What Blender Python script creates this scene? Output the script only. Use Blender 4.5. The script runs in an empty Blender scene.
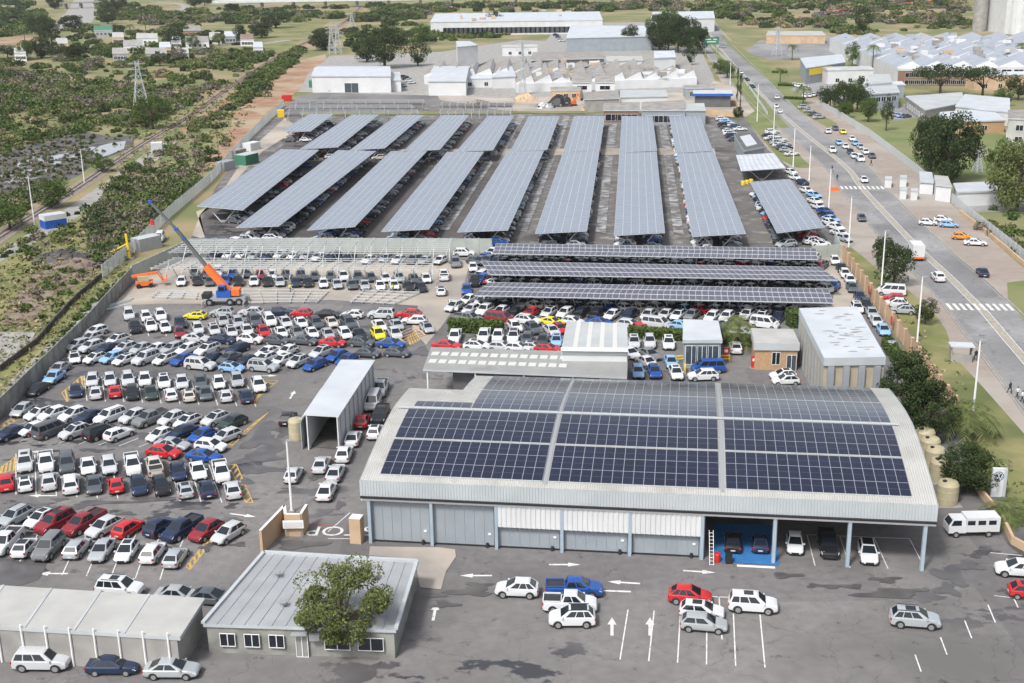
import bpy, math, random, zlib
import numpy as np
from mathutils import Vector
from mathutils.geometry import tessellate_polygon
random.seed(7)
rng = np.random.default_rng(7)
sc = bpy.context.scene
rad = math.radians
# ---------------------------------------------------------------- camera
FL, CX, CY, H = 1250., 512., 341.5, 60.
PT = math.atan((341.5 + 58) / FL); RL = 0.017
cp, sp, ca, sa = math.cos(PT), math.sin(PT), math.cos(RL), math.sin(RL)
FW = Vector((0, cp, -sp)); RT = Vector((ca, -sp * sa, -cp * sa)); UP = Vector((sa, sp * ca, cp * ca))
cam = bpy.data.objects.new('camera', bpy.data.cameras.new('camera'))
sc.collection.objects.link(cam); sc.camera = cam
cam.data.sensor_width = 36; cam.data.lens = FL / 1024 * 36
cam.data.clip_start = 1; cam.data.clip_end = 12000
from mathutils import Matrix
cam.matrix_world = Matrix(((RT.x, UP.x, -FW.x, 0), (RT.y, UP.y, -FW.y, 0), (RT.z, UP.z, -FW.z, H), (0, 0, 0, 1)))
# ---------------------------------------------------------------- light
w = bpy.data.worlds.new('World'); sc.world = w; w.use_nodes = True
nt = w.node_tree; bg = nt.nodes['Background']
SUN_EL, SUN_AZ = 52, 215          # azimuth of the sun, clockwise from +Y
sky = nt.nodes.new('ShaderNodeTexSky'); sky.sky_type = 'NISHITA'; sky.sun_disc = False
sky.sun_elevation = rad(SUN_EL); sky.sun_rotation = rad(SUN_AZ)
sky.air_density = 1.0; sky.dust_density = 4.0; sky.ozone_density = 1.0
hs = nt.nodes.new('ShaderNodeHueSaturation'); hs.inputs['Saturation'].default_value = 0.42
nt.links.new(sky.outputs[0], hs.inputs['Color']); nt.links.new(hs.outputs[0], bg.inputs[0])
bg.inputs[1].default_value = 0.13
sl = bpy.data.lights.new('sun', 'SUN'); sl.energy = 2.1; sl.angle = rad(9); sl.color = (1, .985, .96)
so = bpy.data.objects.new('sun', sl); sc.collection.objects.link(so)
sdir = Vector((math.sin(rad(SUN_AZ)) * math.cos(rad(SUN_EL)), math.cos(rad(SUN_AZ)) * math.cos(rad(SUN_EL)), math.sin(rad(SUN_EL))))
so.rotation_euler = sdir.to_track_quat('Z', 'Y').to_euler()
sc.view_settings.view_transform = 'Standard'; sc.view_settings.look = 'None'
sc.view_settings.gamma = 1; sc.view_settings.use_curve_mapping = False
sc.view_settings.exposure = 0.57
sc.cycles.max_bounces = 5; sc.cycles.diffuse_bounces = 3; sc.cycles.glossy_bounces = 2
sc.cycles.transparent_max_bounces = 4; sc.cycles.volume_bounces = 0
sc.cycles.use_denoising = True

# ---------------------------------------------------------------- helpers
def G(x, y, z=0.):
    """ground point under the ray of the surveyed map point (x, y), on the level z"""
    d = FW + RT * ((x - CX) / FL) + UP * ((CY - y) / FL)
    t = (z - H) / d.z
    return Vector((d.x * t, d.y * t, z))
def PX(v):
    q = Vector(v) - Vector((0, 0, H)); w_ = q.dot(FW)
    return CX + FL * q.dot(RT) / w_, CY - FL * q.dot(UP) / w_
def head(x, y, dx, dy):
    a, b = G(x, y), G(x + dx, y + dy); return math.atan2(b.y - a.y, b.x - a.x)
def srgb(r, g, b): return tuple(((c / 255) / 12.92 if c / 255 <= .04045 else ((c / 255 + .055) / 1.055) ** 2.4) for c in (r, g, b))
M = {}
def mat(name, c1, c2=None, scale=1., rough=.8, bump=0., spec=.5, metal=0., coat=0., detail=4, contrast=(.35, .65), mode='pos', c3=None, scale3=.05, con3=(.45, .62), island=0.):
    m = bpy.data.materials.new(name); m.use_nodes = True; n = m.node_tree; b = n.nodes['Principled BSDF']
    b.inputs['Roughness'].default_value = rough; b.inputs['Metallic'].default_value = metal
    b.inputs['Specular IOR Level'].default_value = spec; b.inputs['Coat Weight'].default_value = coat
    b.inputs['Coat Roughness'].default_value = .08
    b.inputs['Base Color'].default_value = (*c1, 1)
    if mode == 'pos':
        src = n.nodes.new('ShaderNodeNewGeometry').outputs['Position']
    else:
        src = n.nodes.new('ShaderNodeTexCoord').outputs['Object' if mode == 'obj' else 'UV']
    last = None
    if c2 is not None:
        tx = n.nodes.new('ShaderNodeTexNoise'); tx.inputs['Scale'].default_value = scale; tx.inputs['Detail'].default_value = detail
        n.links.new(src, tx.inputs['Vector'])
        mr = n.nodes.new('ShaderNodeMapRange'); mr.inputs[1].default_value = contrast[0]; mr.inputs[2].default_value = contrast[1]
        n.links.new(tx.outputs[0], mr.inputs[0])
        mx = n.nodes.new('ShaderNodeMix'); mx.data_type = 'RGBA'; mx.inputs[6].default_value = (*c1, 1); mx.inputs[7].default_value = (*c2, 1)
        n.links.new(mr.outputs[0], mx.inputs[0]); last = mx.outputs[2]
        if bump:
            bp = n.nodes.new('ShaderNodeBump'); bp.inputs['Strength'].default_value = bump; bp.inputs['Distance'].default_value = .1
            n.links.new(tx.outputs[0], bp.inputs['Height']); n.links.new(bp.outputs[0], b.inputs['Normal'])
    if c3 is not None:
        t3 = n.nodes.new('ShaderNodeTexNoise'); t3.inputs['Scale'].default_value = scale3; t3.inputs['Detail'].default_value = 5
        t3.inputs['Roughness'].default_value = .6; t3.inputs['Distortion'].default_value = .4
        n.links.new(src, t3.inputs['Vector'])
        m3 = n.nodes.new('ShaderNodeMapRange'); m3.inputs[1].default_value = con3[0]; m3.inputs[2].default_value = con3[1]
        n.links.new(t3.outputs[0], m3.inputs[0])
        x3 = n.nodes.new('ShaderNodeMix'); x3.data_type = 'RGBA'; x3.inputs[7].default_value = (*c3, 1)
        if last: n.links.new(last, x3.inputs[6])
        else: x3.inputs[6].default_value = (*c1, 1)
        n.links.new(m3.outputs[0], x3.inputs[0]); last = x3.outputs[2]
    if island:
        g = n.nodes.new('ShaderNodeNewGeometry'); hv = n.nodes.new('ShaderNodeHueSaturation')
        mr = n.nodes.new('ShaderNodeMapRange'); mr.inputs[3].default_value = 1 - island; mr.inputs[4].default_value = 1 + island
        n.links.new(g.outputs['Random Per Island'], mr.inputs[0]); n.links.new(mr.outputs[0], hv.inputs['Value'])
        if last: n.links.new(last, hv.inputs['Color'])
        else: hv.inputs['Color'].default_value = (*c1, 1)
        last = hv.outputs[0]
    if last: n.links.new(last, b.inputs['Base Color'])
    M[name] = m; return m
def nodes_of(m): return m.node_tree.nodes, m.node_tree.links, m.node_tree.nodes['Principled BSDF']

# ground materials
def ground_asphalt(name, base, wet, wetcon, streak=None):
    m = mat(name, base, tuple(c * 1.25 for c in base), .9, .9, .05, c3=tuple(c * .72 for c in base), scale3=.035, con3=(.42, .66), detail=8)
    n, l, b = nodes_of(m)
    src = n.new('ShaderNodeNewGeometry').outputs['Position']
    def mulc(fac, colr, amt):
        x = n.new('ShaderNodeMix'); x.data_type = 'RGBA'; x.blend_type = 'MULTIPLY'; x.inputs[7].default_value = (*colr, 1); l.new(b.inputs['Base Color'].links[0].from_socket, x.inputs[6])
        k = n.new('ShaderNodeMath'); k.operation = 'MULTIPLY'; k.inputs[1].default_value = amt; l.new(fac, k.inputs[0]); l.new(k.outputs[0], x.inputs[0]); l.new(x.outputs[2], b.inputs['Base Color'])
    wv = n.new('ShaderNodeTexNoise'); wv.inputs['Scale'].default_value = .5; l.new(src, wv.inputs['Vector'])
    ad = n.new('ShaderNodeVectorMath'); ad.operation = 'MULTIPLY_ADD'; ad.inputs[1].default_value = (2.5, 2.5, 0); l.new(wv.outputs['Color'], ad.inputs[0]); l.new(src, ad.inputs[2])
    vo = n.new('ShaderNodeTexVoronoi'); vo.feature = 'DISTANCE_TO_EDGE'; vo.inputs['Scale'].default_value = .13; l.new(ad.outputs[0], vo.inputs['Vector'])
    ck = n.new('ShaderNodeMapRange'); ck.inputs[1].default_value = .0; ck.inputs[2].default_value = .008; ck.inputs[3].default_value = 1; ck.inputs[4].default_value = 0; l.new(vo.outputs['Distance'], ck.inputs[0]); mulc(ck.outputs[0], (.45, .45, .45), .5)
    oil = n.new('ShaderNodeTexNoise'); oil.inputs['Scale'].default_value = .55; oil.inputs['Detail'].default_value = 7; oil.inputs['Roughness'].default_value = .7; l.new(src, oil.inputs['Vector'])
    ok_ = n.new('ShaderNodeMapRange'); ok_.inputs[1].default_value = .60; ok_.inputs[2].default_value = .67; l.new(oil.outputs[0], ok_.inputs[0]); mulc(ok_.outputs[0], (.42, .41, .42), .8)
    pt = n.new('ShaderNodeTexVoronoi'); pt.inputs['Scale'].default_value = .045; pt.distance = 'CHEBYCHEV'; l.new(src, pt.inputs['Vector'])
    pc = n.new('ShaderNodeSeparateColor'); l.new(pt.outputs['Color'], pc.inputs[0]); pk = n.new('ShaderNodeMapRange'); pk.inputs[1].default_value = .55; pk.inputs[2].default_value = .6; l.new(pc.outputs[0], pk.inputs[0]); mulc(pk.outputs[0], (.84, .84, .86), 1.)
    mp = n.new('ShaderNodeMapping'); mp.inputs['Scale'].default_value = (.16, .26, 1); l.new(src, mp.inputs[0])
    t = n.new('ShaderNodeTexNoise'); t.inputs['Scale'].default_value = 1; t.inputs['Detail'].default_value = 6; t.inputs['Roughness'].default_value = .62
    l.new(mp.outputs[0], t.inputs['Vector'])
    r = n.new('ShaderNodeMapRange'); r.inputs[1].default_value = wetcon; r.inputs[2].default_value = wetcon + .025
    l.new(t.outputs[0], r.inputs[0])
    big = n.new('ShaderNodeTexNoise'); big.inputs['Scale'].default_value = .02; l.new(src, big.inputs['Vector'])
    cut = n.new('ShaderNodeMapRange'); cut.inputs[1].default_value = .47; cut.inputs[2].default_value = .56; l.new(big.outputs[0], cut.inputs[0])
    mul = n.new('ShaderNodeMath'); mul.operation = 'MULTIPLY'; l.new(r.outputs[0], mul.inputs[0]); l.new(cut.outputs[0], mul.inputs[1])
    mx = n.new('ShaderNodeMix'); mx.data_type = 'RGBA'; mx.inputs[7].default_value = (*wet, 1)
    old = b.inputs['Base Color'].links[0].from_socket; l.new(old, mx.inputs[6]); l.new(mul.outputs[0], mx.inputs[0]); l.new(mx.outputs[2], b.inputs['Base Color'])
    rr = n.new('ShaderNodeMapRange'); rr.inputs[3].default_value = .9; rr.inputs[4].default_value = .28; l.new(mul.outputs[0], rr.inputs[0]); l.new(rr.outputs[0], b.inputs['Roughness'])
    return m
ground_asphalt('asphalt', (.162, .154, .151), (.045, .045, .05), .56)
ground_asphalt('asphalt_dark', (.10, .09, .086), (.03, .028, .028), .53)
ground_asphalt('asphalt_road', (.235, .235, .235), (.12, .1, .1), .64)
m = mat('yard', (.135, .127, .12), (.27, .265, .255), .3, .8, .1, detail=10, contrast=(.52, .68), c3=(.06, .054, .05), scale3=.06, con3=(.5, .68))
mat('pale_streak', (.125, .118, .11), (.40, .41, .42), .45, .6, .1, detail=14, contrast=(.42, .62), c3=(.125, .115, .105), scale3=.16, con3=(.48, .66))
mat('sand', (.36, .315, .26), (.25, .23, .21), .12, .95, .1, detail=8, c3=(.42, .37, .31), scale3=.04)
mat('terrain', (.27, .215, .12), (.14, .16, .06), .03, .95, .3, detail=10, contrast=(.38, .55), c3=(.29, .215, .13), scale3=.012, con3=(.52, .66))
mat('grass', (.15, .165, .05), (.235, .21, .095), .12, .95, .3, detail=9, c3=(.1, .12, .04), scale3=.05)
mat('lawn', (.115, .155, .045), (.18, .19, .08), .1, .95, .3, detail=9, c3=(.2, .19, .09), scale3=.03, con3=(.5, .7))
mat('dirt', (.34, .20, .115), (.23, .13, .08), .15, .95, .3, detail=9, c3=(.34, .27, .19), scale3=.05)
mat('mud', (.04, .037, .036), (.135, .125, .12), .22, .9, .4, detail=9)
mat('redmud', (.15, .105, .085), (.24, .19, .15), .3, .9, .4, detail=9)
mat('water', (.34, .36, .38), None, rough=.06)
mat('paving', (.30, .245, .205), (.25, .22, .195), .5, .9, .05, detail=8, c3=(.33, .30, .265), scale3=.05)
mat('concrete', (.33, .32, .30), (.24, .235, .225), .4, .9, .05, detail=8)
mat('conc_wall', (.30, .30, .275), (.19, .19, .175), .5, .9, .1, detail=8)
mat('conc_green', (.40, .43, .40), (.31, .34, .31), .4, .9)
mat('ballast', (.28, .215, .17), (.19, .15, .125), 1.5, .95, .3)
mat('rail', (.17, .095, .06), rough=.5)
mat('line_white', (.62, .62, .6), (.3, .3, .3), 1.8, .8, contrast=(.5, .75))
mat('line_yellow', (.50, .33, .09), (.25, .2, .11), 1.8, .8, contrast=(.5, .75))
mat('line_cream', (.37, .335, .26), (.26, .24, .21), 1.2, .8)
mat('bay_blue', (.03, .17, .42), (.03, .14, .34), 1, .7)
# building materials
mat('wet', (.075, .073, .075), (.11, .105, .103), .5, .35, detail=6)
mat('blue_roof', (.33, .36, .41), (.28, .305, .345), .15, .5, detail=8)
mat('far_roof', (.33, .345, .355), (.27, .28, .29), .3, .6, detail=8)
mat('white_wall', (.60, .61, .62), (.54, .55, .555), .25, .7, detail=6)
mat('white_roof', (.51, .54, .57), (.44, .47, .50), .25, .45, detail=6)
mat('grey_roof', (.44, .46, .47), (.36, .38, .385), .2, .55, detail=7)
mat('pale_roof', (.43, .43, .41), (.36, .355, .34), .3, .6, detail=7)
mat('old_roof', (.30, .285, .265), (.21, .195, .18), .4, .8, detail=8)
mat('shed_roof', (.115, .118, .122), (.085, .087, .09), .3, .7, detail=6)
mat('blue_grey', (.29, .325, .355), (.25, .285, .315), .4, .6, detail=6)
mat('blue_steel', (.36, .44, .50), (.31, .39, .45), .6, .5)
mat('fascia', (.45, .485, .50), (.40, .43, .45), .3, .5)
mat('translucent', (.56, .56, .53), rough=.4)
mat('beige_wall', (.42, .36, .27), (.36, .305, .23), .6, .85, detail=7)
mat('brick', (.46, .30, .17), (.38, .24, .135), 3., .9, detail=8)
mat('tan_wall', (.52, .38, .25), (.44, .31, .20), .4, .9, detail=7)
mat('brown_brick', (.25, .14, .09), (.20, .115, .08), 2., .9)
mat('galv', (.50, .53, .54), rough=.5, metal=.2)
mat('steel', (.42, .44, .46), rough=.5, metal=.5)
mat('steel_white', (.75, .76, .76), rough=.4)
mat('dark', (.018, .018, .02), rough=.6)
mat('glass', (.014, .019, .026), rough=.05, spec=.6)
mat('glass_b', (.05, .07, .085), rough=.1, spec=.8)
mat('rubber', (.016, .016, .016), rough=.8)
mat('rim', (.42, .43, .44), rough=.35, metal=.6)
mat('trim', (.03, .03, .032), rough=.6)
mat('lamp_w', (.75, .77, .78), rough=.15)
mat('lamp_r', (.38, .015, .012), rough=.25)
mat('tank', (.42, .375, .25), (.37, .325, .21), .8, .6)
mat('orange', (.75, .16, .03), rough=.45)
mat('yellow', (.78, .55, .03), rough=.45)
mat('crane_blue', (.02, .10, .42), rough=.4)
mat('red', (.55, .025, .02), rough=.45)
mat('green', (.04, .17, .10), rough=.6)
mat('bark', (.085, .06, .042), (.05, .036, .028), 4, .95)
mat('skin', (.16, .085, .055), rough=.6)
mat('cloth_dark', (.02, .021, .03), rough=.9)
mat('cloth_white', (.6, .6, .6), rough=.9)
mat('cloth_vis', (.5, .65, .05), rough=.8)
mat('cloth_red', (.45, .03, .03), rough=.8)
mat('sign_blue', (.02, .035, .10), rough=.5)
mat('leaf_dark', (.038, .058, .020), rough=.75, spec=.15, island=.3)
mat('leaf_mid', (.075, .112, .030), rough=.7, spec=.12, island=.2)
mat('leaf_olive', (.120, .142, .050), rough=.7, spec=.12, island=.2)
mat('leaf_palm', (.10, .125, .035), rough=.6, spec=.3, island=.5)
mat('leaf_dry', (.235, .205, .115), rough=.8, spec=.2, island=.4)
mat('leaf_grey', (.17, .15, .115), rough=.8, spec=.2, island=.35)
# solar panels : UV counted in panels, light frame grid + fine cell lines
def solar(name, cell, frame, fw, rough, cells=True, rim_rough=.4):
    m = mat(name, cell, None, rough=rough, spec=.6); n, l, b = nodes_of(m)
    uv = n.new('ShaderNodeTexCoord').outputs['UV']
    def grid(nu, nv, width):
        sepx = n.new('ShaderNodeSeparateXYZ'); mp = n.new('ShaderNodeMapping'); mp.inputs['Scale'].default_value = (nu, nv, 1)
        l.new(uv, mp.inputs[0]); l.new(mp.outputs[0], sepx.inputs[0]); outs = []
        for a, wd in ((0, width[0]), (1, width[1])):
            pp = n.new('ShaderNodeMath'); pp.operation = 'PINGPONG'; pp.inputs[1].default_value = .5; l.new(sepx.outputs[a], pp.inputs[0])
            lt = n.new('ShaderNodeMath'); lt.operation = 'LESS_THAN'; lt.inputs[1].default_value = wd; l.new(pp.outputs[0], lt.inputs[0]); outs.append(lt.outputs[0])
        mx = n.new('ShaderNodeMath'); mx.operation = 'MAXIMUM'; l.new(outs[0], mx.inputs[0]); l.new(outs[1], mx.inputs[1]); return mx.outputs[0]
    g1 = grid(1, 1, fw)
    # a little difference from panel to panel
    fl = n.new('ShaderNodeVectorMath'); fl.operation = 'FLOOR'; l.new(uv, fl.inputs[0])
    wn = n.new('ShaderNodeTexWhiteNoise'); l.new(fl.outputs[0], wn.inputs['Vector'])
    mr = n.new('ShaderNodeMapRange'); mr.inputs[3].default_value = .8 if cells else .95; mr.inputs[4].default_value = 1.22 if cells else 1.05; l.new(wn.outputs[0], mr.inputs[0])
    hv = n.new('ShaderNodeHueSaturation'); hv.inputs['Color'].default_value = (*cell, 1); l.new(mr.outputs[0], hv.inputs['Value'])
    col = hv.outputs[0]
    if cells:
        g2 = grid(1, 2, (.0, .012)); c2 = n.new('ShaderNodeMix'); c2.data_type = 'RGBA'; l.new(g2, c2.inputs[0]); l.new(col, c2.inputs[6]); c2.inputs[7].default_value = (.12, .13, .15, 1); col = c2.outputs[2]
    mx = n.new('ShaderNodeMix'); mx.data_type = 'RGBA'; l.new(g1, mx.inputs[0]); l.new(col, mx.inputs[6]); mx.inputs[7].default_value = (*frame, 1)
    l.new(mx.outputs[2], b.inputs['Base Color'])
    rm = n.new('ShaderNodeMapRange'); rm.inputs[3].default_value = rough; rm.inputs[4].default_value = rim_rough; l.new(g1, rm.inputs[0]); l.new(rm.outputs[0], b.inputs['Roughness'])
    return m
solar('solar_hall', (.006, .009, .028), (.30, .32, .35), (.024, .014), .14)
solar('solar_port', (.205, .235, .285), (.38, .40, .44), (.04, .03), .25, cells=False)  # pale blue-grey cell colour has the reflected sky painted into it
for _k in ('solar_hall',):
    M[_k].node_tree.nodes['Principled BSDF'].inputs['Coat Weight'].default_value = .7
solar('solar_cross', (.07, .07, .095), (.50, .50, .53), (.06, .035), .3, cells=False)
def corrugated(name, c, k, amp=.12, rough=.5):
    m = mat(name, c, tuple(v * .85 for v in c), .3, rough, detail=9, c3=(c[0] * .74, c[1] * .70, c[2] * .66), scale3=.35, con3=(.54, .72)); n, l, b = nodes_of(m)
    uv = n.new('ShaderNodeTexCoord').outputs['UV']; s = n.new('ShaderNodeSeparateXYZ'); l.new(uv, s.inputs[0])
    a = n.new('ShaderNodeMath'); a.operation = 'MULTIPLY'; a.inputs[1].default_value = k; l.new(s.outputs[0], a.inputs[0])
    q = n.new('ShaderNodeMath'); q.operation = 'SINE'; l.new(a.outputs[0], q.inputs[0])
    bp = n.new('ShaderNodeBump'); bp.inputs['Strength'].default_value = .6; bp.inputs['Distance'].default_value = amp
    l.new(q.outputs[0], bp.inputs['Height']); l.new(bp.outputs[0], b.inputs['Normal']); return m
corrugated('corr_pale', (.46, .455, .43), 26, .05)
corrugated('corr_white', (.54, .575, .61), 9, .1, .4)
corrugated('corr_grey', (.43, .45, .46), 9)
corrugated('corr_canopy', (.30, .305, .295), 7)
corrugated('corr_office', (.58, .60, .61), 7)
corrugated('corr_front', (.135, .138, .142), 7)

KIDS = {}
# ---- mesh builder
class MB:
    def __init__(s): s.v = []; s.f = []; s.m = []; s.uv = []; s.mats = []
    def mi(s, mt):
        if mt not in s.mats: s.mats.append(mt)
        return s.mats.index(mt)
    def face(s, pts, mt, uv=None):
        b = len(s.v); s.v += [tuple(p) for p in pts]; s.f.append(tuple(range(b, b + len(pts)))); s.m.append(s.mi(mt)); s.uv.append(uv)
    def prism(s, base, z0, z1, mt, top=None, bottom=True, uvs=False):
        n = len(base); area = sum(base[i][0] * base[(i + 1) % n][1] - base[(i + 1) % n][0] * base[i][1] for i in range(n))
        if area < 0: base = base[::-1]
        b = len(s.v); s.v += [(p[0], p[1], z0) for p in base] + [(p[0], p[1], z1) for p in base]
        mi = s.mi(mt); mt2 = s.mi(top or mt)
        for i in range(n):
            j = (i + 1) % n; s.f.append((b + i, b + j, b + n + j, b + n + i)); s.m.append(mi); s.uv.append(None)
        s.f.append(tuple(range(b + n, b + 2 * n))); s.m.append(mt2); s.uv.append(None)
        if bottom: s.f.append(tuple(range(b + n - 1, b - 1, -1))); s.m.append(mi); s.uv.append(None)
    def box(s, c, d, mt, rz=0., top=None):
        """c centre, d full size"""
        cs, sn = math.cos(rz), math.sin(rz); hx, hy = d[0] / 2, d[1] / 2
        base = [(c[0] + x * cs - y * sn, c[1] + x * sn + y * cs) for x, y in ((-hx, -hy), (hx, -hy), (hx, hy), (-hx, hy))]
        s.prism(base, c[2] - d[2] / 2, c[2] + d[2] / 2, mt, top)
    def tube(s, a, b, r0, r1=None, n=6, mt='steel', caps=True):
        a = Vector(a); b = Vector(b); r1 = r0 if r1 is None else r1; d = (b - a).normalized()
        u = d.orthogonal().normalized(); v = d.cross(u); o = len(s.v)
        for p, r in ((a, r0), (b, r1)):
            for i in range(n):
                t = 2 * math.pi * i / n; s.v.append(tuple(p + u * (r * math.cos(t)) + v * (r * math.sin(t))))
        mi = s.mi(mt)
        for i in range(n):
            j = (i + 1) % n; s.f.append((o + i, o + j, o + n + j, o + n + i)); s.m.append(mi); s.uv.append(None)
        if caps:
            s.f.append(tuple(o + n + i for i in range(n))); s.m.append(mi); s.uv.append(None)
            s.f.append(tuple(o + n - 1 - i for i in range(n))); s.m.append(mi); s.uv.append(None)
    def bar(s, a, b, wd, ht, mt):
        """horizontal-ish bar of rectangular section"""
        a = Vector(a); b = Vector(b); d = (b - a).normalized(); side = Vector((-d.y, d.x, 0)).normalized() if abs(d.z) < .99 else Vector((1, 0, 0)); up = side.cross(d) * -1
        side = side * wd / 2; up = up * ht / 2; o = len(s.v)
        for p in (a, b):
            for x, y in ((-1, -1), (1, -1), (1, 1), (-1, 1)): s.v.append(tuple(p + side * x + up * y))
        mi = s.mi(mt)
        for f in ((0, 1, 5, 4), (1, 2, 6, 5), (2, 3, 7, 6), (3, 0, 4, 7), (3, 2, 1, 0), (4, 5, 6, 7)):
            s.f.append(tuple(o + i for i in f)); s.m.append(mi); s.uv.append(None)
    def lathe(s, prof, mt, n=16, c=(0, 0)):
        o = len(s.v)
        for r, z in prof:
            for i in range(n): t = 2 * math.pi * i / n; s.v.append((c[0] + r * math.cos(t), c[1] + r * math.sin(t), z))
        mi = s.mi(mt)
        for k in range(len(prof) - 1):
            for i in range(n):
                j = (i + 1) % n; s.f.append((o + k * n + i, o + k * n + j, o + (k + 1) * n + j, o + (k + 1) * n + i)); s.m.append(mi); s.uv.append(None)
        s.f.append(tuple(o + (len(prof) - 1) * n + i for i in range(n))); s.m.append(mi); s.uv.append(None)
    def mesh(s, name):
        me = bpy.data.meshes.new(name); me.from_pydata(s.v, [], s.f)
        for mt in s.mats: me.materials.append(M[mt])
        me.polygons.foreach_set('material_index', s.m)
        if any(u is not None for u in s.uv):
            ul = me.uv_layers.new(name='UVMap'); k = 0
            for f, u in zip(s.f, s.uv):
                for i in range(len(f)):
                    if u is not None: ul.data[k].uv = u[i]
                    k += 1
        me.update(); return me
    def obj(s, name, parent=None, origin=None, smooth=False, **kw):
        if origin is not None: s.v = [(a - origin[0], b - origin[1], c - origin[2]) for a, b, c in s.v]
        me = s.mesh(name)
        if smooth: me.polygons.foreach_set('use_smooth', [True] * len(me.polygons))
        return link(name, me, parent, **kw) if origin is None or parent else link(name, me, parent, loc=origin, **kw)
def link(name, me, parent=None, loc=None, rz=0., **kw):
    o = bpy.data.objects.new(name, me); sc.collection.objects.link(o)
    if parent is not None: o.parent = parent; KIDS.setdefault(parent.name, []).append(o)
    if loc is not None: o.location = loc
    if rz: o.rotation_euler.z = rz
    tag(o, **kw); return o
def tag(o, label=None, cat=None, group=None, kind=None):
    if label: o['label'] = label
    if cat: o['category'] = cat
    if group: o['group'] = group
    if kind: o['kind'] = kind
    return o
def thing(name, loc, rz=0., **kw): return link(name, None, None, loc, rz, **kw)
def copy_tree(o, loc=None, rz=None, parent=None):
    c = o.copy(); sc.collection.objects.link(c)
    for k in ('label', ):
        if k in c and parent is None: del c[k]
    if parent is not None: c.parent = parent
    if loc is not None: c.location = loc
    if rz is not None: c.rotation_euler.z = rz
    for ch in KIDS.get(o.name, []): copy_tree(ch, parent=c)
    return c
ORD = 'first second third fourth fifth sixth seventh eighth ninth tenth eleventh twelfth thirteenth fourteenth fifteenth sixteenth seventeenth eighteenth nineteenth twentieth twenty-first twenty-second twenty-third twenty-fourth twenty-fifth twenty-sixth twenty-seventh twenty-eighth twenty-ninth thirtieth'.split()
REG = {}
def reg(o, desc, place, group=None):
    REG.setdefault((desc, place), []).append(o)
    o['group'] = group or place
def finish_labels():
    for (desc, place), lst in REG.items():
        lst.sort(key=lambda o: PX(o.matrix_basis.translation)[0])
        for i, o in enumerate(lst):
            o['label'] = f'{desc}, only one {place}' if len(lst) == 1 else f'{ORD[i]} {desc} from the left {place}'
            if 'group' in o and len(lst) == 1 and not o.get('group'): del o['group']
NSH = [0]
def sheet(name, px, z, mt, kind='structure', origin=None, world=False):
    pts = [Vector((p[0], p[1], z)) if world else G(p[0], p[1], 0.) for p in px]
    NSH[0] += 1; z += NSH[0] * .0006 if name != 'terrain' else 0
    for p in pts: p.z = z
    tris = tessellate_polygon([pts]); me = bpy.data.meshes.new(name)
    if tris:
        fs = []
        for t in tris:
            a, b, c = (pts[i] for i in t)
            fs.append(t if (b - a).cross(c - a).z > 0 else t[::-1])
    me.from_pydata([tuple(p) for p in pts], [], fs); me.materials.append(M[mt]); me.update()
    return link(name, me, kind=kind)
def strip(mb, pts, wd, z, mt, side=0., wf=None):
    """ribbon along world pts, width wd, shifted sideways by side"""
    pts = [Vector(p) for p in pts]; L = []; Rr = []
    for i, p in enumerate(pts):
        d = (pts[min(i + 1, len(pts) - 1)] - pts[max(i - 1, 0)]); d.z = 0; d.normalize(); nn = Vector((-d.y, d.x, 0))
        w_ = wf(p) if wf else wd; L.append(p + nn * (side + w_ / 2)); Rr.append(p + nn * (side - w_ / 2))
    for i in range(len(pts) - 1):
        q = [Rr[i], Rr[i + 1], L[i + 1], L[i]]; q = [(a.x, a.y, z) for a in q]; mb.face(q, mt)
def catmull(pts, step=6):
    out = []
    for i in range(len(pts) - 1):
        p0 = pts[max(i - 1, 0)]; p1 = pts[i]; p2 = pts[i + 1]; p3 = pts[min(i + 2, len(pts) - 1)]
        for k in range(step):
            t = k / step; out.append(.5 * ((2 * p1) + (p2 - p0) * t + (2 * p0 - 5 * p1 + 4 * p2 - p3) * t * t + (3 * p1 - p0 - 3 * p2 + p3) * t ** 3))
    out.append(pts[-1]); return out
# ================================================================ ground
sheet('terrain', [(-6000, -600), (6000, -600), (6000, 6000), (-6000, 6000)], 0., 'terrain', world=True)
LOT = [(-60, 470), (0, 419), (60, 359), (112, 304), (132, 280), (190, 250), (203, 215), (214, 190), (236, 160), (262, 128), (282, 108), (300, 96), (330, 90), (700, 90), (745, 118), (768, 150),
       (795, 172), (838, 240), (848, 262), (905, 352), (957, 428), (985, 490), (1010, 540), (1100, 640), (1300, 900), (-600, 900), (-400, 640)]
sheet('parking_lot', LOT, .02, 'asphalt')
sheet('array_yard', [(190, 240), (205, 208), (222, 180), (250, 140), (285, 108), (700, 100), (735, 120), (800, 200), (832, 243), (640, 244)], .04, 'yard')
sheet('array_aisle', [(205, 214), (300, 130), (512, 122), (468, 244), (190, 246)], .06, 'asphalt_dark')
sheet('sandy_track', [(192, 236), (200, 215), (226, 186), (250, 150), (285, 118), (300, 128), (262, 152), (214, 205), (196, 212), (206, 240)], .08, 'sand')
sheet('building_site', [(142, 276), (190, 258), (300, 262), (450, 258), (470, 262), (460, 300), (442, 326), (426, 345), (412, 330), (418, 306), (330, 300), (240, 304), (160, 304), (112, 306)], .04, 'sand')
sheet('building_site', [(810, 262), (838, 250), (856, 290), (862, 320), (830, 312), (836, 285)], .04, 'sand')
sheet('scrap_yard', [(430, 82), (500, 78), (700, 76), (760, 96), (770, 116), (745, 118), (512, 112), (440, 100)], .05, 'sand')
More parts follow.
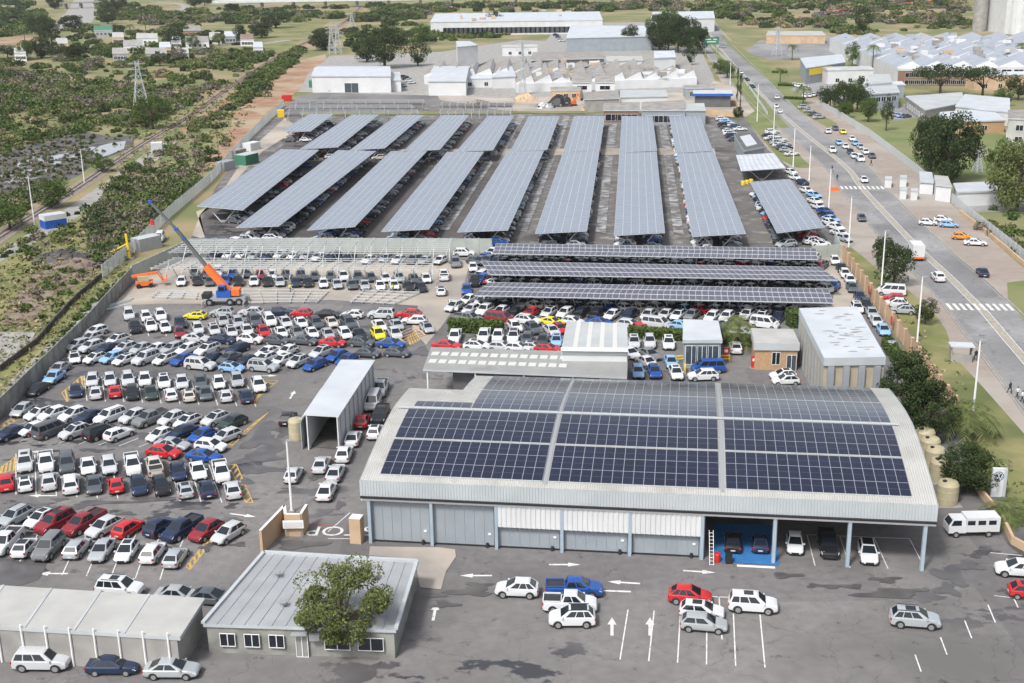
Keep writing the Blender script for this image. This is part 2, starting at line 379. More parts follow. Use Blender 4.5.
# left : railway land
RAIL = [G(x, y) for x, y in ((-140, 345), (-60, 282), (0, 237), (50, 206), (100, 173), (145, 143), (190, 116), (225, 91), (256, 70), (290, 50), (325, 34), (350, 18), (362, 5))]
mb = MB(); strip(mb, catmull(RAIL, 4), 5.0, .05, 'ballast'); mb.obj('railway_bed', kind='structure')
mb = MB(); strip(mb, catmull(RAIL[:6], 4), 6.5, .06, 'concrete', side=-8.5); mb.obj('service_road', kind='structure')
mb = MB(); strip(mb, catmull(RAIL[5:], 4), 4, .06, 'dirt', side=-7); mb.obj('service_road', kind='structure')
rt = thing('railway_track', RAIL[2], label='rusty single railway track on a ballast bed crossing the scrub', cat='railway track')
RC = catmull(RAIL, 4)
for sd in (-.72, .72):
    mb = MB(); P2 = []
    for i, p in enumerate(RC):
        d = RC[min(i + 1, len(RC) - 1)] - RC[max(i - 1, 0)]; d.normalize(); P2.append(p + Vector((-d.y, d.x, 0)) * sd + Vector((0, 0, .26)))
    for a, b in zip(P2, P2[1:]): mb.bar(a, b, .16, .18, 'rail')
    mb.obj('rail', rt, RAIL[2])
mb = MB()
for a, b in zip(RC[:22], RC[1:23]):
    L = (b - a).length; d = (b - a).normalized()
    for k in range(int(L / .9)): mb.box((*(a + d * k * .9).xy, .12), (.28, 2.5, .14), 'conc_wall', math.atan2(d.y, d.x))
mb.obj('sleepers', rt, RAIL[2], kind='stuff')
sheet('dirt_track', [(232, 120), (246, 100), (268, 78), (292, 62), (326, 54), (326, 60), (308, 74), (300, 90), (276, 102), (262, 116), (250, 130), (225, 150), (230, 134)], .07, 'dirt')
sheet('dirt_track', [(0, 40), (30, 36), (46, 38), (30, 43), (0, 46)], .07, 'dirt')
sheet('dirt_path', [(244, 114), (254, 100), (292, 84), (300, 90), (268, 112), (246, 136), (226, 158), (196, 178), (170, 196), (150, 214), (138, 222), (150, 204), (190, 170), (224, 142)], .06, 'dirt')
sheet('wetland', [(-30, 165), (0, 156), (37, 141), (60, 134), (82, 131), (110, 137), (138, 135), (128, 150), (95, 161), (82, 174), (60, 184), (25, 196), (-30, 215)], .05, 'mud')
for _x, _y, _a, _b in ((30, 172, 5, 6), (46, 163, 7, 4), (20, 180, 4, 5), (66, 156, 4, 5), (84, 150, 3, 5), (52, 170, 3, 4), (8, 175, 5, 4), (36, 158, 3, 4)):
    _g = G(_x, _y); sheet('pond', [(_g.x + _a * math.cos(6.283 * i / 14) * random.uniform(.6, 1.3), _g.y + _b * math.sin(6.283 * i / 14) * random.uniform(.5, 1.4)) for i in range(14)], .08, 'water', world=True)
sheet('pond', [(92, 152), (100, 146), (112, 143), (126, 141), (124, 149), (112, 154), (100, 158), (93, 157)], .08, 'water')
sheet('pond', [(14, 166), (24, 160), (40, 158), (60, 156), (58, 160), (45, 160), (34, 165), (22, 168)], .08, 'water')
sheet('pond', [(62, 151), (74, 149), (76, 151), (64, 153)], .08, 'water')
sheet('dirt_heap_ground', [(2, 322), (12, 300), (36, 268), (58, 253), (90, 258), (98, 272), (80, 285), (55, 292), (42, 312), (22, 330)], .07, 'redmud')
sheet('dry_grass_verge', [(-60, 300), (0, 262), (40, 240), (70, 222), (98, 204), (118, 210), (100, 232), (60, 252), (20, 290), (0, 330), (-60, 360)], .05, 'grass')
sheet('dry_grass_verge', [(60, 300), (75, 285), (104, 272), (130, 262), (136, 272), (118, 290), (75, 330), (30, 372), (0, 402), (0, 372), (40, 332)], .08, 'grass')
sheet('concrete_slab', [(-60, 345), (0, 333), (36, 333), (30, 345), (-20, 385), (-80, 400)], .12, 'concrete')
sheet('perimeter_path', [(-60, 440), (0, 391), (30, 362), (72, 322), (106, 287), (134, 270), (134, 278), (110, 302), (60, 357), (0, 415), (-60, 465)], .1, 'concrete')
for pts in ([(0, 112), (60, 108), (110, 118), (135, 118), (120, 124), (60, 130), (0, 148)], [(150, 40), (250, 36), (300, 40), (290, 52), (200, 58), (140, 52)], [(350, 26), (430, 22), (440, 28), (400, 40), (352, 44)], [(300, 20), (330, 22), (300, 34), (230, 30)]):
    sheet('dry_field', pts, .04, 'grass')
# far motorways and roads
mb = MB(); strip(mb, catmull([G(x, y) for x, y in ((66, 31), (76, 20), (84, 8), (88, -4), (92, -14))], 4), 30, .1, 'concrete'); mb.obj('motorway', kind='structure')
mb = MB(); strip(mb, catmull([G(x, y) for x, y in ((60, 17), (110, 15), (160, 13), (185, 8), (178, 4), (150, 2))], 5), 9, .12, 'concrete'); mb.obj('slip_road', kind='structure')
mb = MB(); strip(mb, catmull([G(x, y) for x, y in ((208, 5), (260, 4.5), (330, 3.5))], 5), 9, .12, 'concrete'); mb.obj('slip_road', kind='structure')
mb = MB(); strip(mb, catmull([G(x, y) for x, y in ((70, 46), (120, 47), (175, 45), (240, 46), (290, 40))], 5), 7, .12, 'concrete'); mb.obj('village_street', kind='structure')
mb = MB(); strip(mb, catmull([G(x, y) for x, y in ((312, 34), (370, 32), (430, 28), (500, 27), (560, 26))], 5), 8, .12, 'concrete'); mb.obj('back_road', kind='structure')
mb = MB(); strip(mb, catmull([G(x, y) for x, y in ((-20, 122), (20, 112))], 2), 6, .12, 'dirt'); mb.obj('track', kind='structure')
# industrial aprons
sheet('apron', [(298, 92), (300, 78), (330, 56), (440, 52), (520, 40), (700, 48), (715, 80), (700, 92), (512, 98)], .04, 'concrete')
sheet('apron', [(760, 40), (830, 36), (845, 56), (770, 60), (745, 52)], .05, 'asphalt_road')
sheet('apron', [(560, 24), (650, 22), (700, 26), (640, 52), (540, 48)], .05, 'concrete')
# ---- main road on the right
MED = [(696, 10), (703, 22), (712, 38), (728, 58), (745, 77), (768, 101), (800, 130), (828, 152), (850, 171), (862, 188), (893, 222), (923, 253), (948, 276), (968, 296), (983, 311), (1006, 338), (1040, 378), (1090, 440), (1180, 560)]
MEDW = catmull([G(*p) for p in MED], 5)
sheet('road_verge', [(688, 20), (712, 20), (735, 44), (768, 76), (802, 96), (826, 104), (915, 172), (962, 214), (1060, 300), (1200, 430), (1200, 640), (1100, 640), (1010, 540), (985, 490), (957, 428), (905, 352), (848, 262), (838, 240), (795, 172), (768, 150), (745, 118), (720, 80)], .03, 'paving')
mb = MB(); RW = lambda p: 11.6 + 6.5 * min(1, max(0, (p.y - 400) / 180))
strip(mb, MEDW, 11.6, .06, 'asphalt_road', wf=RW); mb.obj('main_road', kind='structure')
mb = MB()
for sg in (-1, 1):
    P2 = []
    for i, p in enumerate(MEDW):
        sd = sg * (RW(p) / 2 + .1); d = MEDW[min(i + 1, len(MEDW) - 1)] - MEDW[max(i - 1, 0)]; d.normalize(); P2.append(p + Vector((-d.y, d.x, 0)) * sd + Vector((0, 0, .07)))
    for a, b in zip(P2, P2[1:]): mb.bar(a, b, .25, .16, 'concrete')
mb.obj('kerb', kind='structure')
mb = MB(); strip(mb, MEDW, 1.1, .075, 'line_cream')
for sd in (-.7, .7): strip(mb, MEDW, .14, .08, 'line_white', side=sd)
def dashes(mb, pts, sd, wd, on, off, z, mt):
    acc = 0; state = True
    for a, b in zip(pts, pts[1:]):
        L = (b - a).length; d = (b - a) / L; n = Vector((-d.y, d.x, 0)); t = 0
        while t < L:
            s = min(on if state else off, L - t)
            if state:
                p, q = a + d * t + n * sd, a + d * (t + s) + n * sd; e = n * wd / 2
                mb.face([(p - e).xy[:] + (z,), (q - e).xy[:] + (z,), (q + e).xy[:] + (z,), (p + e).xy[:] + (z,)], mt)
            t += s; state = not state
strip(mb, MEDW, .13, .08, 'line_cream', side=5.4); strip(mb, MEDW, .13, .08, 'line_cream', side=-5.4)
def zebra(mb, px, n=10):
    c = G(*px); i = min(range(1, len(MEDW) - 1), key=lambda k: (MEDW[k] - c).length)
    d = (MEDW[i + 1] - MEDW[i - 1]).normalized(); nn = Vector((-d.y, d.x, 0)); c = MEDW[i]
    for k in range(n):
        o = (k - n / 2 + .5) * 1.1; p = c + nn * o
        q = [p - d * 2 - nn * .28, p - d * 2 + nn * .28, p + d * 2 + nn * .28, p + d * 2 - nn * .28]; mb.face([(a.x, a.y, .085) for a in q], 'line_white')
zebra(mb, (980, 307)); zebra(mb, (862, 188)); mb.obj('road_markings', kind='structure')
# verges with grass
sheet('grass_verge', [(843, 250), (850, 247), (862, 256), (880, 272), (905, 288), (930, 308), (946, 330), (955, 358), (978, 382), (1008, 416), (1040, 452), (1100, 520), (1100, 580), (1040, 560), (1010, 540), (985, 490), (957, 428), (905, 352), (862, 282)], .05, 'grass')
sheet('grass_verge', [(744, 118), (760, 108), (790, 146), (812, 168), (798, 168), (780, 160)], .05, 'lawn')
sheet('grass_verge', [(700, 30), (706, 32), (760, 96), (780, 118), (790, 128), (770, 128), (752, 108), (730, 80)], .05, 'lawn')
sheet('grass_verge', [(718, 34), (724, 36), (760, 60), (800, 92), (812, 110), (838, 124), (828, 128), (800, 112), (770, 82), (738, 54)], .05, 'lawn')
sheet('grass_verge', [(1007, 283), (1030, 280), (1100, 340), (1080, 350), (1024, 322), (1008, 300)], .055, 'lawn')
sheet('hedged_lawn', [(848, 112), (918, 108), (925, 115), (1024, 140), (1100, 180), (1100, 330), (1024, 258), (962, 208), (915, 168), (842, 118)], .05, 'lawn')
sheet('hedged_lawn', [(818, 60), (832, 58), (850, 80), (838, 92), (818, 80)], .05, 'lawn')
sheet('forecourt', [(888, 112), (905, 104), (925, 108), (915, 118), (895, 122)], .07, 'asphalt_road')
sheet('forecourt', [(958, 196), (1024, 194), (1100, 195), (1100, 214), (960, 212)], .07, 'asphalt_road')
sheet('forecourt', [(790, 90), (815, 76), (830, 82), (850, 96), (842, 104), (812, 96)], .06, 'asphalt_road')
sheet('plant_bed', [(975, 492), (990, 480), (1015, 505), (1060, 560), (1040, 570), (1008, 545)], .08, 'mud')
# ---- painted markings of the parking lot
mk = MB()
def seg(a, b, wd, mt, z=.045):
    a = G(*a); b = G(*b); d = (b - a).normalized(); e = Vector((-d.y, d.x, 0)) * wd / 2
    mk.face([(p.x, p.y, z) for p in (a - e, b - e, b + e, a + e)], mt)
def lines(a0, a1, b0, b1, n, wd=.12, mt='line_white'):
    """n lines spread from line a0-a1 to line b0-b1"""
    A0, A1, B0, B1 = (G(*p) for p in (a0, a1, b0, b1))
    for i in range(n):
        t = i / (n - 1) if n > 1 else 0; p, q = A0.lerp(B0, t), A1.lerp(B1, t); d = (q - p).normalized(); e = Vector((-d.y, d.x, 0)) * wd / 2
        mk.face([(v.x, v.y, .045) for v in (p - e, q - e, q + e, p + e)], mt)
def hatch(a, b, c, d_, n):
    seg(a, b, .14, 'line_yellow', .046); seg(b, c, .14, 'line_yellow', .047); seg(c, d_, .14, 'line_yellow', .046); seg(d_, a, .14, 'line_yellow', .047)
    A, B, C_, D = (G(*p) for p in (a, b, c, d_))
    for i in range(n):
        t = (i + .5) / n; p, q = A.lerp(B, min(1, t + .06)), D.lerp(C_, max(0, t - .06)); d = (q - p).normalized(); e = Vector((-d.y, d.x, 0)) * .13
        mk.face([(v.x, v.y, .048) for v in (p - e, q - e, q + e, p + e)], 'line_yellow')
lines((16, 454), (16, 495), (209, 465), (222, 503), 11)
lines((84, 376), (87, 401), (247, 385), (256, 407), 10)
lines((128, 319), (131, 336), (411, 322), (420, 340), 17)
lines((8, 540), (-10, 572), (170, 548), (160, 580), 8); lines((24, 515), (8, 545), (190, 525), (178, 552), 8)
lines((30, 412), (2, 424), (240, 420), (214, 430), 12); lines((28, 430), (0, 441), (225, 440), (200, 450), 11)
lines((84, 352), (62, 360), (330, 355), (306, 364), 15)
hatch((62, 393), (82, 376), (86, 385), (67, 402), 5); hatch((256, 404), (262, 381), (278, 381), (250, 405), 6)
hatch((224, 449), (257, 421), (268, 413), (232, 446), 6); hatch((0, 468), (16, 457), (17, 470), (0, 474), 4)
hatch((229, 466), (246, 503), (253, 503), (236, 464), 8); hatch((0, 425), (22, 412), (34, 413), (4, 427), 6); hatch((186, 567), (208, 540), (211, 543), (190, 570), 5)
hatch((407, 338), (414, 332), (420, 340), (410, 345), 4)
lines((150, 330), (150, 330.6), (151, 331), (151, 331.6), 1)
def arrow(x, y, dx, dy, L=3.2):
    a = G(x, y); d = (G(x + dx, y + dy) - a).normalized(); n = Vector((-d.y, d.x, 0))
    q = [a - n * .14, a + d * L * .6 - n * .14, a + d * L * .6 + n * .14, a + n * .14]; mk.face([(v.x, v.y, .05) for v in q], 'line_white')
    q = [a + d * L * .6 - n * .42, a + d * L, a + d * L * .6 + n * .42]; mk.face([(v.x, v.y, .05) for v in q], 'line_white')
for ar in ((290, 399, 3, -5), (20, 452, 8, 0), (68, 574, -8, 0), (230, 514, 8, 1), (492, 576, -8, 0), (433, 621, 1, -5), (549, 565, 8, 0), (683, 571, 8, .5), (640, 584, -8, -.5), (612, 636, 0, -5), (650, 636, 0, -5), (370, 472, -4, 8), (256, 376, 6, 0), (56, 496, -8, 0)):
    arrow(*ar)
seg((602, 591), (631, 592), .3, 'line_white'); seg((328, 532), (350, 513), .12, 'line_white'); seg((328, 539), (352, 539), .12, 'line_white'); seg((309, 524), (336, 526), .1, 'red', .047)
seg((711, 597), (738, 598), .14, 'line_white'); seg((719, 597), (722, 640), .12, 'line_white')
seg((807, 535), (815, 566), .1, 'line_white'); seg((840, 537), (850, 568), .1, 'line_white'); seg((874, 538), (888, 569), .1, 'line_white'); seg((910, 540), (924, 567), .1, 'line_white'); seg((806, 535), (910, 539), .1, 'line_white')
lines((915, 655), (921, 672), (1010, 590), (1018, 608), 5); lines((990, 553), (1024, 556), (994, 596), (1030, 600), 2)
lines((628, 610), (620, 660), (760, 615), (765, 668), 6)
mk.obj('lot_markings', kind='structure')
tc = bpy.data.curves.new('stop_text', 'FONT'); tc.body = 'STOP'; tc.size = 3.1; tc.align_x = 'CENTER'; tc.align_y = 'CENTER'
to = bpy.data.objects.new('stop_marking', tc); sc.collection.objects.link(to); bpy.context.view_layer.update()
dg = bpy.context.evaluated_depsgraph_get(); tm = bpy.data.meshes.new_from_object(to.evaluated_get(dg)); bpy.data.objects.remove(to)
tm.materials.clear(); tm.materials.append(M['line_white'])
p = G(341, 531); link('stop_marking', tm, None, (p.x, p.y, .055), math.pi + head(341, 531, 8, 0), kind='structure')
sheet('concrete_patch', [(370, 547), (440, 548), (455, 550), (456, 557), (446, 572), (441, 590), (420, 588), (415, 560), (369, 556)], .05, 'sand')
sheet('bay_floor', [(714, 524), (777, 526), (779, 566), (713, 562)], .05, 'bay_blue')
mb = MB()
a, b = G(744, 528), G(748, 563); d = (b - a).normalized(); e = Vector((-d.y, d.x, 0)) * .07
mb.face([(v.x, v.y, .06) for v in (a - e, b - e, b + e, a + e)], 'line_white'); mb.obj('bay_line', kind='structure')

rr = random.Random(9)
def puddle(x, y, rx, ry, n=18):
    g_ = G(x, y); pts = []
    ph = rr.uniform(0, 6)
    for i in range(n):
        a = 6.2832 * i / n; k = 1 + .35 * math.sin(3 * a + ph) + rr.uniform(-.22, .22); pts.append((g_.x + rx * k * math.cos(a), g_.y + ry * k * math.sin(a)))
    sheet('puddle', pts, .032, 'wet', world=True)
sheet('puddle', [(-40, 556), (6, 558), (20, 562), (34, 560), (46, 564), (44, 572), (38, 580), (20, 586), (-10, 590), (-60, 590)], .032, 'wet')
for x, y, a, b in ((262, 440, 2.2, 3), (270, 452, 1.5, 2.4), (272, 428, 2.4, 2.), (258, 458, 2.6, 1.6), (250, 470, 1.2, 1.), (266, 470, 3, 1.), (242, 482, 1.6, .7), (285, 433, 1., 1.4), (276, 446, .8, .8), (232, 520, 1, .5), (238, 545, .9, .5), (206, 548, .6, .8), (196, 508, 1.5, .6), (150, 500, 2.4, .7), (100, 503, 3, .6), (70, 508, 2, .6), (60, 500, 1., .4),
                   (126, 514, 1.1, .4), (40, 505, 1.6, .5), (150, 436, 1.8, 1.), (100, 451, 1.6, .5), (86, 450, .9, .4), (786, 576, 1.3, .6), (815, 586, .8, .4), (832, 587, 1.2, .4), (852, 587, 1.0, .5), (885, 580, 1.4, .6), (884, 595, 2.4, .8), (904, 592, 2., .7), (950, 575, 1.4, 1.8), (968, 566, 1.6, 1.), (948, 590, 1.1, 1.2), (470, 592, 2.0, .9), (480, 586, 1.2, .6), (300, 545, 2.6, 1.), (328, 500, .6, .6), (315, 478, .8, .7), (340, 505, .5, 1.), (445, 605, 1.3, .6), (436, 596, .9, .4),
                   (640, 348, 1.2, 1.5), (700, 385, 1.5, 1.), (230, 400, 1.3, .6), (420, 352, 1.4, 2.), (98, 410, 1., .4),):
    puddle(x, y, a, b)
# ================================================================ buildings
def quad_rect(px, h):
    """four roof corners TL,TR,BR,BL on level h -> world, from surveyed points"""
    return [G(x, y, h) for x, y in px]
def facade(bt, o, a, b, z0, z1, n, wd, part='window', mt='glass', frame='steel_white', margin=.08, frames=True):
    """n windows on the wall a->b (outside is right of a->b), each a part with a frame sub-part"""
    a = Vector((a[0], a[1], 0)); b = Vector((b[0], b[1], 0)); d = (b - a); L = d.length; d.normalize(); out = Vector((d.y, -d.x, 0))
    for i in range(n):
        c = a + d * (L * margin + (L * (1 - 2 * margin)) * ((i + .5) / n))
        m_ = MB(); p, q = c - d * wd / 2, c + d * wd / 2
        u = out * .03
        m_.face([(*(p + u).xy, z0), (*(q + u).xy, z0), (*(q + u).xy, z1), (*(p + u).xy, z1)], mt)
        wo = m_.obj(part, bt, o)
        if frames:
            f = MB(); t = .055; u = out * .05
            for s0, s1, za, zb in ((-wd / 2 - t, wd / 2 + t, z0 - t, z0), (-wd / 2 - t, wd / 2 + t, z1, z1 + t), (-wd / 2 - t, -wd / 2, z0, z1), (wd / 2, wd / 2 + t, z0, z1), (-.035, .035, z0, z1)):
                p, q = c + d * s0, c + d * s1
                f.prism([(p).xy[:], (q).xy[:], (q + u * 1.6).xy[:], (p + u * 1.6).xy[:]], za, zb, frame)
            f.obj('frame', wo, o)
def flat_building(name, px, h, wall, roof, label, cat='building', over=.35, th=.35, group=None, rise=0., para=False, world=None, win=()):
    q = world or quad_rect(px, h); c = sum(q, Vector()) / 4; o = Vector((c.x, c.y, 0)); q = [Vector(v) for v in q]
    bt = thing(name, o, label=label, cat=cat, group=group)
    ins = [v + (c - v).normalized() * over for v in q]
    m_ = MB(); m_.prism([v.xy[:] for v in ins], 0, h - th, wall); m_.obj('wall', bt, o)
    m_ = MB()
    if rise:   # ridge parallel to the front (BL-BR)
        TL, TR, BR, BL = q; ml = (TL + BL) / 2; mr = (TR + BR) / 2; ml.z = mr.z = h + rise
        uvw = (BR - BL).length
        dn = Vector((0, 0, -th))
        for A, B, C_, D in ((BL, BR, mr, ml), (TR, TL, ml, mr)):
            m_.face([A, B, C_, D], roof, [(0, 0), (uvw, 0), (uvw, 9), (0, 9)])
        for A, B in ((BL, BR), (TR, TL)): m_.face([A + dn, B + dn, B, A], 'fascia')
        m_.face([BR + dn, TR + dn, TR, mr, BR], 'fascia'); m_.face([TL + dn, BL + dn, BL, ml, TL], 'fascia')
        m_.face([BL + dn, TL + dn, TR + dn, BR + dn], 'fascia')
    else:
        m_.prism([v.xy[:] for v in q], h - th, h, 'fascia', roof)
        uv = MB()
    m_.obj('roof', bt, o)
    TL, TR, BR, BL = ins
    for face, z0, z1, n, wd, part, mt in win:
        A, B = {'f': (BL, BR), 'r': (BR, TR), 'l': (TL, BL), 'b': (TR, TL)}[face]
        facade(bt, o, A, B, z0, z1, n, wd, part, mt)
    return bt, o, q
# ---- the hall with the big solar roof -------------------------------------
HE, HR = 7.2, 9.3
A = G(360, 480, HE); B = G(938, 505, HE); ex = (B - A).normalized(); HL = (B - A).length; ey = Vector((-ex.y, ex.x, 0))
RDG = (G(645, 415.5, HR) - A).dot(ey); BK = RDG * 2 + 1.6
def hp(u, v, z): p = A + ex * u + ey * v; return Vector((p.x, p.y, z))
def roofz(v):
    t = (v - RDG) / (RDG if v < RDG else BK - RDG); return HE + (HR - HE) * (1 - abs(t) ** 1.6)
ho = hp(0, 0, 0)
hall = thing('solar_hall', ho, label='large workshop hall with curved roof covered in dark solar panels', cat='building')
ND = 12
def roof_face(mb_, u0, u1, v0, v1, mt, dz=0., n=6, uvs=None, edge=None):
    for k in range(n):
        a, b = v0 + (v1 - v0) * k / n, v0 + (v1 - v0) * (k + 1) / n
        za, zb = roofz(a) + dz, roofz(b) + dz
        pts = [hp(u0, a, za), hp(u1, a, za), hp(u1, b, zb), hp(u0, b, zb)]
        if uvs == 'm': uv = [(u0, a), (u1, a), (u1, b), (u0, b)]
        else:
            nu, nv = uvs; uv = [(0, nv * k / n), (nu, nv * k / n), (nu, nv * (k + 1) / n), (0, nv * (k + 1) / n)]
        mb_.face(pts, mt, uv)
        if edge:
            for s, uu in ((0, u0), (1, u1)):
                q = [hp(uu, a, za - edge), hp(uu, b, zb - edge), hp(uu, b, zb), hp(uu, a, za)]; mb_.face(q if s else q[::-1], 'galv')
    if edge:
        for vv, s in ((v0, 0), (v1, 1)):
            z = roofz(vv) + dz; q = [hp(u0, vv, z - edge), hp(u1, vv, z - edge), hp(u1, vv, z), hp(u0, vv, z)]; mb_.face(q if not s else q[::-1], 'galv')
NOT_U, NOT_V = 6.6, BK - 9.5
m_ = MB(); roof_face(m_, 0, HL, 0, NOT_V, 'corr_pale', n=14, uvs='m', edge=.25); roof_face(m_, NOT_U, HL, NOT_V, BK, 'corr_pale', n=5, uvs='m', edge=.25)
roof_face(m_, 0, NOT_U, NOT_V - .4, NOT_V - .38, 'corr_pale', n=1, uvs='m')
m_.obj('roof', hall, ho)
m_ = MB()   # corrugated fascia on the front and the two ends
def ribs(P, Q, z0, z1, mt, zf=None, step=.3, dep=.045):
    L = (Q - P).length; d = (Q - P) / L; out = Vector((d.y, -d.x, 0)); n = int(L / step)
    for i in range(n):
        for k, (s0, s1, o0, o1) in enumerate(((0, .4, 0, 0), (.4, .5, 0, 1), (.5, .9, 1, 1), (.9, 1, 1, 0))):
            a = P + d * (L * (i + s0) / n) + out * dep * o0; b = P + d * (L * (i + s1) / n) + out * dep * o1
            za = z1 if zf is None else zf(i / n); m_.face([(a.x, a.y, z0), (b.x, b.y, z0), (b.x, b.y, za), (a.x, a.y, za)], mt)
ribs(hp(-.05, -.05, 0), hp(HL + .05, -.05, 0), 5.45, 7.22, 'fascia')
ribs(hp(HL + .05, 0, 0), hp(HL + .05, BK, 0), 5.45, 7.2, 'fascia', zf=lambda t: roofz(t * BK) - .05)
ribs(hp(-.05, NOT_V, 0), hp(-.05, 0, 0), 5.45, 7.2, 'fascia', zf=lambda t: roofz((1 - t) * NOT_V) - .05)
m_.face([hp(-.05, -.06, 5.45), hp(-.05, .4, 5.45), hp(HL, .4, 5.45), hp(HL, -.06, 5.45)], 'steel')
m_.obj('fascia', hall, ho)
m_ = MB(); m_.bar(hp(0, -.25, 5.38), hp(HL, -.25, 5.38), .22, .2, 'dark'); m_.obj('gutter', hall, ho)
m_ = MB(); m_.bar(hp(0, .05, 5.12), hp(HL, .05, 5.12), .3, .34, 'steel_white'); m_.obj('beam', hall, ho)
UB = [.75, 7.35, 14.15, 20.95, 27.9, 35.15, 42.3, 49.55, 56.75]
for i, u in enumerate(UB):
    m_ = MB(); m_.bar(hp(u, .1, 0), hp(u, .1, 4.96), .32, .36, 'blue_steel'); m_.obj('column', hall, ho)
m_ = MB()   # body of the hall behind the open bays
m_.prism([hp(UB[0], .6, 0).xy[:], hp(UB[5], .6, 0).xy[:], hp(UB[5], BK - .4, 0).xy[:], hp(NOT_U + .4, BK - .4, 0).xy[:], hp(NOT_U + .4, NOT_V, 0).xy[:], hp(UB[0], NOT_V, 0).xy[:]], 0, 5.9, 'blue_grey')
m_.prism([hp(UB[5], 14, 0).xy[:], hp(HL - .6, 14, 0).xy[:], hp(HL - .6, BK - .4, 0).xy[:], hp(UB[5], BK - .4, 0).xy[:]], 0, 5.9, 'white_wall'); m_.obj('wall', hall, ho)
for i in range(5):
    m_ = MB(); m_.prism([hp(UB[i] + .3, .5, 0).xy[:], hp(UB[i + 1] - .3, .5, 0).xy[:], hp(UB[i + 1] - .3, .62, 0).xy[:], hp(UB[i] + .3, .62, 0).xy[:]], .05, 4.95 if i < 2 else 2.7, 'blue_grey')
    wp = m_.obj('wall_panel', hall, ho)
    m_ = MB(); zt_ = 4.9 if i < 2 else 2.65
    for k in range(1, 6): c_ = hp(UB[i] + .3 + (UB[i + 1] - UB[i] - .6) * k / 6, .485, zt_ / 2); m_.box((c_.x, c_.y, zt_ / 2), (.05, .04, zt_ - .2), 'steel', math.atan2(ex.y, ex.x))
    a_, b_ = hp(UB[i] + .3, .47, .12), hp(UB[i + 1] - .3, .47, .12); m_.bar(a_, b_, .06, .18, 'dark'); m_.obj('door_seam', wp, ho)
    m_ = MB(); c_ = hp(UB[i + 1] - .75, .44, 1.6); m_.box((c_.x, c_.y, 1.5), (.3, .06, .22), 'steel_white', math.atan2(ex.y, ex.x)); m_.obj('door_handle', wp, ho)
for i in range(2, 5):
    m_ = MB(); ribs(hp(UB[i] + .1, -.0, 0), hp(UB[i + 1] - .1, -.0, 0), 2.6, 4.95, 'white_wall', step=.5, dep=.06); m_.face([hp(UB[i] + .1, .02, 2.6), hp(UB[i] + .1, .02, 4.95), hp(UB[i + 1] - .1, .02, 4.95), hp(UB[i + 1] - .1, .02, 2.6)], 'white_wall'); m_.obj('cladding', hall, ho)
for i in range(5):
    m_ = MB(); m_.tube(hp(UB[i + 1] - 1.0, .35, 0), hp(UB[i + 1] - 1.0, .35, .5), .22, .14, 8, 'dark'); m_.obj('drain_pipe', hall, ho)
# banks of panels : (u0,u1,v0,v1,columns,rows)
secs = ((1.9, 18.9, 16), (19.5, 36.7, 16), (37.4, 55.4, 17))
for u0, u1, nc in secs:
    for v0, v1, nr in ((1.0, 1.0 + (RDG - 2) * .485, 3), (1.35 + (RDG - 2) * .485, RDG - .75, 3)):
        m_ = MB(); roof_face(m_, u0, u1, v0, v1, 'solar_hall', dz=.14, n=6, uvs=(nc, nr), edge=.1); m_.obj('solar_panel_bank', hall, ho)
vb0 = RDG + .1
for (u0, u1, nc), bk in zip(secs, ((8.2, 3.0), None, None)):
    r0 = vb0; rows = ((vb0, vb0 + 7.6, 4), (vb0 + 7.8, BK - .6, 4))
    if bk is not None:
        m_ = MB(); roof_face(m_, 2.3, 8.8, vb0, vb0 + 1.9, 'solar_hall', dz=.14, n=2, uvs=(6, 1), edge=.1); m_.obj('solar_panel_bank', hall, ho); u0, nc = 9.0, 9
    for v0, v1, nr in rows:
        m_ = MB(); roof_face(m_, u0, u1, v0, v1, 'solar_hall', dz=.14, n=5, uvs=(nc, nr), edge=.1); m_.obj('solar_panel_bank', hall, ho)
m_ = MB(); m_.bar(hp(.5, RDG - .4, HR + .16), hp(HL - 1.6, RDG - .4, HR + .16), .32, .1, 'galv'); m_.obj('ridge_cap', hall, ho)
for u in (19.2, 37.05):
    m_ = MB(); roof_face(m_, u - .17, u + .17, .6, BK - .4, 'steel', dz=.08, n=14, uvs='m'); m_.obj('walkway', hall, ho)
m_ = MB()
for k in range(5): m_.bar(hp(UB[5] + .1 + (UB[8] - UB[5] - .2) * 0, 2.5 + k * 2.5, 5.5), hp(HL - .7, 2.5 + k * 2.5, 5.5), .2, .3, 'steel')
m_.obj('rafters', hall, ho)
# ---- low canopy and striped roof behind the hall
bt, o, q = flat_building('canopy_shed', [(431, 347), (628, 353), (627, 377), (423, 369)], 5.6, 'shed_roof', 'corr_canopy', 'long low grey canopy shed with rows of pale skylights behind the hall', th=.3, over=4.0)
for r_ in range(2):
    for i in range(14):
        t = (i + .7) / 20; m_ = MB(); TL, TR, BR, BL = q
        a = TL.lerp(BL, .3 + .34 * r_).lerp(TR.lerp(BR, .3 + .34 * r_), t); dx_ = (TR - TL).normalized(); m_.box((a.x, a.y, 5.63), (1.05, 1.4, .05), 'translucent', math.atan2(dx_.y, dx_.x)); m_.obj('skylight', bt, o)
for i in range(5):
    m_ = MB(); a = q[3].lerp(q[2], .02 + .24 * i) + (q[0] - q[3]).normalized() * .3; m_.tube((a.x, a.y, 0), (a.x, a.y, 5.3), .12, n=6, mt='steel_white'); m_.obj('post', bt, o)
bt, o, q = flat_building('striped_roof_shed', [(567, 321), (627, 323.5), (628, 351), (561, 350)], 7.2, 'white_wall', 'grey_roof', 'tall shed with a grey and white striped roof beside the canopy', th=.6, over=.2)
m_ = MB(); TL, TR, BR, BL = q
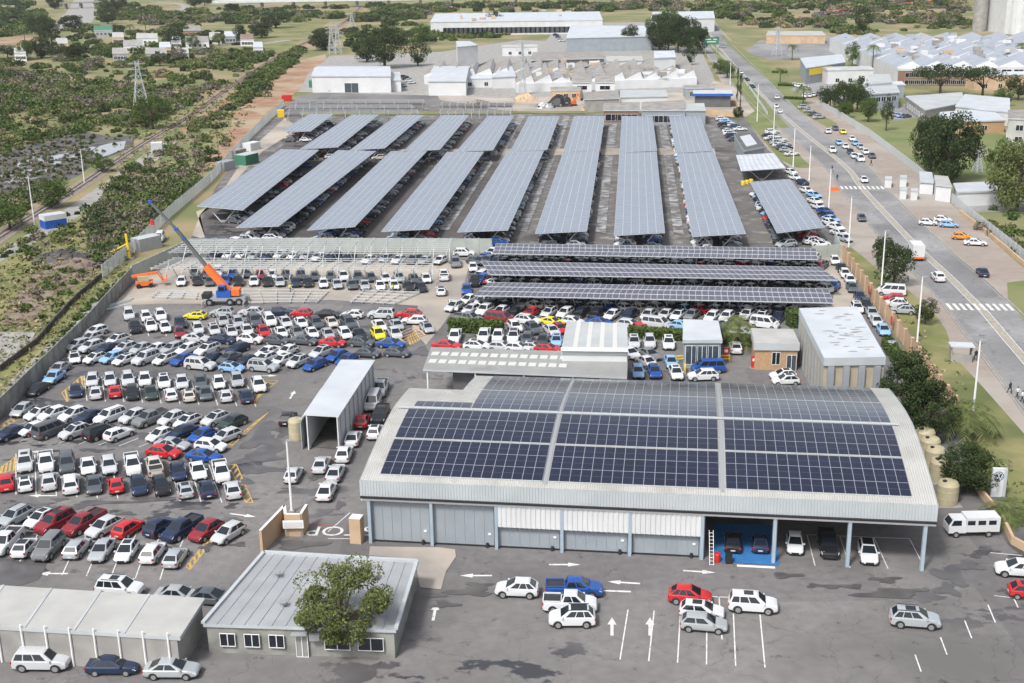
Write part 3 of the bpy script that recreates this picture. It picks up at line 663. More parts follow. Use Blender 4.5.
for k in range(5):
    s0, s1 = .17 + k * .2, .24 + k * .2
    if s1 > 1: continue
    ptsq = [BL.lerp(BR, s0), BL.lerp(BR, s1), TL.lerp(TR, s1), TL.lerp(TR, s0)]; m_.face([(v.x, v.y, 7.23) for v in ptsq], 'translucent')
m_.obj('roof_stripes', bt, o)
m_ = MB(); m_.bar(BL + Vector((0, 0, .15)), BR + Vector((0, 0, .15)), .8, .3, 'steel_white'); m_.obj('parapet', bt, o)
# ---- small white-roofed glazed office
bt, o, q = flat_building('glazed_pavilion', [(683, 319), (718.5, 320.5), (722.5, 340), (682.7, 340)], 4.4, 'blue_grey', 'white_roof', 'small flat white roofed glazed office between the two hedges', th=.5, win=(('f', .6, 3.4, 3, 1.7, 'window', 'glass_b'), ('r', .6, 3.4, 2, 2.2, 'window', 'glass_b')))
# ---- brick service office
bt, o, q = flat_building('brick_office', [(751, 328), (793, 329), (800, 343.5), (754, 343)], 4.2, 'brick', 'pale_roof', 'low brick office with a pale roof joined to the tall office', th=1.1, win=(('f', .9, 2.7, 1, 1.1, 'window', 'glass'),))
facade(bt, o, q[3].lerp(q[2], .72), q[3].lerp(q[2], .95), .05, 2.4, 1, 1.3, 'door', 'glass_b', margin=.02)
# ---- tall office
bt, o, q = flat_building('tall_office', [(799, 308), (857, 306.5), (886, 357), (824, 358)], 7.6, 'beige_wall', 'white_roof', 'two storey office with a stained pale roof and beige walls with pillars', th=1.1, over=.3)
TL, TR, BR, BL = q
for i in range(9):
    m_ = MB(); a = TL.lerp(BL, (i + .35) / 9); d = (BL - TL).normalized(); n_ = Vector((d.y, -d.x, 0)); c = a
    m_.box((*(c - n_ * .15).xy, 3.2), (.7, .35, 6.4), 'blue_grey', math.atan2(d.y, d.x)); m_.obj('pillar', bt, o)
for i in range(4):
    m_ = MB(); a = BL.lerp(BR, (i + .5) / 4); d = (BR - BL).normalized(); m_.box((a.x, a.y, 3.2), (.8, .4, 6.4), 'blue_grey', math.atan2(d.y, d.x)); m_.obj('pillar', bt, o)
m_ = MB(); rr = random.Random(3)
for k in range(34):
    s, t = .25 + .6 * rr.random(), .05 + .9 * rr.random(); a = TL.lerp(TR, s).lerp(BL.lerp(BR, s), t); a.z = 7.604 + k * .0004
    L_ = .2 + rr.random() * .8; n = 7; m_.face([(a.x + L_ * math.cos(q_ * 2 * math.pi / n) * rr.uniform(.6, 1.2), a.y + .25 * math.sin(q_ * 2 * math.pi / n) * rr.uniform(.6, 1.3), a.z) for q_ in range(n)], 'concrete')
m_.obj('roof_stains', bt, o)
flat_building('covered_walkway', [(829, 366), (849, 366), (857, 388), (834, 388)], 3.2, 'glass_b', 'corr_white', 'short covered walkway with white roof between tall office and hall', th=.3)
# ---- wash tunnel
TQ = [(341, 359.5), (375, 360), (339, 416), (304, 414)]
q = quad_rect(TQ, 4.8); o = sum(q, Vector()) / 4; o.z = 0; TL, TR, BR, BL = q
tun = thing('wash_tunnel', o, label='long white open-ended metal wash tunnel standing in the car park', cat='building')
m_ = MB(); m_.prism([v.xy[:] for v in q], 4.62, 4.8, 'white_wall', 'white_roof'); m_.obj('roof', tun, o)
dt = (TR - TL).normalized()
for P_, Q_, s in ((TL, BL, 1), (TR, BR, -1)):
    m_ = MB(); a, b = P_ + dt * .2 * s, Q_ + dt * .2 * s; m_.prism([a.xy[:], b.xy[:], (b + dt * .15 * s).xy[:], (a + dt * .15 * s).xy[:]], 0, 4.6, 'white_wall'); m_.obj('wall', tun, o)
    for i in range(9):
        c = P_.lerp(Q_, (i + .5) / 9) + dt * (.12 * s); m_ = MB(); m_.box((c.x, c.y, 2.3), (.12, .12, 4.5), 'steel'); m_.obj('wall_rib', tun, o)
m_ = MB(); a, b = TL, BL; lo = [(TL - dt * 2.2).xy[:], (TL.lerp(BL, .6) * 0 + TL).xy[:], BL.xy[:], (BL - dt * 2.2).xy[:]]
s0 = TL.lerp(BL, .45); m_.face([(*(s0 - dt * .7).xy, 3.9), (*(BL - dt * .7).xy, 3.9), (*BL.xy, 4.55), (*s0.xy, 4.55)], 'corr_white', [(0, 0), (9, 0), (9, 2), (0, 2)]); m_.obj('side_roof', tun, o)
m_ = MB(); m_.prism([(BL - dt * .5).xy[:], (BL - dt * .6).xy[:], (s0 - dt * .6).xy[:], (s0 - dt * .5).xy[:]], 0, 3.6, 'blue_grey'); m_.obj('side_wall', tun, o)
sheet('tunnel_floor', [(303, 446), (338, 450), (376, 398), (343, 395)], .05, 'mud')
# ---- foreground buildings
bt, o, q = flat_building('foreground_office', [(264, 553), (417, 562), (396, 630), (203, 624)], 3.0, 'conc_wall', 'far_roof', 'low flat grey roofed building in the foreground behind the leafy tree', th=.3, over=.3)
TL, TR, BR, BL = q
m_ = MB(); s = .56; m_.bar(TL.lerp(TR, s) + Vector((0, 0, .06)), BL.lerp(BR, s) + Vector((0, 0, .06)), .25, .12, 'steel'); m_.obj('roof_flashing', bt, o)
for P_, Q_ in ((TL, TR), (TR, BR), (TL, BL)):
    m_ = MB(); m_.bar(P_ + Vector((0, 0, .12)), Q_ + Vector((0, 0, .12)), .35, .24, 'fascia'); m_.obj('parapet', bt, o)
bt, o, q = flat_building('foreground_shed', [(-80, 580), (205, 598), (180, 637), (-110, 620)], 3.6, 'concrete', 'pale_roof', 'long low foreground shed with pale roof at the lower left', th=.35)
for i in range(12):
    m_ = MB(); a = q[3].lerp(q[2], (i + .5) / 12); m_.tube((a.x, a.y, 0), (a.x, a.y, 3.9), .1, n=6, mt='steel_white'); m_.obj('post', bt, o)
TL, TR, BR, BL = q
for k in range(4):
    m_ = MB(); c = TL.lerp(TR, .3 + .17 * k); e = BL.lerp(BR, .3 + .17 * k); c.z = e.z = 3.63; m_.bar(c, e, .25, .06, 'grey_roof'); m_.obj('roof_seam', bt, o)
# brick gate wall with notice board
def wall(name, px, h, th, mt, label, cat='wall', top=None, posts=0., post_mt=None, world=False, post_h=.1, group=None):
    P_ = [Vector(p) if world else G(*p) for p in px]; o = P_[0].copy(); o.z = 0
    w_ = thing(name, o, label=label, cat=cat, group=group)
    m_ = MB()
    for a, b in zip(P_, P_[1:]):
        d = (b - a).normalized(); n_ = Vector((-d.y, d.x, 0)) * th / 2; m_.prism([(a - n_).xy[:], (b - n_).xy[:], (b + n_).xy[:], (a + n_).xy[:]], 0, h, mt, top)
    m_.obj('panel' if posts else 'masonry', w_, o)
    if posts:
        cnt = 0; tot = sum((b - a).length for a, b in zip(P_, P_[1:])); step = max(posts, tot / 95)
        for a, b in zip(P_, P_[1:]):
            L = (b - a).length; n = max(1, int(L / step))
            for i in range(n):
                c = a.lerp(b, i / n); m_ = MB(); m_.box((c.x, c.y, (h + post_h) / 2), (th * 2.2, th * 2.2, h + post_h), post_mt or mt, math.atan2(b.y - a.y, b.x - a.x)); m_.obj('post', w_, o)
    return w_, o
wall('gate_wall', [(262, 553), (286, 527), (287, 536), (302, 536), (308, 526)], 2.6, .3, 'tan_wall', 'tan brick gate wall with white coping by the foreground office', top='steel_white')
wall('gate_pier', [(352, 541), (363, 542)], 2.9, 1.2, 'tan_wall', 'short tan brick gate pier at the corner of the hall', top='steel_white')
m_ = MB(); c = G(296, 533); m_.box((0, 0, 1.6), (2.2, .08, .9), 'steel_white'); m_.box((0, -.05, 1.6), (1.9, .03, .6), 'cloth_white')
for s in (-1, 1): m_.tube((s * .9, 0, 0), (s * .9, 0, 1.2), .04, mt='steel')
m_.obj('notice_board', loc=(c.x, c.y - .5, 0)) if False else link('notice_board', m_.mesh('notice_board'), None, (c.x, c.y - 1.2, 0), label='small white notice board in front of the brick gate wall', cat='notice board')
# precast concrete boundary wall
wall('precast_wall', [(-70, 487), (0, 419), (60, 359), (92, 327), (112, 304), (133, 281)], 2.7, .12, 'conc_wall', 'tall weathered precast concrete boundary wall with posts left of the cars', posts=2.4)
wall('precast_wall', [(133, 281), (190, 254), (300, 252), (400, 252.5), (492, 253)], 3.0, .12, 'conc_green', 'pale green precast wall running behind the unfinished steel carports', posts=2.4)
wall('precast_wall', [(812, 259), (840, 257), (834, 243)], 2.6, .12, 'conc_green', 'short pale green precast wall at the right end of the solar rows', posts=2.4)
wall('boundary_wall', [(842, 258), (848, 266), (880, 312), (918, 364), (962, 426)], 2.6, .25, 'tan_wall', 'long tan plastered boundary wall between car park and road verge', top='brown_brick', posts=4., post_mt='tan_wall')
wall('low_wall', [(972, 486), (1000, 520), (1012, 545), (1030, 555)], 1.0, .3, 'tan_wall', 'low tan wall edging the plant bed near the pylon sign')
wall('low_wall', [(0, 372), (37, 344), (56, 322), (76, 300), (103, 277)], 1.0, .15, 'mud', 'dark low mesh wall beyond the concrete boundary wall', posts=3.)
def fence(px, h, label, mt='galv', slat=.5, group=None):
    P_ = [G(*p) for p in px]; o = P_[0].copy(); f = thing('palisade_fence', o, label=label, cat='fence', group=group)
    m_ = MB(); tot = sum((b - a).length for a, b in zip(P_, P_[1:]))
    for a, b in zip(P_, P_[1:]):
        L = (b - a).length; d = (b - a) / L; n = int(L / slat)
        for i in range(n): c = a + d * (i + .5) * slat; m_.box((c.x, c.y, h / 2), (slat * .55, .04, h), mt, math.atan2(d.y, d.x))
        for z in (.3, h - .35): m_.bar(a + Vector((0, 0, z)), b + Vector((0, 0, z)), .05, .06, mt)
    m_.obj('pales', f, o); step = max(3., tot / 90)
    for a, b in zip(P_, P_[1:]):
        for i in range(max(1, int((b - a).length / step))):
            c = a.lerp(b, i / max(1, int((b - a).length / step))); m_ = MB(); m_.box((c.x, c.y, h / 2 + .05), (.12, .12, h + .1), mt); m_.obj('post', f, o)
fence([(103, 279), (135, 253), (170, 218), (212, 182), (236, 155), (256, 133), (276, 115), (284, 106)], 2.8, 'grey steel palisade fence between the scrub and the sandy track')
fence([(818, 106), (840, 118), (870, 137), (915, 172), (962, 212)], 2.3, 'pale palisade fence along the lawn beyond the road')
fence([(962, 212), (985, 230), (1010, 250), (1040, 275), (1100, 330)], 2.3, 'palisade fence on a tan plinth beyond the brick verge', mt='galv')
wall('fence_plinth', [(960, 214), (985, 233), (1010, 254), (1040, 280), (1100, 336)], .9, .3, 'tan_wall', 'tan plinth wall under the palisade fence beyond the brick verge')
fence([(700, 30), (712, 47), (735, 70), (752, 92), (768, 116)], 1.3, 'pale palisade fence behind the verge at the head of the road', mt='galv')
# ---- far industrial buildings ---------------------------------------------
def far(name, px, h, wall_, roof, label, rise=0., win=(), th=.4, **k): return flat_building(name, px, h, wall_, roof, label, rise=rise, win=win, th=th, **k)
far('warehouse', [(318, 66), (390, 66), (391, 76), (311, 76)], 7, 'white_wall', 'white_roof', 'white gabled warehouse beside the bare dirt track', rise=1.5, win=(('f', 0, 4, 1, 6, 'door', 'glass_b'),))
far('warehouse', [(386, 72), (400, 72), (401, 80), (384, 80)], 5, 'white_wall', 'white_roof', 'small white annex at the right of the white warehouse')
far('warehouse', [(434, 66), (470, 66), (466, 81), (428, 81)], 6, 'white_wall', 'white_roof', 'white warehouse with a wide pale roof left of the scrap heap', rise=1)
far('warehouse', [(500, 67), (512, 66), (516, 76), (492, 77)], 5, 'white_wall', 'white_roof', 'small white store beside the scrap heap')
far('office_block', [(456, 41), (470, 41), (478, 45), (457, 47)], 14, 'white_wall', 'white_roof', 'narrow white block at the end of the sawtooth factory')
far('longhouse', [(440, 14), (596, 12), (603, 20), (430, 22)], 9, 'white_wall', 'white_roof', 'very long white roofed factory at the top of the picture', rise=3, win=(('f', 1, 5, 30, 5, 'window', 'glass'),))
far('assembly_hall', [(574, 25), (648, 26), (652, 36), (566, 38)], 8, 'blue_grey', 'white_roof', 'big hall with pale blue roof left of the dark trees', rise=3)
far('tent_hall', [(655, 13), (712, 13), (715, 18), (650, 20)], 9, 'white_wall', 'white_roof', 'white hall with humped roof beyond the head of the road', rise=3)
far('low_depot', [(533, 52), (604, 52), (606, 58), (531, 60)], 6, 'shed_roof', 'old_roof', 'long dark roofed depot behind the sawtooth factory', rise=1)
far('white_church', [(654, 53), (673, 53), (676, 57), (654, 58)], 10, 'white_wall', 'white_roof', 'white gabled hall with a row of windows behind the sawtooth factory', rise=2, win=(('f', 2, 4, 6, 1.8, 'window', 'glass'),))
far('workshop', [(606, 56), (640, 56), (643, 60), (606, 61)], 6, 'white_wall', 'pale_roof', 'pale roofed workshop left of the white gabled hall', rise=1)
for i, (x, nm) in enumerate(((572, 'left'), (595, 'right'))):
    far('gabled_house', [(x, 76), (x + 19, 76), (x + 20, 82), (x, 82)], 6.5, 'white_wall', 'old_roof', f'white gabled office, the {nm} one of the pair in front of the sawtooths', rise=2, win=(('f', 3.5, 5, 1, 4, 'window', 'glass'),))
far('brick_shed', [(584, 92), (618, 90), (620, 98), (584, 99)], 5, 'concrete', 'old_roof', 'long pale shed with a row of piers behind the scrap yard')
far('brick_shed', [(604, 103), (640, 102), (640, 110), (603, 110)], 4.5, 'brown_brick', 'old_roof', 'dark windowed workshop behind the two middle solar rows', rise=1, win=(('f', .8, 3, 3, 4, 'window', 'glass'),))
far('brick_shed', [(620, 90), (666, 90), (668, 96), (620, 97)], 5, 'white_wall', 'grey_roof', 'pale grey roofed workshop in the scrap yard')
far('brick_shed', [(642, 102), (684, 100), (686, 110), (641, 110)], 5, 'blue_grey', 'old_roof', 'grey walled workshop with a mottled roof behind the right solar row', rise=1.2, win=(('f', .8, 3, 4, 3, 'window', 'glass'),))
far('brick_shed', [(686, 103), (704, 103), (706, 110), (686, 110)], 5, 'blue_grey', 'grey_roof', 'small grey workshop at the right end of the workshop row')
far('blue_canopy', [(693, 90), (732, 90), (733, 94), (693, 94)], 5, 'shed_roof', 'white_roof', 'low canopy with a bright blue edge at the end of the workshops', over=1)
q = quad_rect([(693, 90), (732, 90), (733, 94), (693, 94)], 5); m_ = MB(); m_.bar(q[3] + Vector((0, -.2, -.3)), q[2] + Vector((0, -.2, -.3)), .2, .9, 'crane_blue')
link('canopy_edge', m_.mesh('canopy_edge'), [o_ for o_ in sc.objects if o_.name.startswith('blue_canopy')][0]); sc.objects['canopy_edge'].location = -sc.objects['canopy_edge'].parent.location
wall('brick_wall', [(706, 115), (742, 118), (736, 106), (707, 104)], 2, .3, 'tan_wall', 'low orange brick yard wall beside the blue edged canopy')
# the two small white carport offices right of the arrays
bt, o, q = far('guard_office', [(734, 134), (752, 132), (765, 146), (744, 150)], 4, 'blue_grey', 'shed_roof', 'small dark office with a pale roof panel by the verge', th=.6)
m_ = MB(); TL, TR, BR, BL = q; c = [TL.lerp(TR, .2).lerp(BL.lerp(BR, .2), .2), TL.lerp(TR, .8).lerp(BL.lerp(BR, .8), .15), TL.lerp(TR, .75).lerp(BL.lerp(BR, .75), .8), TL.lerp(TR, .2).lerp(BL.lerp(BR, .2), .85)]
m_.face([(v.x, v.y, 4.02) for v in c][::-1], 'white_roof'); m_.obj('roof_panel', bt, o)
# sawtooth factories
def sawtooth(name, px, h, n, label, wall_, roofm, glassm, rise=4., steep=.22, bands=1, nwin=0, uvdir=0):
    """px: TL,TR,BR,BL; teeth run along TL->TR, each tooth's high edge faces right"""
    q = quad_rect(px, h); TL, TR, BR, BL = q; o = sum(q, Vector()) / 4; o.z = 0
    bt = thing(name, o, label=label, cat='factory'); m_ = MB(); m_.prism([v.xy[:] for v in q], 0, h, wall_); m_.obj('wall', bt, o)
    up = Vector((0, 0, rise))
    for b_ in range(bands):
        f0, f1 = b_ / bands, (b_ + .94) / bands
        for i in range(n):
            s0, s1, sm = i / n, (i + 1) / n, (i + 1 - steep) / n
            def P_(s, f): return TL.lerp(TR, s).lerp(BL.lerp(BR, s), f)
            a0, a1 = P_(s0, f0), P_(s0, f1); c0, c1 = P_(sm, f0) + up, P_(sm, f1) + up; e0, e1 = P_(s1, f0), P_(s1, f1)
            m_ = MB(); z = Vector((0, 0, .02)); m_.face([a0 + z, a1 + z, c1, c0], roofm); m_.face([c0, c1, e1 + z, e0 + z], glassm); m_.face([a1 + z, e1 + z, c1], wall_); m_.face([e0 + z, a0 + z, c0], wall_)
            m_.obj('roof_tooth', bt, o)
    if nwin: facade(bt, o, BL, BR, h - 4, h - 1, nwin, (BR - BL).length / nwin * .65)
    return bt, o, q
sawtooth('sawtooth_factory', [(430, 66), (560, 62), (560, 74), (424, 76)], 3.6, 8, 'grey sawtooth roofed factory nearest the white warehouse', 'white_wall', 'old_roof', 'white_wall', 2.8, .12, nwin=0)
sawtooth('sawtooth_factory', [(512, 70), (688, 62), (697, 78), (516, 84)], 3.6, 10, 'long sawtooth roofed factory with white gables in the middle distance', 'white_wall', 'old_roof', 'white_wall', 3.0, .15)
sawtooth('car_factory', [(830, 38), (1060, 36), (1130, 66), (898, 68)], 7, 9, 'huge pale sawtooth roofed brick factory at the upper right', 'white_wall', 'blue_roof', 'white_roof', 2.6, .4, bands=4, nwin=16)
far('brick_annex', [(896, 64), (990, 64), (1000, 70), (898, 70)], 6.6, 'brown_brick', 'pale_roof', 'brick office front of the huge factory with two rows of windows', win=(('f', .8, 2.4, 14, 3.2, 'window', 'glass'), ('f', 3.6, 5.4, 14, 3.2, 'window', 'glass')))
SB = [G(1004, 34), G(1100, 30)]; SB = [Vector((SB[0].x, SB[0].y + 40, 0)), Vector((SB[0].x + 130, SB[0].y + 40, 0)), Vector((SB[0].x + 130, SB[0].y, 0)), Vector((SB[0].x, SB[0].y, 0))]
bt, o, q = far('silo_block', None, 46, 'white_wall', 'white_roof', 'tall white silo block at the top right corner', world=[v + Vector((0, 0, 46)) for v in SB], over=.1)
for i in range(9):
    m_ = MB(); m_.tube((SB[3].x + 9 + i * 14, SB[3].y - 2, 0), (SB[3].x + 9 + i * 14, SB[3].y - 2, 44), 6.6, n=14, mt='white_wall'); m_.obj('silo_drum', bt, o)
m_ = MB(); c = G(979, 31); m_.tube((0, 0, 0), (0, 0, 60), 4.6, 4, 20, 'concrete'); link('chimney_stack', m_.mesh('chimney_stack'), None, c, label='thick grey chimney left of the white silo block', cat='chimney')
bt, o, q = far('showroom', [(800, 58), (842, 54), (846, 62), (806, 68)], 7, 'blue_grey', 'white_roof', 'grey showroom with a bright yellow banner across its front')
m_ = MB(); TL, TR, BR, BL = q; m_.bar(BL.lerp(BR, .08) + Vector((0, -.15, -2)), BL.lerp(BR, .62) + Vector((0, -.15, -2)), .12, 2.6, 'yellow'); m_.obj('banner', bt, o)
far('flat_office', [(862, 86), (896, 84), (900, 92), (868, 94)], 6, 'blue_grey', 'grey_roof', 'grey flat roofed office behind the dark verge trees', win=(('f', 3, 4.6, 5, 1.8, 'window', 'glass'),))
far('flat_office', [(870, 74), (890, 74), (892, 82), (866, 84)], 7, 'white_wall', 'grey_roof', 'grey annex between the palm and the brick factory')
far('canteen', [(905, 96), (962, 92), (966, 102), (925, 110)], 4.5, 'concrete', 'grey_roof', 'long low grey roofed canteen with brick ends on the lawn', win=(('l', 1, 2.6, 7, 2, 'window', 'glass'),))
far('canteen', [(940, 112), (990, 108), (1006, 120), (936, 122)], 4, 'brick', 'white_roof', 'white roofed brick block on the lawn right of the canteen', win=(('f', 1, 2.4, 2, 1.6, 'window', 'glass'),))
far('canteen', [(965, 94), (1010, 98), (1010, 112), (955, 106)], 4.6, 'white_wall', 'white_roof', 'white roofed block behind the brick canteen')
far('office_slab', [(1008, 110), (1080, 108), (1100, 122), (1008, 118)], 8, 'pale_roof', 'old_roof', 'cream office slab with rows of windows at the right edge', win=(('l', 1, 2.6, 5, 1.8, 'window', 'glass'), ('f', 1, 2.6, 8, 2, 'window', 'glass'), ('f', 4.4, 6, 8, 2, 'window', 'glass')))
far('long_store', [(768, 31), (822, 31), (826, 35), (766, 35)], 5, 'tan_wall', 'pale_roof', 'long narrow store beyond the upper right parking apron')
far('forecourt_shelter', [(953, 183), (1000, 181), (1004, 190), (957, 192)], 3.6, 'white_wall', 'white_roof', 'white roofed shelter at the factory gate beyond the fence')
far('gatehouse', [(934, 175), (948, 176), (952, 186), (936, 184)], 4, 'white_wall', 'pale_roof', 'small white gatehouse beside the factory fence')
far('kiosk', [(919, 171), (932, 172), (934, 182), (920, 181)], 3.2, 'white_wall', 'white_roof', 'white kiosk left of the gatehouse')
for x, y, lb in ((888, 178, 'grey green box kiosk, the upper left of four on the brick verge'), (903, 177, 'grey green box kiosk, the upper right of four on the brick verge'), (903, 189, 'white box kiosk, the lower left of four on the brick verge'), (914, 190, 'white box kiosk, the lower right of four on the brick verge')):
    far('kiosk', [(x - 3, y - 2), (x + 4, y - 2), (x + 4, y + 1), (x - 3, y + 1)], 2.3, 'white_wall', 'fascia', lb, cat='kiosk', over=.1, th=.2)
# village houses
for x, y, w_, rm, wm, lb in ((103, 29, 19, 'green', 'blue_grey', 'green roofed house below the motorway'), (147, 37, 22, 'pale_roof', 'white_wall', 'wide pale roofed house among the palms'), (165, 46, 12, 'white_roof', 'tan_wall', 'small house with cream walls among the palms'),
                          (197, 40, 24, 'old_roof', 'white_wall', 'long grey roofed villa on the lawn'), (232, 35, 16, 'white_roof', 'blue_grey', 'pale house left of the brown roofed house'), (247, 38, 14, 'redmud', 'white_wall', 'house with a brown pitched roof at the village edge'),
                          (62, 42, 12, 'pale_roof', 'tan_wall', 'cream house among dark trees below the motorway'), (120, 52, 16, 'concrete', 'concrete', 'low pale building in front of the palms'), (192, 29, 18, 'old_roof', 'brown_brick', 'low brown roofed farm store behind the villa'), (133, 44, 20, 'concrete', 'white_wall', 'long pale house left of the middle village palm'), (176, 40, 10, 'white_roof', 'white_wall', 'small white house left of the grey roofed villa'), (215, 36, 12, 'pale_roof', 'white_wall', 'pale cottage right of the grey roofed villa'), (118, 36, 12, 'pale_roof', 'tan_wall', 'tan cottage right of the green roofed house'), (156, 52, 22, 'concrete', 'concrete', 'low concrete platform building in front of the village'), (182, 52, 14, 'pale_roof', 'white_wall', 'low white house in front of the grey roofed villa'), (20, 52, 12, 'pale_roof', 'white_wall', 'white cottage at the far left of the village'), (258, 46, 10, 'white_roof', 'white_wall', 'tiny white house at the right end of the village')):
    far('house', [(x - w_ / 2 + 1, y - 2.5), (x + w_ / 2 - 1, y - 2.5), (x + w_ / 2, y + 1), (x - w_ / 2, y + 1)], 4.5, wm, rm, lb, rise=2, cat='house', win=(('f', 1, 2.6, 4, 1.8, 'window', 'glass'),))
# motorway bridge and elevated road at the top
br = thing('motorway_bridge', G(64, 9), label='concrete bridge crossing the far motorway', cat='bridge'); o = G(64, 9); a, b = G(60, 9), G(120, 7)
m_ = MB(); m_.bar(a + Vector((0, 0, 6)), b + Vector((0, 0, 6)), 9, 1.4, 'concrete'); m_.obj('deck', br, o)
for t in (.1, .35, .6, .85): m_ = MB(); p = a.lerp(b, t); m_.box((p.x, p.y, 2.6), (1.5, 7, 5.3), 'concrete'); m_.obj('pier', br, o)
ev = thing('elevated_road', G(440, 5), label='long pale elevated road across the top of the picture', cat='bridge'); o = G(440, 5); a, b = G(215, 9), G(660, 2)
m_ = MB(); m_.bar(a + Vector((0, 0, 7)), b + Vector((0, 0, 7)), 16, 2.2, 'white_wall'); m_.obj('deck', ev, o)
for i in range(14): m_ = MB(); p = a.lerp(b, (i + .5) / 14); m_.box((p.x, p.y, 3), (2, 8, 6.2), 'concrete'); m_.obj('pier', ev, o)
# far goods train
a, b = G(816, 16), G(945, 2)
tr = thing('goods_train', a, label='long goods train with red and blue wagons crossing the far plain', cat='train')
for i in range(20):
    p, q_ = a.lerp(b, i / 20), a.lerp(b, (i + .9) / 20); m_ = MB(); mt_ = ['crane_blue', 'red', 'tan_wall', 'red', 'steel', 'orange'][i % 6 if i else 0]
    m_.bar(p + Vector((0, 0, 1.9)), q_ + Vector((0, 0, 1.9)), 2.8, 2.2, mt_); m_.bar(p + Vector((0, 0, .5)), q_ + Vector((0, 0, .5)), 2, .7, 'dark'); m_.obj('wagon', tr, a)

# clutter on and between the far roofs
rr = random.Random(5)
vt = MB()
for nm_, px in (('factory roofs', [(430, 66), (560, 62), (560, 74), (424, 76)]), ('big factory', [(850, 40), (1050, 40), (1100, 62), (905, 64)]), ('back', [(440, 15), (590, 13), (600, 19), (432, 21)])):
    pass
for i, (x, y, w_, d_, h, a_, b_, lb) in enumerate(((520, 56, 20, 10, 5, 'white_wall', 'pale_roof', 'low pale store left of the dark depot'), (548, 88, 14, 8, 4, 'concrete', 'old_roof', 'small grey shed at the left of the piered shed'), (470, 88, 26, 8, 4, 'white_wall', 'white_roof', 'long white shed in front of the first sawtooths'),
     (700, 98, 12, 8, 4, 'blue_grey', 'old_roof', 'grey hut below the blue edged canopy'), (664, 86, 18, 9, 5, 'white_wall', 'white_roof', 'white shed under the right end of the sawtooths'), (640, 46, 30, 10, 6, 'white_wall', 'white_roof', 'white store behind the white gabled hall'), (566, 100, 12, 7, 4, 'tan_wall', 'old_roof', 'tan hut beside the grabbing machine'),
     (610, 113, 0, 0, 0, '', '', ''), (850, 84, 20, 12, 6, 'white_wall', 'grey_roof', 'grey roofed office right of the showroom'), (884, 98, 16, 10, 5, 'blue_grey', 'white_roof', 'white roofed lodge behind the flat office'), (1000, 90, 22, 10, 6, 'tan_wall', 'white_roof', 'white roofed wing between the trees at right'))):
    if w_ == 0: continue
    g_ = G(x, y); far('store_shed', None, h, a_, b_, lb, rise=.8, world=[g_ + Vector((-w_ / 2, d_, h)), g_ + Vector((w_ / 2, d_, h)), g_ + Vector((w_ / 2, 0, h)), g_ + Vector((-w_ / 2, 0, h))], win=(('f', .8, 2.4, 3, 1.6, 'window', 'glass'),))
for t_, h_, n_ in (([o_ for o_ in sc.objects if o_.get('label', '').startswith('huge pale')][0], 9.4, 70), ([o_ for o_ in sc.objects if o_.get('label', '').startswith('long sawtooth')][0], 6, 34), ([o_ for o_ in sc.objects if o_.get('label', '').startswith('very long')][0], 11.5, 12)):
    bb = [Vector(v) for c_ in KIDS[t_.name] if c_.name.startswith('wall') for v in c_.bound_box]; x0, x1 = min(v.x for v in bb), max(v.x for v in bb); y0, y1 = min(v.y for v in bb), max(v.y for v in bb)
    for _ in range(n_):
        m_ = MB(); m_.box((x0 * .8 + rr.random() * (x1 - x0) * .8 * 1., y0 * .8 + rr.random() * (y1 - y0) * .8, h_ * rr.uniform(.88, 1)), (rr.uniform(1.2, 5), rr.uniform(1, 3), rr.uniform(1, 2.4)), rr.choice(['steel', 'tan_wall', 'white_wall', 'old_roof'])); m_.obj('roof_vent', t_)

for i in (5, 6, 7, 8):
    m_ = MB(); c_ = hp(UB[i] + .22, .35, 0); m_.tube((c_.x, c_.y, 0), (c_.x, c_.y, 5.2), .07, n=6, mt='steel'); m_.obj('downpipe', hall, ho)
for u_, w_, mt_ in ((UB[5] + 1.6, 1.0, 'bay_blue'), (UB[5] + 4.5, .6, 'steel'), (UB[6] + 2, 2.2, 'dark'), (UB[7] + 3, 2.4, 'dark')):
    m_ = MB(); c_ = hp(u_, 13.9, 2.2); m_.box((c_.x, c_.y, 2.2), (w_, .08, .9 if mt_ != 'dark' else 2.2), mt_, math.atan2(ex.y, ex.x)); m_.obj('wall_board' if mt_ != 'dark' else 'door', hall, ho)
fo = [o_ for o_ in sc.objects if o_.name == 'foreground_office'][0]; TL, TR, BR, BL = quad_rect([(264, 553), (417, 562), (396, 630), (203, 624)], 3.0); oo = fo.location
for k in range(1, 14):
    if abs(k / 14 - .56) < .03: continue
    m_ = MB(); a_, b_ = TL.lerp(TR, k / 14), BL.lerp(BR, k / 14); a_.z = b_.z = 3.025; m_.bar(a_, b_, .07, .05, 'steel'); m_.obj('roof_rib', fo, oo)
for s_, t_ in ((.78, .3), (.2, .35), (.35, .75)):
    c_ = TL.lerp(TR, s_).lerp(BL.lerp(BR, s_), t_); m_ = MB(); m_.tube((c_.x, c_.y, 3.0), (c_.x, c_.y, 3.5), .22, .16, 10, 'steel'); m_.box((c_.x, c_.y, 3.6), (.7, .7, .1), 'steel'); m_.obj('roof_vent', fo, oo)
facade(fo, oo, BL.lerp(BR, .05), BL.lerp(BR, .45), .9, 2.1, 3, 1.3, margin=.02); facade(fo, oo, BL.lerp(BR, .46), BL.lerp(BR, .56), .05, 2.2, 1, 1.0, 'door', 'conc_wall', margin=.02); facade(fo, oo, BL.lerp(BR, .6), BL.lerp(BR, .96), .9, 2.1, 2, 2.2, margin=.02)
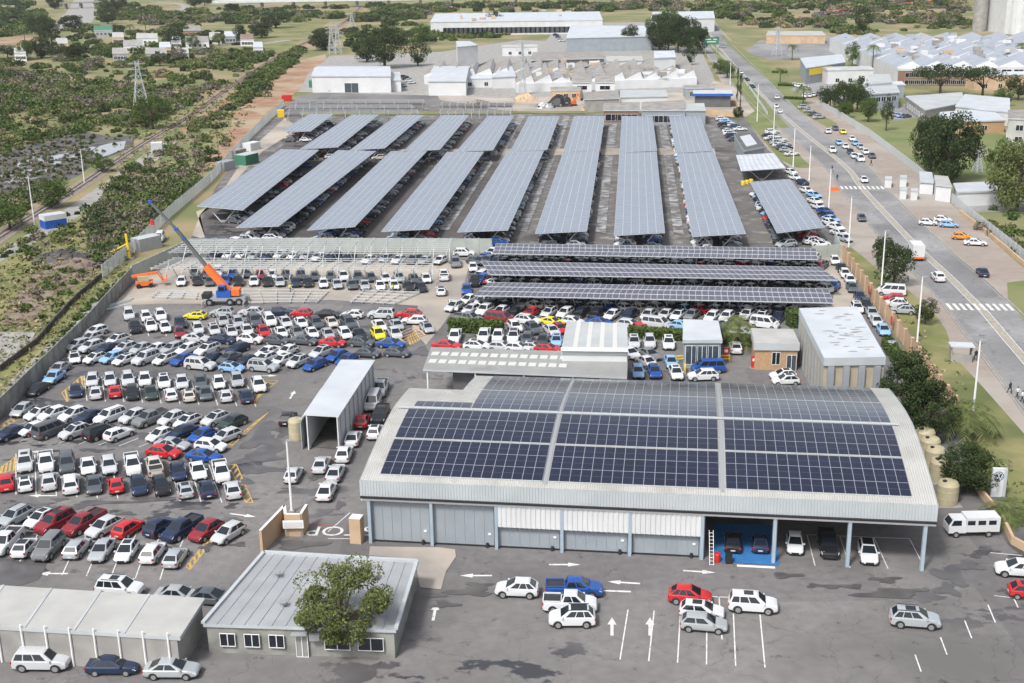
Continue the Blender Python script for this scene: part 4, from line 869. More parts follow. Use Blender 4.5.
for s_ in (.5, .58): c_ = BL.lerp(BR, s_); m_ = MB(); m_.box((c_.x, c_.y - .25, 2.2 if s_ > .55 else 2.45), (.9, .4, .6) if s_ > .55 else (1.4, .7, .08), 'steel', .0); m_.obj('air_conditioner' if s_ > .55 else 'door_canopy', fo, oo)
# ================================================================ solar carports
def carport(name, c4, z, mt, nu, nv, label, group, npost, tilt=.0, style='Y'):
    """c4: surveyed NL, NR, FR, FL corners on level z; long axis N->F"""
    NL, NR, FR, FL_ = [G(x, y, z) for x, y in c4]; NR.z += tilt; FR.z += tilt
    o = (NL + NR + FR + FL_) / 4; o.z = 0; t = thing(name, o, label=label, cat='solar carport', group=group)
    m_ = MB(); m_.face([NL, NR, FR, FL_], mt, [(0, 0), (nu, 0), (nu, nv), (0, nv)]); dn = Vector((0, 0, -.12))
    m_.face([FL_ + dn, FR + dn, NR + dn, NL + dn], 'galv')
    for a, b in ((NL, NR), (NR, FR), (FR, FL_), (FL_, NL)): m_.face([a + dn, b + dn, b, a], 'galv')
    m_.obj('solar_panel_deck', t, o)
    N, F_ = (NL + NR) / 2, (FL_ + FR) / 2; ax = (F_ - N).normalized(); sd = (NR - NL) / 2
    m_ = MB()
    for s in (-.6, .6):
        a, b = N + sd * s + ax * .3, F_ + sd * s - ax * .3; a.z -= .25; b.z -= .25; m_.bar(a, b, .16, .22, 'galv')
    m_.obj('beam', t, o)
    for i in range(npost):
        c = N.lerp(F_, (i + .15) / (npost - .7)); c.z = z - .35 + tilt / 2; g_ = Vector((c.x, c.y, 0)); m_ = MB(); s1 = sd.copy(); s1.z = 0; s1 = s1 * .6
        for s in (-1, 1):
            m_.tube(g_ + s1 * .12 * s, c + s1 * s, .11, n=5, mt='galv')
        m_.tube(c - s1, c + s1, .09, n=5, mt='galv'); m_.box((g_.x, g_.y, .2), (1., .7, .4), 'concrete')
        m_.obj('post', t, o)
    return t
LN = 'long solar carport in the front tier of rows across the yard'
low = [  # NL NR FR FL of the front tier, left to right
    ((197, 206), (243, 210), (319, 150), (281, 149)), ((236, 227.5), (279, 226), (376, 151), (338, 150)), ((307, 230), (355, 226.5), (427, 151), (391, 151)),
    ((381, 231.5), (429, 229), (484, 151.5), (447, 152)), ((457, 232), (508, 230), (544, 150.5), (507, 152)), ((535, 233.5), (587, 231), (599.5, 150.5), (563, 152.5)),
    ((614, 235.5), (665, 232.5), (656.5, 151.5), (619.3, 153)), ((692, 236.5), (746, 233.5), (714, 151.5), (677, 153.3))]
up_ = [((281, 131.5), (311, 131), (334, 114), (309, 114)), ((300, 149), (338, 147), (379, 114.5), (352, 114.5)), ((350, 150), (385, 148), (424, 115), (397, 115)), ((403, 151.5), (440, 149.5), (469, 115), (442, 115)),
       ((456, 151.5), (493, 150), (514, 115.5), (488, 115.5)), ((510, 151.5), (547, 149.7), (559.5, 116), (529, 116)), ((563, 152), (599.7, 150), (605, 116), (574, 116)), ((619.5, 152.5), (657, 150.5), (652.5, 116), (622, 116)), ((676, 152.7), (713, 150.7), (700, 116), (669, 116))]
CP = []
for i, c in enumerate(low):
    t = carport('solar_carport', c, 3.6, 'solar_port', 6, 64 if i else 46, '', 'front tier of long solar carports', 9)
    t['label'] = f'{ORD[i]} long solar carport from the left in the front tier'; CP.append((c, 0))
for i, c in enumerate(up_):
    t = carport('solar_carport', c, 3.6, 'solar_port', 6, 50 if i else 24, '', 'rear tier of long solar carports', 6)
    t['label'] = f'{ORD[i]} solar carport from the left in the rear tier'; CP.append((c, 1))
t = carport('solar_carport', ((777, 233), (825, 227), (790, 179), (750, 182)), 3.6, 'solar_port', 6, 30, 'solar carport standing alone beside the parked cars along the verge', None, 4)
t = carport('solar_carport', ((741, 171), (786, 168), (774, 153), (736, 155)), 3.2, 'corr_white', 6, 10, 'small grey roofed carport behind the lone solar carport', None, 2)
XR = [((493, 253.5), (496, 243.3), (816, 248), (817.5, 259.5), 'farthest'), ((490, 274.5), (481, 261), (820, 267), (838, 280), 'middle'), ((474, 295.5), (489, 282.2), (828, 288.5), (834, 303), 'nearest')]
for i, (a, b, c, d, nm) in enumerate(XR):
    t = carport('solar_carport', (a, b, c, d), 3.3, 'solar_cross', 3 if i else 3, 56, f'{nm} of the three wide solar carports lying across the car park', 'wide solar carports', 12, tilt=0.)
# ---- unfinished steel frames
def frame(px, z, label, nb, npur, posts=True, group='unfinished steel carport frames', mt='galv'):
    NL, NR, FR, FL_ = [G(x, y, z) for x, y in px]; o = (NL + NR + FR + FL_) / 4; o.z = 0
    t = thing('steel_frame', o, label=label, cat='steel frame', group=group)
    for k in range(npur):
        f = k / (npur - 1); m_ = MB(); m_.bar(NL.lerp(FL_, f), NR.lerp(FR, f), .09, .12, mt); m_.obj('purlin', t, o)
    for k in range(nb):
        f = (k + .1) / (nb - .8); a, b = NL.lerp(NR, f), FL_.lerp(FR, f); dn = Vector((0, 0, .22)); m_ = MB(); m_.bar(a - dn, b - dn, .12, .2, mt); m_.obj('rafter', t, o)
        if posts:
            c = a.lerp(b, .5) - dn; g_ = Vector((c.x, c.y, 0)); m_ = MB()
            m_.tube(g_, a.lerp(b, .2) - dn, .1, n=5, mt=mt); m_.tube(g_, a.lerp(b, .8) - dn, .1, n=5, mt=mt); m_.obj('post', t, o)
frame(((168, 252), (448, 254), (452, 239), (190, 239)), 3.4, 'rear unfinished steel carport frame behind the crane', 18, 8)
frame(((150, 268), (430, 270), (436, 259), (172, 258)), 3.4, 'front unfinished steel carport frame just beside the crane boom', 18, 6)
frame(((150, 296), (212, 298), (212, 291), (158, 290)), .5, 'steel beams laid flat on sand left of the crane', 5, 4, posts=False, group='steel beams laid on the sand')
frame(((248, 302), (318, 301), (330, 290), (240, 289)), .5, 'steel beams laid flat on sand right of the crane', 6, 5, posts=False, group='steel beams laid on the sand')
frame(((350, 301), (395, 303), (420, 292), (362, 290)), .5, 'steel beams laid flat on sand near the central aisle', 5, 5, posts=False, group='steel beams laid on the sand')
for i, (px, nm) in enumerate(((((283, 114), (420, 113), (418, 109.5), (288, 109.5)), 'nearest left'), (((284, 108), (415, 107.5), (412, 104.5), (290, 104.5)), 'middle left'), (((290, 103), (425, 102.5), (424, 99.5), (296, 99.5)), 'farthest left'), (((438, 113), (510, 113), (512, 109), (440, 109)), 'nearest right'), (((440, 105), (512, 105), (514, 101), (442, 101)), 'farthest right'))):
    frame(px, 3.4, f'{nm} of the bare steel carport frames before the warehouses', 10, 5, group='bare steel carport frames before the warehouses', mt='steel')
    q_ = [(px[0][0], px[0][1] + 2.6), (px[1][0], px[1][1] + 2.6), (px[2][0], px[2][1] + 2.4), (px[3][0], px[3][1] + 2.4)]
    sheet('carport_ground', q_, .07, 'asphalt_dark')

for c0, c1 in zip(low[3:], low[4:]):      # pale streaks down the lanes between the long rows
    a0, a1, b0, b1 = G(*c0[1]), G(*c0[2]), G(*c1[0]), G(*c1[3])
    for t0, t1 in ((.32, .7),):
        sheet('lane_streak', [tuple(a0.lerp(b0, t0))[:2], tuple(a0.lerp(b0, t1))[:2], tuple(a1.lerp(b1, t1))[:2], tuple(a1.lerp(b1, t0))[:2]], .09, 'pale_streak', world=True)
for c0, c1 in zip(up_[4:], up_[5:]):
    a0, a1, b0, b1 = G(*c0[1]), G(*c0[2]), G(*c1[0]), G(*c1[3])
    sheet('lane_streak', [tuple(a0.lerp(b0, .3))[:2], tuple(a0.lerp(b0, .75))[:2], tuple(a1.lerp(b1, .75))[:2], tuple(a1.lerp(b1, .3))[:2]], .09, 'pale_streak', world=True)

sheet('cross_aisle', [(330, 150), (714, 148.5), (716, 155), (320, 157)], .10, 'sand')
sheet('cross_aisle', [(300, 116), (512, 114), (700, 113.5), (742, 120), (740, 116.5), (700, 111), (300, 112)], .10, 'grass')
# ================================================================ vehicles
PAINT = {'W': ('white', (.60, .615, .63)), 'S': ('silver', (.42, .45, .47)), 'G': ('grey', (.10, .115, .13)), 'K': ('black', (.014, .015, .018)), 'N': ('navy', (.022, .038, .085)), 'B': ('blue', (.02, .09, .36)),
         'L': ('light blue', (.24, .42, .66)), 'R': ('red', (.48, .018, .025)), 'M': ('maroon', (.23, .02, .03)), 'Y': ('yellow', (.68, .60, .03)), 'E': ('beige', (.50, .47, .42)), 'D': ('dark green', (.03, .05, .045)), 'O': ('orange', (.7, .25, .03))}
PAINT['V'] = ('white', (.47, .485, .50)); PAINT['F'] = ('grey', (.17, .18, .185)); PAINT['T'] = ('silver', (.33, .35, .36))
for k, (nm, c) in PAINT.items():
    mat('paint_' + k, c, rough=.28 if k not in 'W' else .35, spec=.5, coat=.25, metal=.25 if k in 'SGNB' else 0.)
SPEC = {  # length, half width, belt z, roof z, hood z, base x rear, base x front, roof x rear, roof x front
    'h': dict(L=3.95, w=.86, belt=.93, top=1.46, hood=.82, br=-1.86, bf=1.02, rr=-1.2, rf=.10, wb=2.5, wr=.31),
    's': dict(L=4.6, w=.89, belt=.92, top=1.43, hood=.82, br=-1.85, bf=1.12, rr=-.92, rf=.18, wb=2.7, wr=.32),
    'u': dict(L=4.45, w=.93, belt=1.08, top=1.67, hood=.98, br=-2.1, bf=1.12, rr=-1.55, rf=.26, wb=2.65, wr=.37),
    'p': dict(L=5.3, w=.93, belt=1.15, top=1.80, hood=1.08, br=-.85, bf=1.52, rr=-.56, rf=.68, wb=3.2, wr=.39),
    'v': dict(L=4.9, w=.95, belt=1.2, top=1.98, hood=1.0, br=-2.35, bf=1.75, rr=-2.2, rf=.95, wb=3.0, wr=.34)}
SPEC['H'] = dict(L=4.2, w=.88, belt=.96, top=1.50, hood=.86, br=-2.0, bf=1.05, rr=-1.5, rf=.2, wb=2.6, wr=.33)
SPEC['S'] = dict(L=4.35, w=.86, belt=.95, top=1.46, hood=.86, br=-1.62, bf=1.12, rr=-.85, rf=.28, wb=2.6, wr=.31)
SPEC['U'] = dict(L=4.25, w=.90, belt=1.02, top=1.60, hood=.94, br=-1.98, bf=1.08, rr=-1.25, rf=.12, wb=2.6, wr=.36)
SPEC['X'] = dict(L=4.7, w=.95, belt=1.12, top=1.78, hood=1.06, br=-2.25, bf=1.2, rr=-1.95, rf=.45, wb=2.8, wr=.39)
KIND = {'h': 'hatchback', 's': 'sedan', 'u': 'SUV', 'p': 'pickup', 'v': 'van'}
def car_shapes(t):
    """dict part -> MB, car front towards +x"""
    S = SPEC[t]; L = S['L'] / 2; w = S['w']; P_ = 'paint_#'; out = {}
    b = MB(); z0 = .22
    st = [(-L, .38, S['belt'] * .86, .80), (-L + .09, .26, S['belt'] * .98, .93), (-L + .45, z0, S['belt'], 1), (S['bf'], z0, S['belt'], 1), (S['bf'] + .35, z0, S['hood'] + (S['belt'] - S['hood']) * .55, .985), (L - .38, z0, S['hood'] * .97, .94), (L - .1, .26, S['hood'] * .84, .86), (L, .36, S['hood'] * .68, .72)]
    rings = []
    for x, zb, zt, k in st:
        ww = w * k; zm = zb + (zt - zb) * .55
        half = [(ww * .90, zb), (ww, zb + .14), (ww, zm), (ww * .965, zt - .07), (ww * .86, zt)]
        rings.append([(x, y, z) for y, z in half] + [(x, -y, z) for y, z in half[::-1]])
    n = len(rings[0]); mi = b.mi(P_); tr = b.mi('trim')
    for r in rings: b.v += r
    for k in range(len(rings) - 1):
        for i in range(n):
            j = (i + 1) % n; b.f.append((k * n + i, (k + 1) * n + i, (k + 1) * n + j, k * n + j)); b.m.append(tr if i in (n - 1,) or (i in (0, n - 2) and True) else mi); b.uv.append(None)
    b.f.append(tuple(range(n))); b.m.append(mi); b.uv.append(None); e = (len(rings) - 1) * n; b.f.append(tuple(e + i for i in range(n - 1, -1, -1))); b.m.append(mi); b.uv.append(None)
    bz, tz = S['belt'] - .01, S['top']; wb_, wr_ = w * .91, w * .69
    B = [(S['br'], wb_), (S['bf'], wb_)]; R_ = [(S['rr'], wr_), (S['rf'], wr_)]
    def cab(x0, x1, y, z): return [(x0, -y, z), (x1, -y, z), (x1, y, z), (x0, y, z)]
    o = len(b.v); b.v += cab(S['br'], S['bf'], wb_, bz) + cab(S['rr'], S['rf'], wr_, tz - .05) + cab(S['rr'] + .12, S['rf'] - .14, wr_ - .10, tz)
    for k in (0, 4):
        for i in range(4):
            j = (i + 1) % 4; b.f.append((o + k + i, o + k + j, o + k + 4 + j, o + k + 4 + i)); b.m.append(mi); b.uv.append(None)
    b.f.append((o + 8, o + 9, o + 10, o + 11)); b.m.append(mi); b.uv.append(None)
    for s in (-1, 1):   # wheel arches
        for x in (-S['wb'] / 2 - .05, S['wb'] / 2 - .05 + .1):
            m2 = S['wr'] + .07; pts = [(x + m2 * math.cos(a), s * (w + .004), S['wr'] + m2 * math.sin(a)) for a in [math.pi * i / 8 for i in range(9)]]
            b.face(pts if s < 0 else pts[::-1], 'trim')
        b.box((S['bf'] - .18, s * (w + .04), S['belt'] + .05), (.14, .2, .13), P_)
    # front grille / lower bumper
    b.face([(L + .004, -w * .45, .36), (L + .004, w * .45, .36), (L + .004 - .0, w * .42, .52), (L + .004, -w * .42, .52)], 'trim')
    if t == 'p':
        for s in (-1, 1): b.box(((-L + S['br']) / 2, s * (w * .88), S['belt'] + .07), (L + S['br'] - .15, .09, .14), P_)
        b.box((-L + .07, 0, S['belt'] + .06), (.09, w * 1.7, .14), P_)
    out['body'] = b
    def lerp3(a, c, t_): return tuple(p + (q - p) * t_ for p, q in zip(a, c))
    def pane(m_, A_, B_, C_, D_, u0, u1, v0, v1, off, mt='glass'):
        """A,B bottom, D,C top"""
        def P2(u, v): return lerp3(lerp3(A_, B_, u), lerp3(D_, C_, u), v)
        m_.face([tuple(c + q for c, q in zip(P2(u, v), off)) for u, v in ((u0, v0), (u1, v0), (u1, v1), (u0, v1))], mt)
    zt = tz - .05
    f = MB(); pane(f, (S['bf'], -wb_, bz), (S['bf'], wb_, bz), (S['rf'], wr_, zt), (S['rf'], -wr_, zt), .06, .94, .06, .95, (.012, 0, .012)); out['windscreen'] = f
    f = MB(); pane(f, (S['br'], wb_, bz), (S['br'], -wb_, bz), (S['rr'], -wr_, zt), (S['rr'], wr_, zt), .09, .91, .2 if t not in 'sS' else .08, .92, (-.012, 0, .012)); out['rear_window'] = f
    cuts = {'h': ((.05, .42), (.46, .82)), 's': ((.13, .45), (.49, .84)), 'u': ((.05, .27), (.30, .56), (.59, .86)), 'p': ((.08, .47), (.52, .85)), 'v': ((.04, .31), (.34, .62), (.65, .92))}[{'X': 'u'}.get(t, t.lower())]
    for s in (-1, 1):
        f = MB()
        for u0, u1 in cuts:
            if s < 0: pane(f, (S['br'], -wb_, bz), (S['bf'], -wb_, bz), (S['rf'], -wr_, zt), (S['rr'], -wr_, zt), u0, u1, .08, .90, (0, -.012, .006))
            else: pane(f, (S['bf'], wb_, bz), (S['br'], wb_, bz), (S['rr'], wr_, zt), (S['rf'], wr_, zt), 1 - u1, 1 - u0, .08, .90, (0, .012, .006))
        out['side_window' + ('' if s < 0 else '#2')] = f
    k = 0
    for x in (-S['wb'] / 2, S['wb'] / 2):
        for s in (-1, 1):
            f = MB(); r = S['wr']; f.tube((x, s * (w - .2), r), (x, s * (w + .012), r), r, n=14, mt='rubber'); f.tube((x, s * (w - .1), r), (x, s * (w + .024), r), r * .66, n=10, mt='rim'); out['wheel' + ('#%d' % k)] = f; k += 1
    for s in (-1, 1):
        f = MB(); f.face([(L - .1 + .02, s * w * .62, S['hood'] * .68), (L - .1 + .02, s * w * .88, S['hood'] * .66), (L - .37, s * w * .945, S['hood'] * .84), (L - .22, s * w * .66, S['hood'] * .93)][::s], 'lamp_w'); out['headlight#%d' % s] = f
        f = MB(); f.box((-L + .06, s * w * .80, S['belt'] * .80), (.12, w * .24, S['belt'] * .22), 'lamp_r'); out['tail_light#%d' % s] = f
    f = MB(); f.box((-L - .008, 0, S['belt'] * .56), (.02, .46, .12), 'line_white'); out['number_plate'] = f
    if t == 'p':
        f = MB(); f.face([(-L + .12, -w * .82, S['belt'] + .015), (S['br'] - .05, -w * .82, S['belt'] + .015), (S['br'] - .05, w * .82, S['belt'] + .015), (-L + .12, w * .82, S['belt'] + .015)], 'trim'); out['load_bed'] = f
    return out
CARSH = {k: car_shapes(k) for k in SPEC}
MESHC = {}
def car_mesh(t, part, col):
    key = (t, part, col if part == 'body' else '')
    if key not in MESHC:
        b = CARSH[t][part]; c = MB(); c.v, c.f, c.m, c.uv = b.v, b.f, b.m, b.uv; c.mats = [m_.replace('#', col) for m_ in b.mats]
        me_ = MESHC[key] = c.mesh('car_' + part.split('#')[0])
        if part in ('body',) or part[:5] in ('winds', 'rear_'):
            me_.polygons.foreach_set('use_smooth', [True] * len(me_.polygons)); me_.set_sharp_from_angle(angle=rad(32))
        if 'wheel' not in part and 'window' not in part:
            pass
    return MESHC[key]
SUN = MB(); SUN.face([(-.75, -.42, 0), (.15, -.42, 0), (.15, .42, 0), (-.75, .42, 0)], 'glass'); SUNM = SUN.mesh('sunroof')
RAILM = MB(); RAILM.box((0, 0, 0), (1.9, .05, .06), 'trim'); RAILM = RAILM.mesh('roof_rail')
BR = {}
def blackroof(t):
    if t not in BR:
        S = SPEC[t]; y = S['w'] * .69 - .09; m_ = MB(); m_.face([(S['rr'] + .12, -y, S['top'] + .006), (S['rf'] - .14, -y, S['top'] + .006), (S['rf'] - .14, y, S['top'] + .006), (S['rr'] + .12, y, S['top'] + .006)], 'paint_K'); BR[t] = m_.mesh('black_roof')
    return BR[t]
def make_car(t, col, x, y, rz, rnd):
    nm = {'p': 'pickup_truck', 'v': 'minivan'}.get(t, 'parked_car')
    o = thing(nm, (x, y, .03), rz, cat={'p': 'pickup', 'v': 'van'}.get(t, 'car'))
    o.scale = (rnd.uniform(.96, 1.05), rnd.uniform(.98, 1.02), rnd.uniform(.96, 1.05))
    for part in CARSH[t]: link(part.split('#')[0], car_mesh(t, part, col), o)
    S = SPEC[t]
    if t in 'hHuU' and col in 'RWB' and rnd.random() < .16: link('black_roof', blackroof(t), o)
    elif t in 'uhUHX' and rnd.random() < .3: link('sunroof', SUNM, o, (-.15, 0, S['top'] + .008))
    if t in 'uX' and rnd.random() < .5:
        for s in (-1, 1): link('roof_rail', RAILM, o, (-.65, s * (S['w'] * .69 - .06), S['top'] + .02))
    return o
# rows : (place text, front vector (x,y,dx,dy) , list)
ROWS = [
 ('in the crane-side facing block, front line', (143, 332, 2.4, 8), '129,314,Wu 146,316,Wh 160.5,315,Wu 180.3,322.5,Nh 179.6,331.5,Mh 135,326.7,Ku 151,325.5,Wu 165,326.5,Wh'),
 ('in the second line behind the striped car rows', (143, 332, 2.4, 8), '223,320,Sh 238,321.5,Sh 254.5,320.5,Gu 269.6,320,Wu 285.3,321,Ws 301,322,Ws 316,322.5,Gu 331.5,321.5,Es 348.5,323,Gu 379.3,325,Ws 396.4,324,Ss 427,327,Sh'),
 ('in the fourth line below the steel frames', (143, 332, 2.4, 8), '197.8,328,Wh 214,329,Wh 231.3,330.8,Wh 247,329.4,Wh 263.4,330.8,Rh 281,331.4,Ws 297,331.4,Gh 312,332,Ws 328,333,Ss 345,333,Wh 359.5,333,Ks 378,333.5,Yu 395,333.5,Wu'),
 ('in the sideways line nearest the crane', (250, 312, 8, .2), '195,315,Yh- 222.4,312.5,Su- 251,311.8,Wu- 279,311,Ns 301,312.8,Rh- 327.3,314,Ks 352,314,Wh- 381.4,314,Wu- 408.7,314,Ru- 414,320,Wh-'),
 ('in the sideways line above the diagonal rows', (300, 339, 8, .6), '196.4,337.5,Ws 222.4,338.8,Ns 250.4,338.8,Wu 277,340,Gu 304.4,340,Gs 332.8,342,Rs 361.5,342,Gu 391,343,Bs 368.4,352.4,Gh 397,351.8,Gh'),
 ('in the upper diagonal row beside the fence', (140, 350, -20, 7), '96,331,Wh 91.4,337,Wh 77.8,344.5,Sh 91.4,346,Wu 107.8,347.5,Ns 117.4,339.8,Wu 125,347.5,Wh 140.7,348,Sh 155.7,348.5,Wh 172,348,Sh 187,348.8,Wh 207.3,349,Wu 237.4,348,Nh 267.5,351,Ws 287.3,350,Wh 321,352,Wu'),
 ('in the lower diagonal row beside the fence', (140, 350, -20, 7), '94.9,357.5,Wh 112,357,Lh 124.3,359,Wh 146,358.2,Wu 165,358.2,Wh 183,358.8,Bs 212,358.2,Nh 229,357.5,Gs 246,360.5,Nh 264.8,357.7,Wh 282,359.5,Wh 298,361,Wu 314.7,364,Bh 337,355.5,Bh 346.5,359,Bh'),
 ('sideways beneath the lower diagonal row', (220, 365, 8, .8), '200.5,364.5,Wu 232,367,Lh 263.4,366.3,Su'),
 ('nose out in the upper straight line', (237, 397, 3.8, 16), '92.5,379.5,Wh 110,379,Wh 128,378.5,Wu 145,379,Wu 164,381,Wu 182,381.5,Wu 200.5,380.5,Gs 219,382,Wh 237,379.5,Su 258.6,384.5,Wu'),
 ('tail out in the upper straight line', (237, 397, 3.8, 16), '76,390,Nh 96,391.5,Ws- 115,390.5,Rh- 132.5,392,Kh 151,391.5,Ds 171,393,Wh- 189,394,Eh- 206,393,Gh 226,394.5,Wh- 246,394.8,Ns-'),
 ('parked singly along the precast wall', (40, 390, -14, 9), '59,368,Ss 54,376.5,Ls 37.5,388,Ks 22,409,Sh'),
 ('facing the gap in the yellow hatching', (74, 357, 1, 8), '74.4,357,Wh'),
 ('in the upper slanted row of the middle block', (95, 440, -16.4, 6.2), '39,413,Wh 54,413.5,Wu 74,414,Wu 89,416,Ns 110,416,Wu 134,416,Wu 151,418,Gp 172.5,418,Wu 187.5,420.5,Wh 215.5,418,Wu 232.5,421.5,Du'),
 ('in the lower slanted row of the middle block', (95, 440, -16.4, 6.2), '11,432,Ns 32.5,428.5,Wh 51,430,Gv- 75,431,Wu 101,431.5,Ku- 119,433,Wh- 160,434,Wh 182,431,Ns 202,434.5,Bh 226,435.5,Wh'),
 ('sideways at the end of the slanted rows', (190, 447, 8, .9), '172.5,443.5,Ss 211,445,Wh 164,451.5,Ru 204,455,Bs'),
 ('nose out in the lower straight line', (121, 461, 5, 30), '25,462,Wu 46,461.5,Wp 67,463,Gu 88,464.5,Ws 109,464.5,Wh 132.5,464,Wp 154.5,466,Ep- 178,470,Ns 198,469.5,Ws 221,471,Wp'),
 ('tail out in the lower straight line', (121, 461, 5, 30), '6,481,Ru- 25,482.5,Wh- 49,480.5,Wu- 70.5,483,Wu- 94,483,Gs 116,483.5,Rh- 139,484.5,Nu 161,485,Kh 185,488,Sh- 207,487.5,Ns- 232.5,488.5,Wu-'),
 ('in the first slanted row of the near block', (84, 521, -40, 22), '15,516,Su 40.5,517.5,Wh 55,522,Mu 84,522,Mp 104,526,Wu 128.5,527,Rh- 160,526,Nu- 182,528,Np 206,530,Mu 228,532.5,Wh'),
 ('in the nearest slanted row by the foreground shed', (76, 563, -13, 16), '-12,535,Wh 6,541,Wp 25,546,Wh- 48.5,547,Gu 77,546.5,Sh- 102,549,Ss 126.5,550,Wh 153,551,Wh- 175.5,555.5,Sh-'),
 ('behind the foreground shed roof', (150, 595, 8, .6), '120,588,Wu 178,594,Ss 211,596,Gs'),
 ('near the wash tunnel and the hall corner', (326, 489, -7, 16), '293.5,473,Wh- 321.5,463,Ws- 335.5,471,Ws- 326.5,489.5,Ws- 344,453,Wu- 353,437,Ws- 362,420,Rh- 375,430.5,Wh- 373,402,Wv 380.5,413.5,Kp 380.5,388,Sp 288,417,Kh-'),
 ('around the yard right of the striped shed', (670, 360, 4, 12), '638,371,Lh 654.5,371,Bh 676,372.5,Wh 671,361,Ls'),
 ('sideways right of the striped shed', (650, 355, 9, 5), '647,361.5,Ws 649.5,353,Gs 630,352,Ws'),
 ('facing the hedge right of the striped shed', (634, 341, 1, 9), '634,341.5,Wu 649.6,341.5,Wu 668.6,342.5,Wu 735.7,347,Wu-'),
 ('beside the glazed office and brick office', (710, 370, -9, .3), '708,367.5,Bv 703,375,Wu 783,374,Wh 785.5,379.5,Wh'),
 ('nose out by the left hedge', (480, 335, -3, 8), '455,336.5,Wp 484,335.5,Wp 498,336,Wu 513.4,336.5,Wu 527,338,Gh 542.8,339.5,Dh 556.5,340,Lh'),
 ('sideways behind the grey canopy shed', (480, 346, 8, .5), '447,344.5,Rs 477,345.2,Wu 501.8,345.8,Wh 518,347,Wh 533,346,Wh 548,348,Rh'),
 ('scattered above the left hedge', (530, 320, 8, 1), '499.7,318.5,Mv 468,318.5,Gp 527.8,320,Wu 551.7,321,Ys 573,320.5,Wh 599.5,321.5,Bs 630,324,Wh 656.6,323.5,Wv 681.5,325,Lh 764.7,323.5,Wv 726,327.5,Ns 743,332,Wh'),
 ('slanted between the left hedge and striped shed', (530, 325, 7, 6), '514.8,326,Wh 533,328,Gu 551.7,329.5,Ws 560,327.5,Rh 641,329,Rh'),
 ('nose out in the line below the wide solar rows', (549, 312, -14, 8), '454,306,Wu 471,308.5,Wh 484.7,309.8,Wu 501,310.3,Wh 514.8,311.3,Ks 531,312,Rh 549,311.6,Wh 565,312,Wh 580.5,312.5,Kh 596,312.5,Kh 612,314,Wh 629,314,Nh 648,314,Wh 665.4,314,Wh 678,314.5,Wh 692,314,Gs 712,316,Wh 726.6,316,Wh 747,314,Wh 761.7,315.6,Wh 778,316.6,Ns'),
 ('directly under the edge of the wide solar rows', (549, 303, -14, 8), '468,299,Wh 482,300.5,Wh 497,301.5,Ss 511,302,Gh 525,302,Sh 539,302.5,Ss 554,303,Su 569,303,Sh 582,303.5,Gh 596,304,Ss 612.7,304.5,Sh 627,305,Ks 645,305,Ms 661,305.2,Kh 678.6,305.6,Gs 692,305,Ks 706,306,Nh 721,306,Sh 735,306.5,Lh 748,307,Gh 762,307,Ks 776,307,Ss 791,307.5,Gs'),
 ('in a line between the tan wall and solar rows', (866, 303, 5, 9), '835,260,Wh 841.7,267.5,Ks 845,273,Wh 850,279.5,Wh 852,287,Gh 859.5,295.6,Ns 866,304,Kh 872,312,Ss 876.4,320.5,Wh 883.6,329.5,Lh 892.5,347,Sh 857,307,Wh'),
 ('on the grass verge outside the tan wall', (895, 300, 9, .5), '891,291,Wv- 892.5,297.5,Rh- 895.7,303,Wu- 903,309.5,Su- 888.5,247,Gh 892.5,253,Wh'),
 ('in the sand line right of the crane', (330, 285, 1.6, 6), '181.5,281,Wh 195,273,Gu 197,280,Ks 207,273.5,Gh 210,281,Gh 218,271.5,Wu 225,280,Bh 232,274,Bu 238,281,Ku 246,273,Gh 254,280.5,Ws 260,274.5,Mh 267,281,Ks 272.5,274.5,Wh 280,281,Ss 286,274,Gh 296,282,Nh 301,275,Gu 308,282,Kh 315,276,Gh 323.5,283,Wh 331,276,Gh 337,283.5,Ss 343.5,276,Wu 352,284,Gs 358,277,Gu 364.5,284.5,Ss 371,277,Gh 380,285,Ws 385.5,277.5,Ws 394,285,Wh 399,277.5,Su 408,285.5,Ks 414,278,Gs 421,286.5,Ks 426,278,Wh'),
 ('under the front unfinished steel frame', (330, 258, -9, 4), '214,255.5,Nh 230,254.5,Wh 243,254.5,Wh 255,255.5,Sh 268,255.5,Ns 281,254.5,Wh 294,255.5,Wh 307,255.5,Sh 319,256.5,Ws 333,256.5,Nu 349,257,Nh 369,259,Ws 386,258,Sh 399,259,Ws 414,259.5,Gu 425,260,Ss 440,260,Wh'),
 ('along the sandy aisle left of the wide solar rows', (450, 270, 1, 8), '444,275,Wp- 441,290,Wh- 455.5,262,Gp 453,305.6,Wh 466.5,289,Bh 474,280.5,Kp 473,267,Wh 484,274,Wh'),
 ('sideways by the pale green precast wall', (465, 252, 8, 0), '464,252.8,Wu 476,259.5,Gh 489,259,Ks 821,243,Wh'),
 ('travelling on the main road', (938, 276, -11, -14), '938,276.5,Wu 861.7,217.5,Gh- 864,179.5,Wh- 832.5,150,Wu- 776,106,Wh- 777,97,Wh- 780,111,Wh'),
 ('on the brick verge beyond the road', (940, 220, 9, .4), '928,222,Wh 943,219,Wh 949,224,Lh 961.7,236,Oh 975.5,242,Ws'),
 ('heading away on the near lane beyond the zebra', (982, 271, -7, -9), '982.5,271.5,Ns'),
 ('along the verge beside the lone solar carport', (830, 220, 9, 2.5), '791,171.5,Wh 794.5,177,Wh 802.5,182,Nh 806.6,190,Wh 814,194.5,Ls 815,200.5,Ws 818,206,Wh 825,210.5,Bs 827,214.5,Ns 831,218.5,Ls 830,222,Wh 836,226.5,Ws 839.6,232.5,Ws 844.4,238,Sh 819.5,243.5,Wh'),
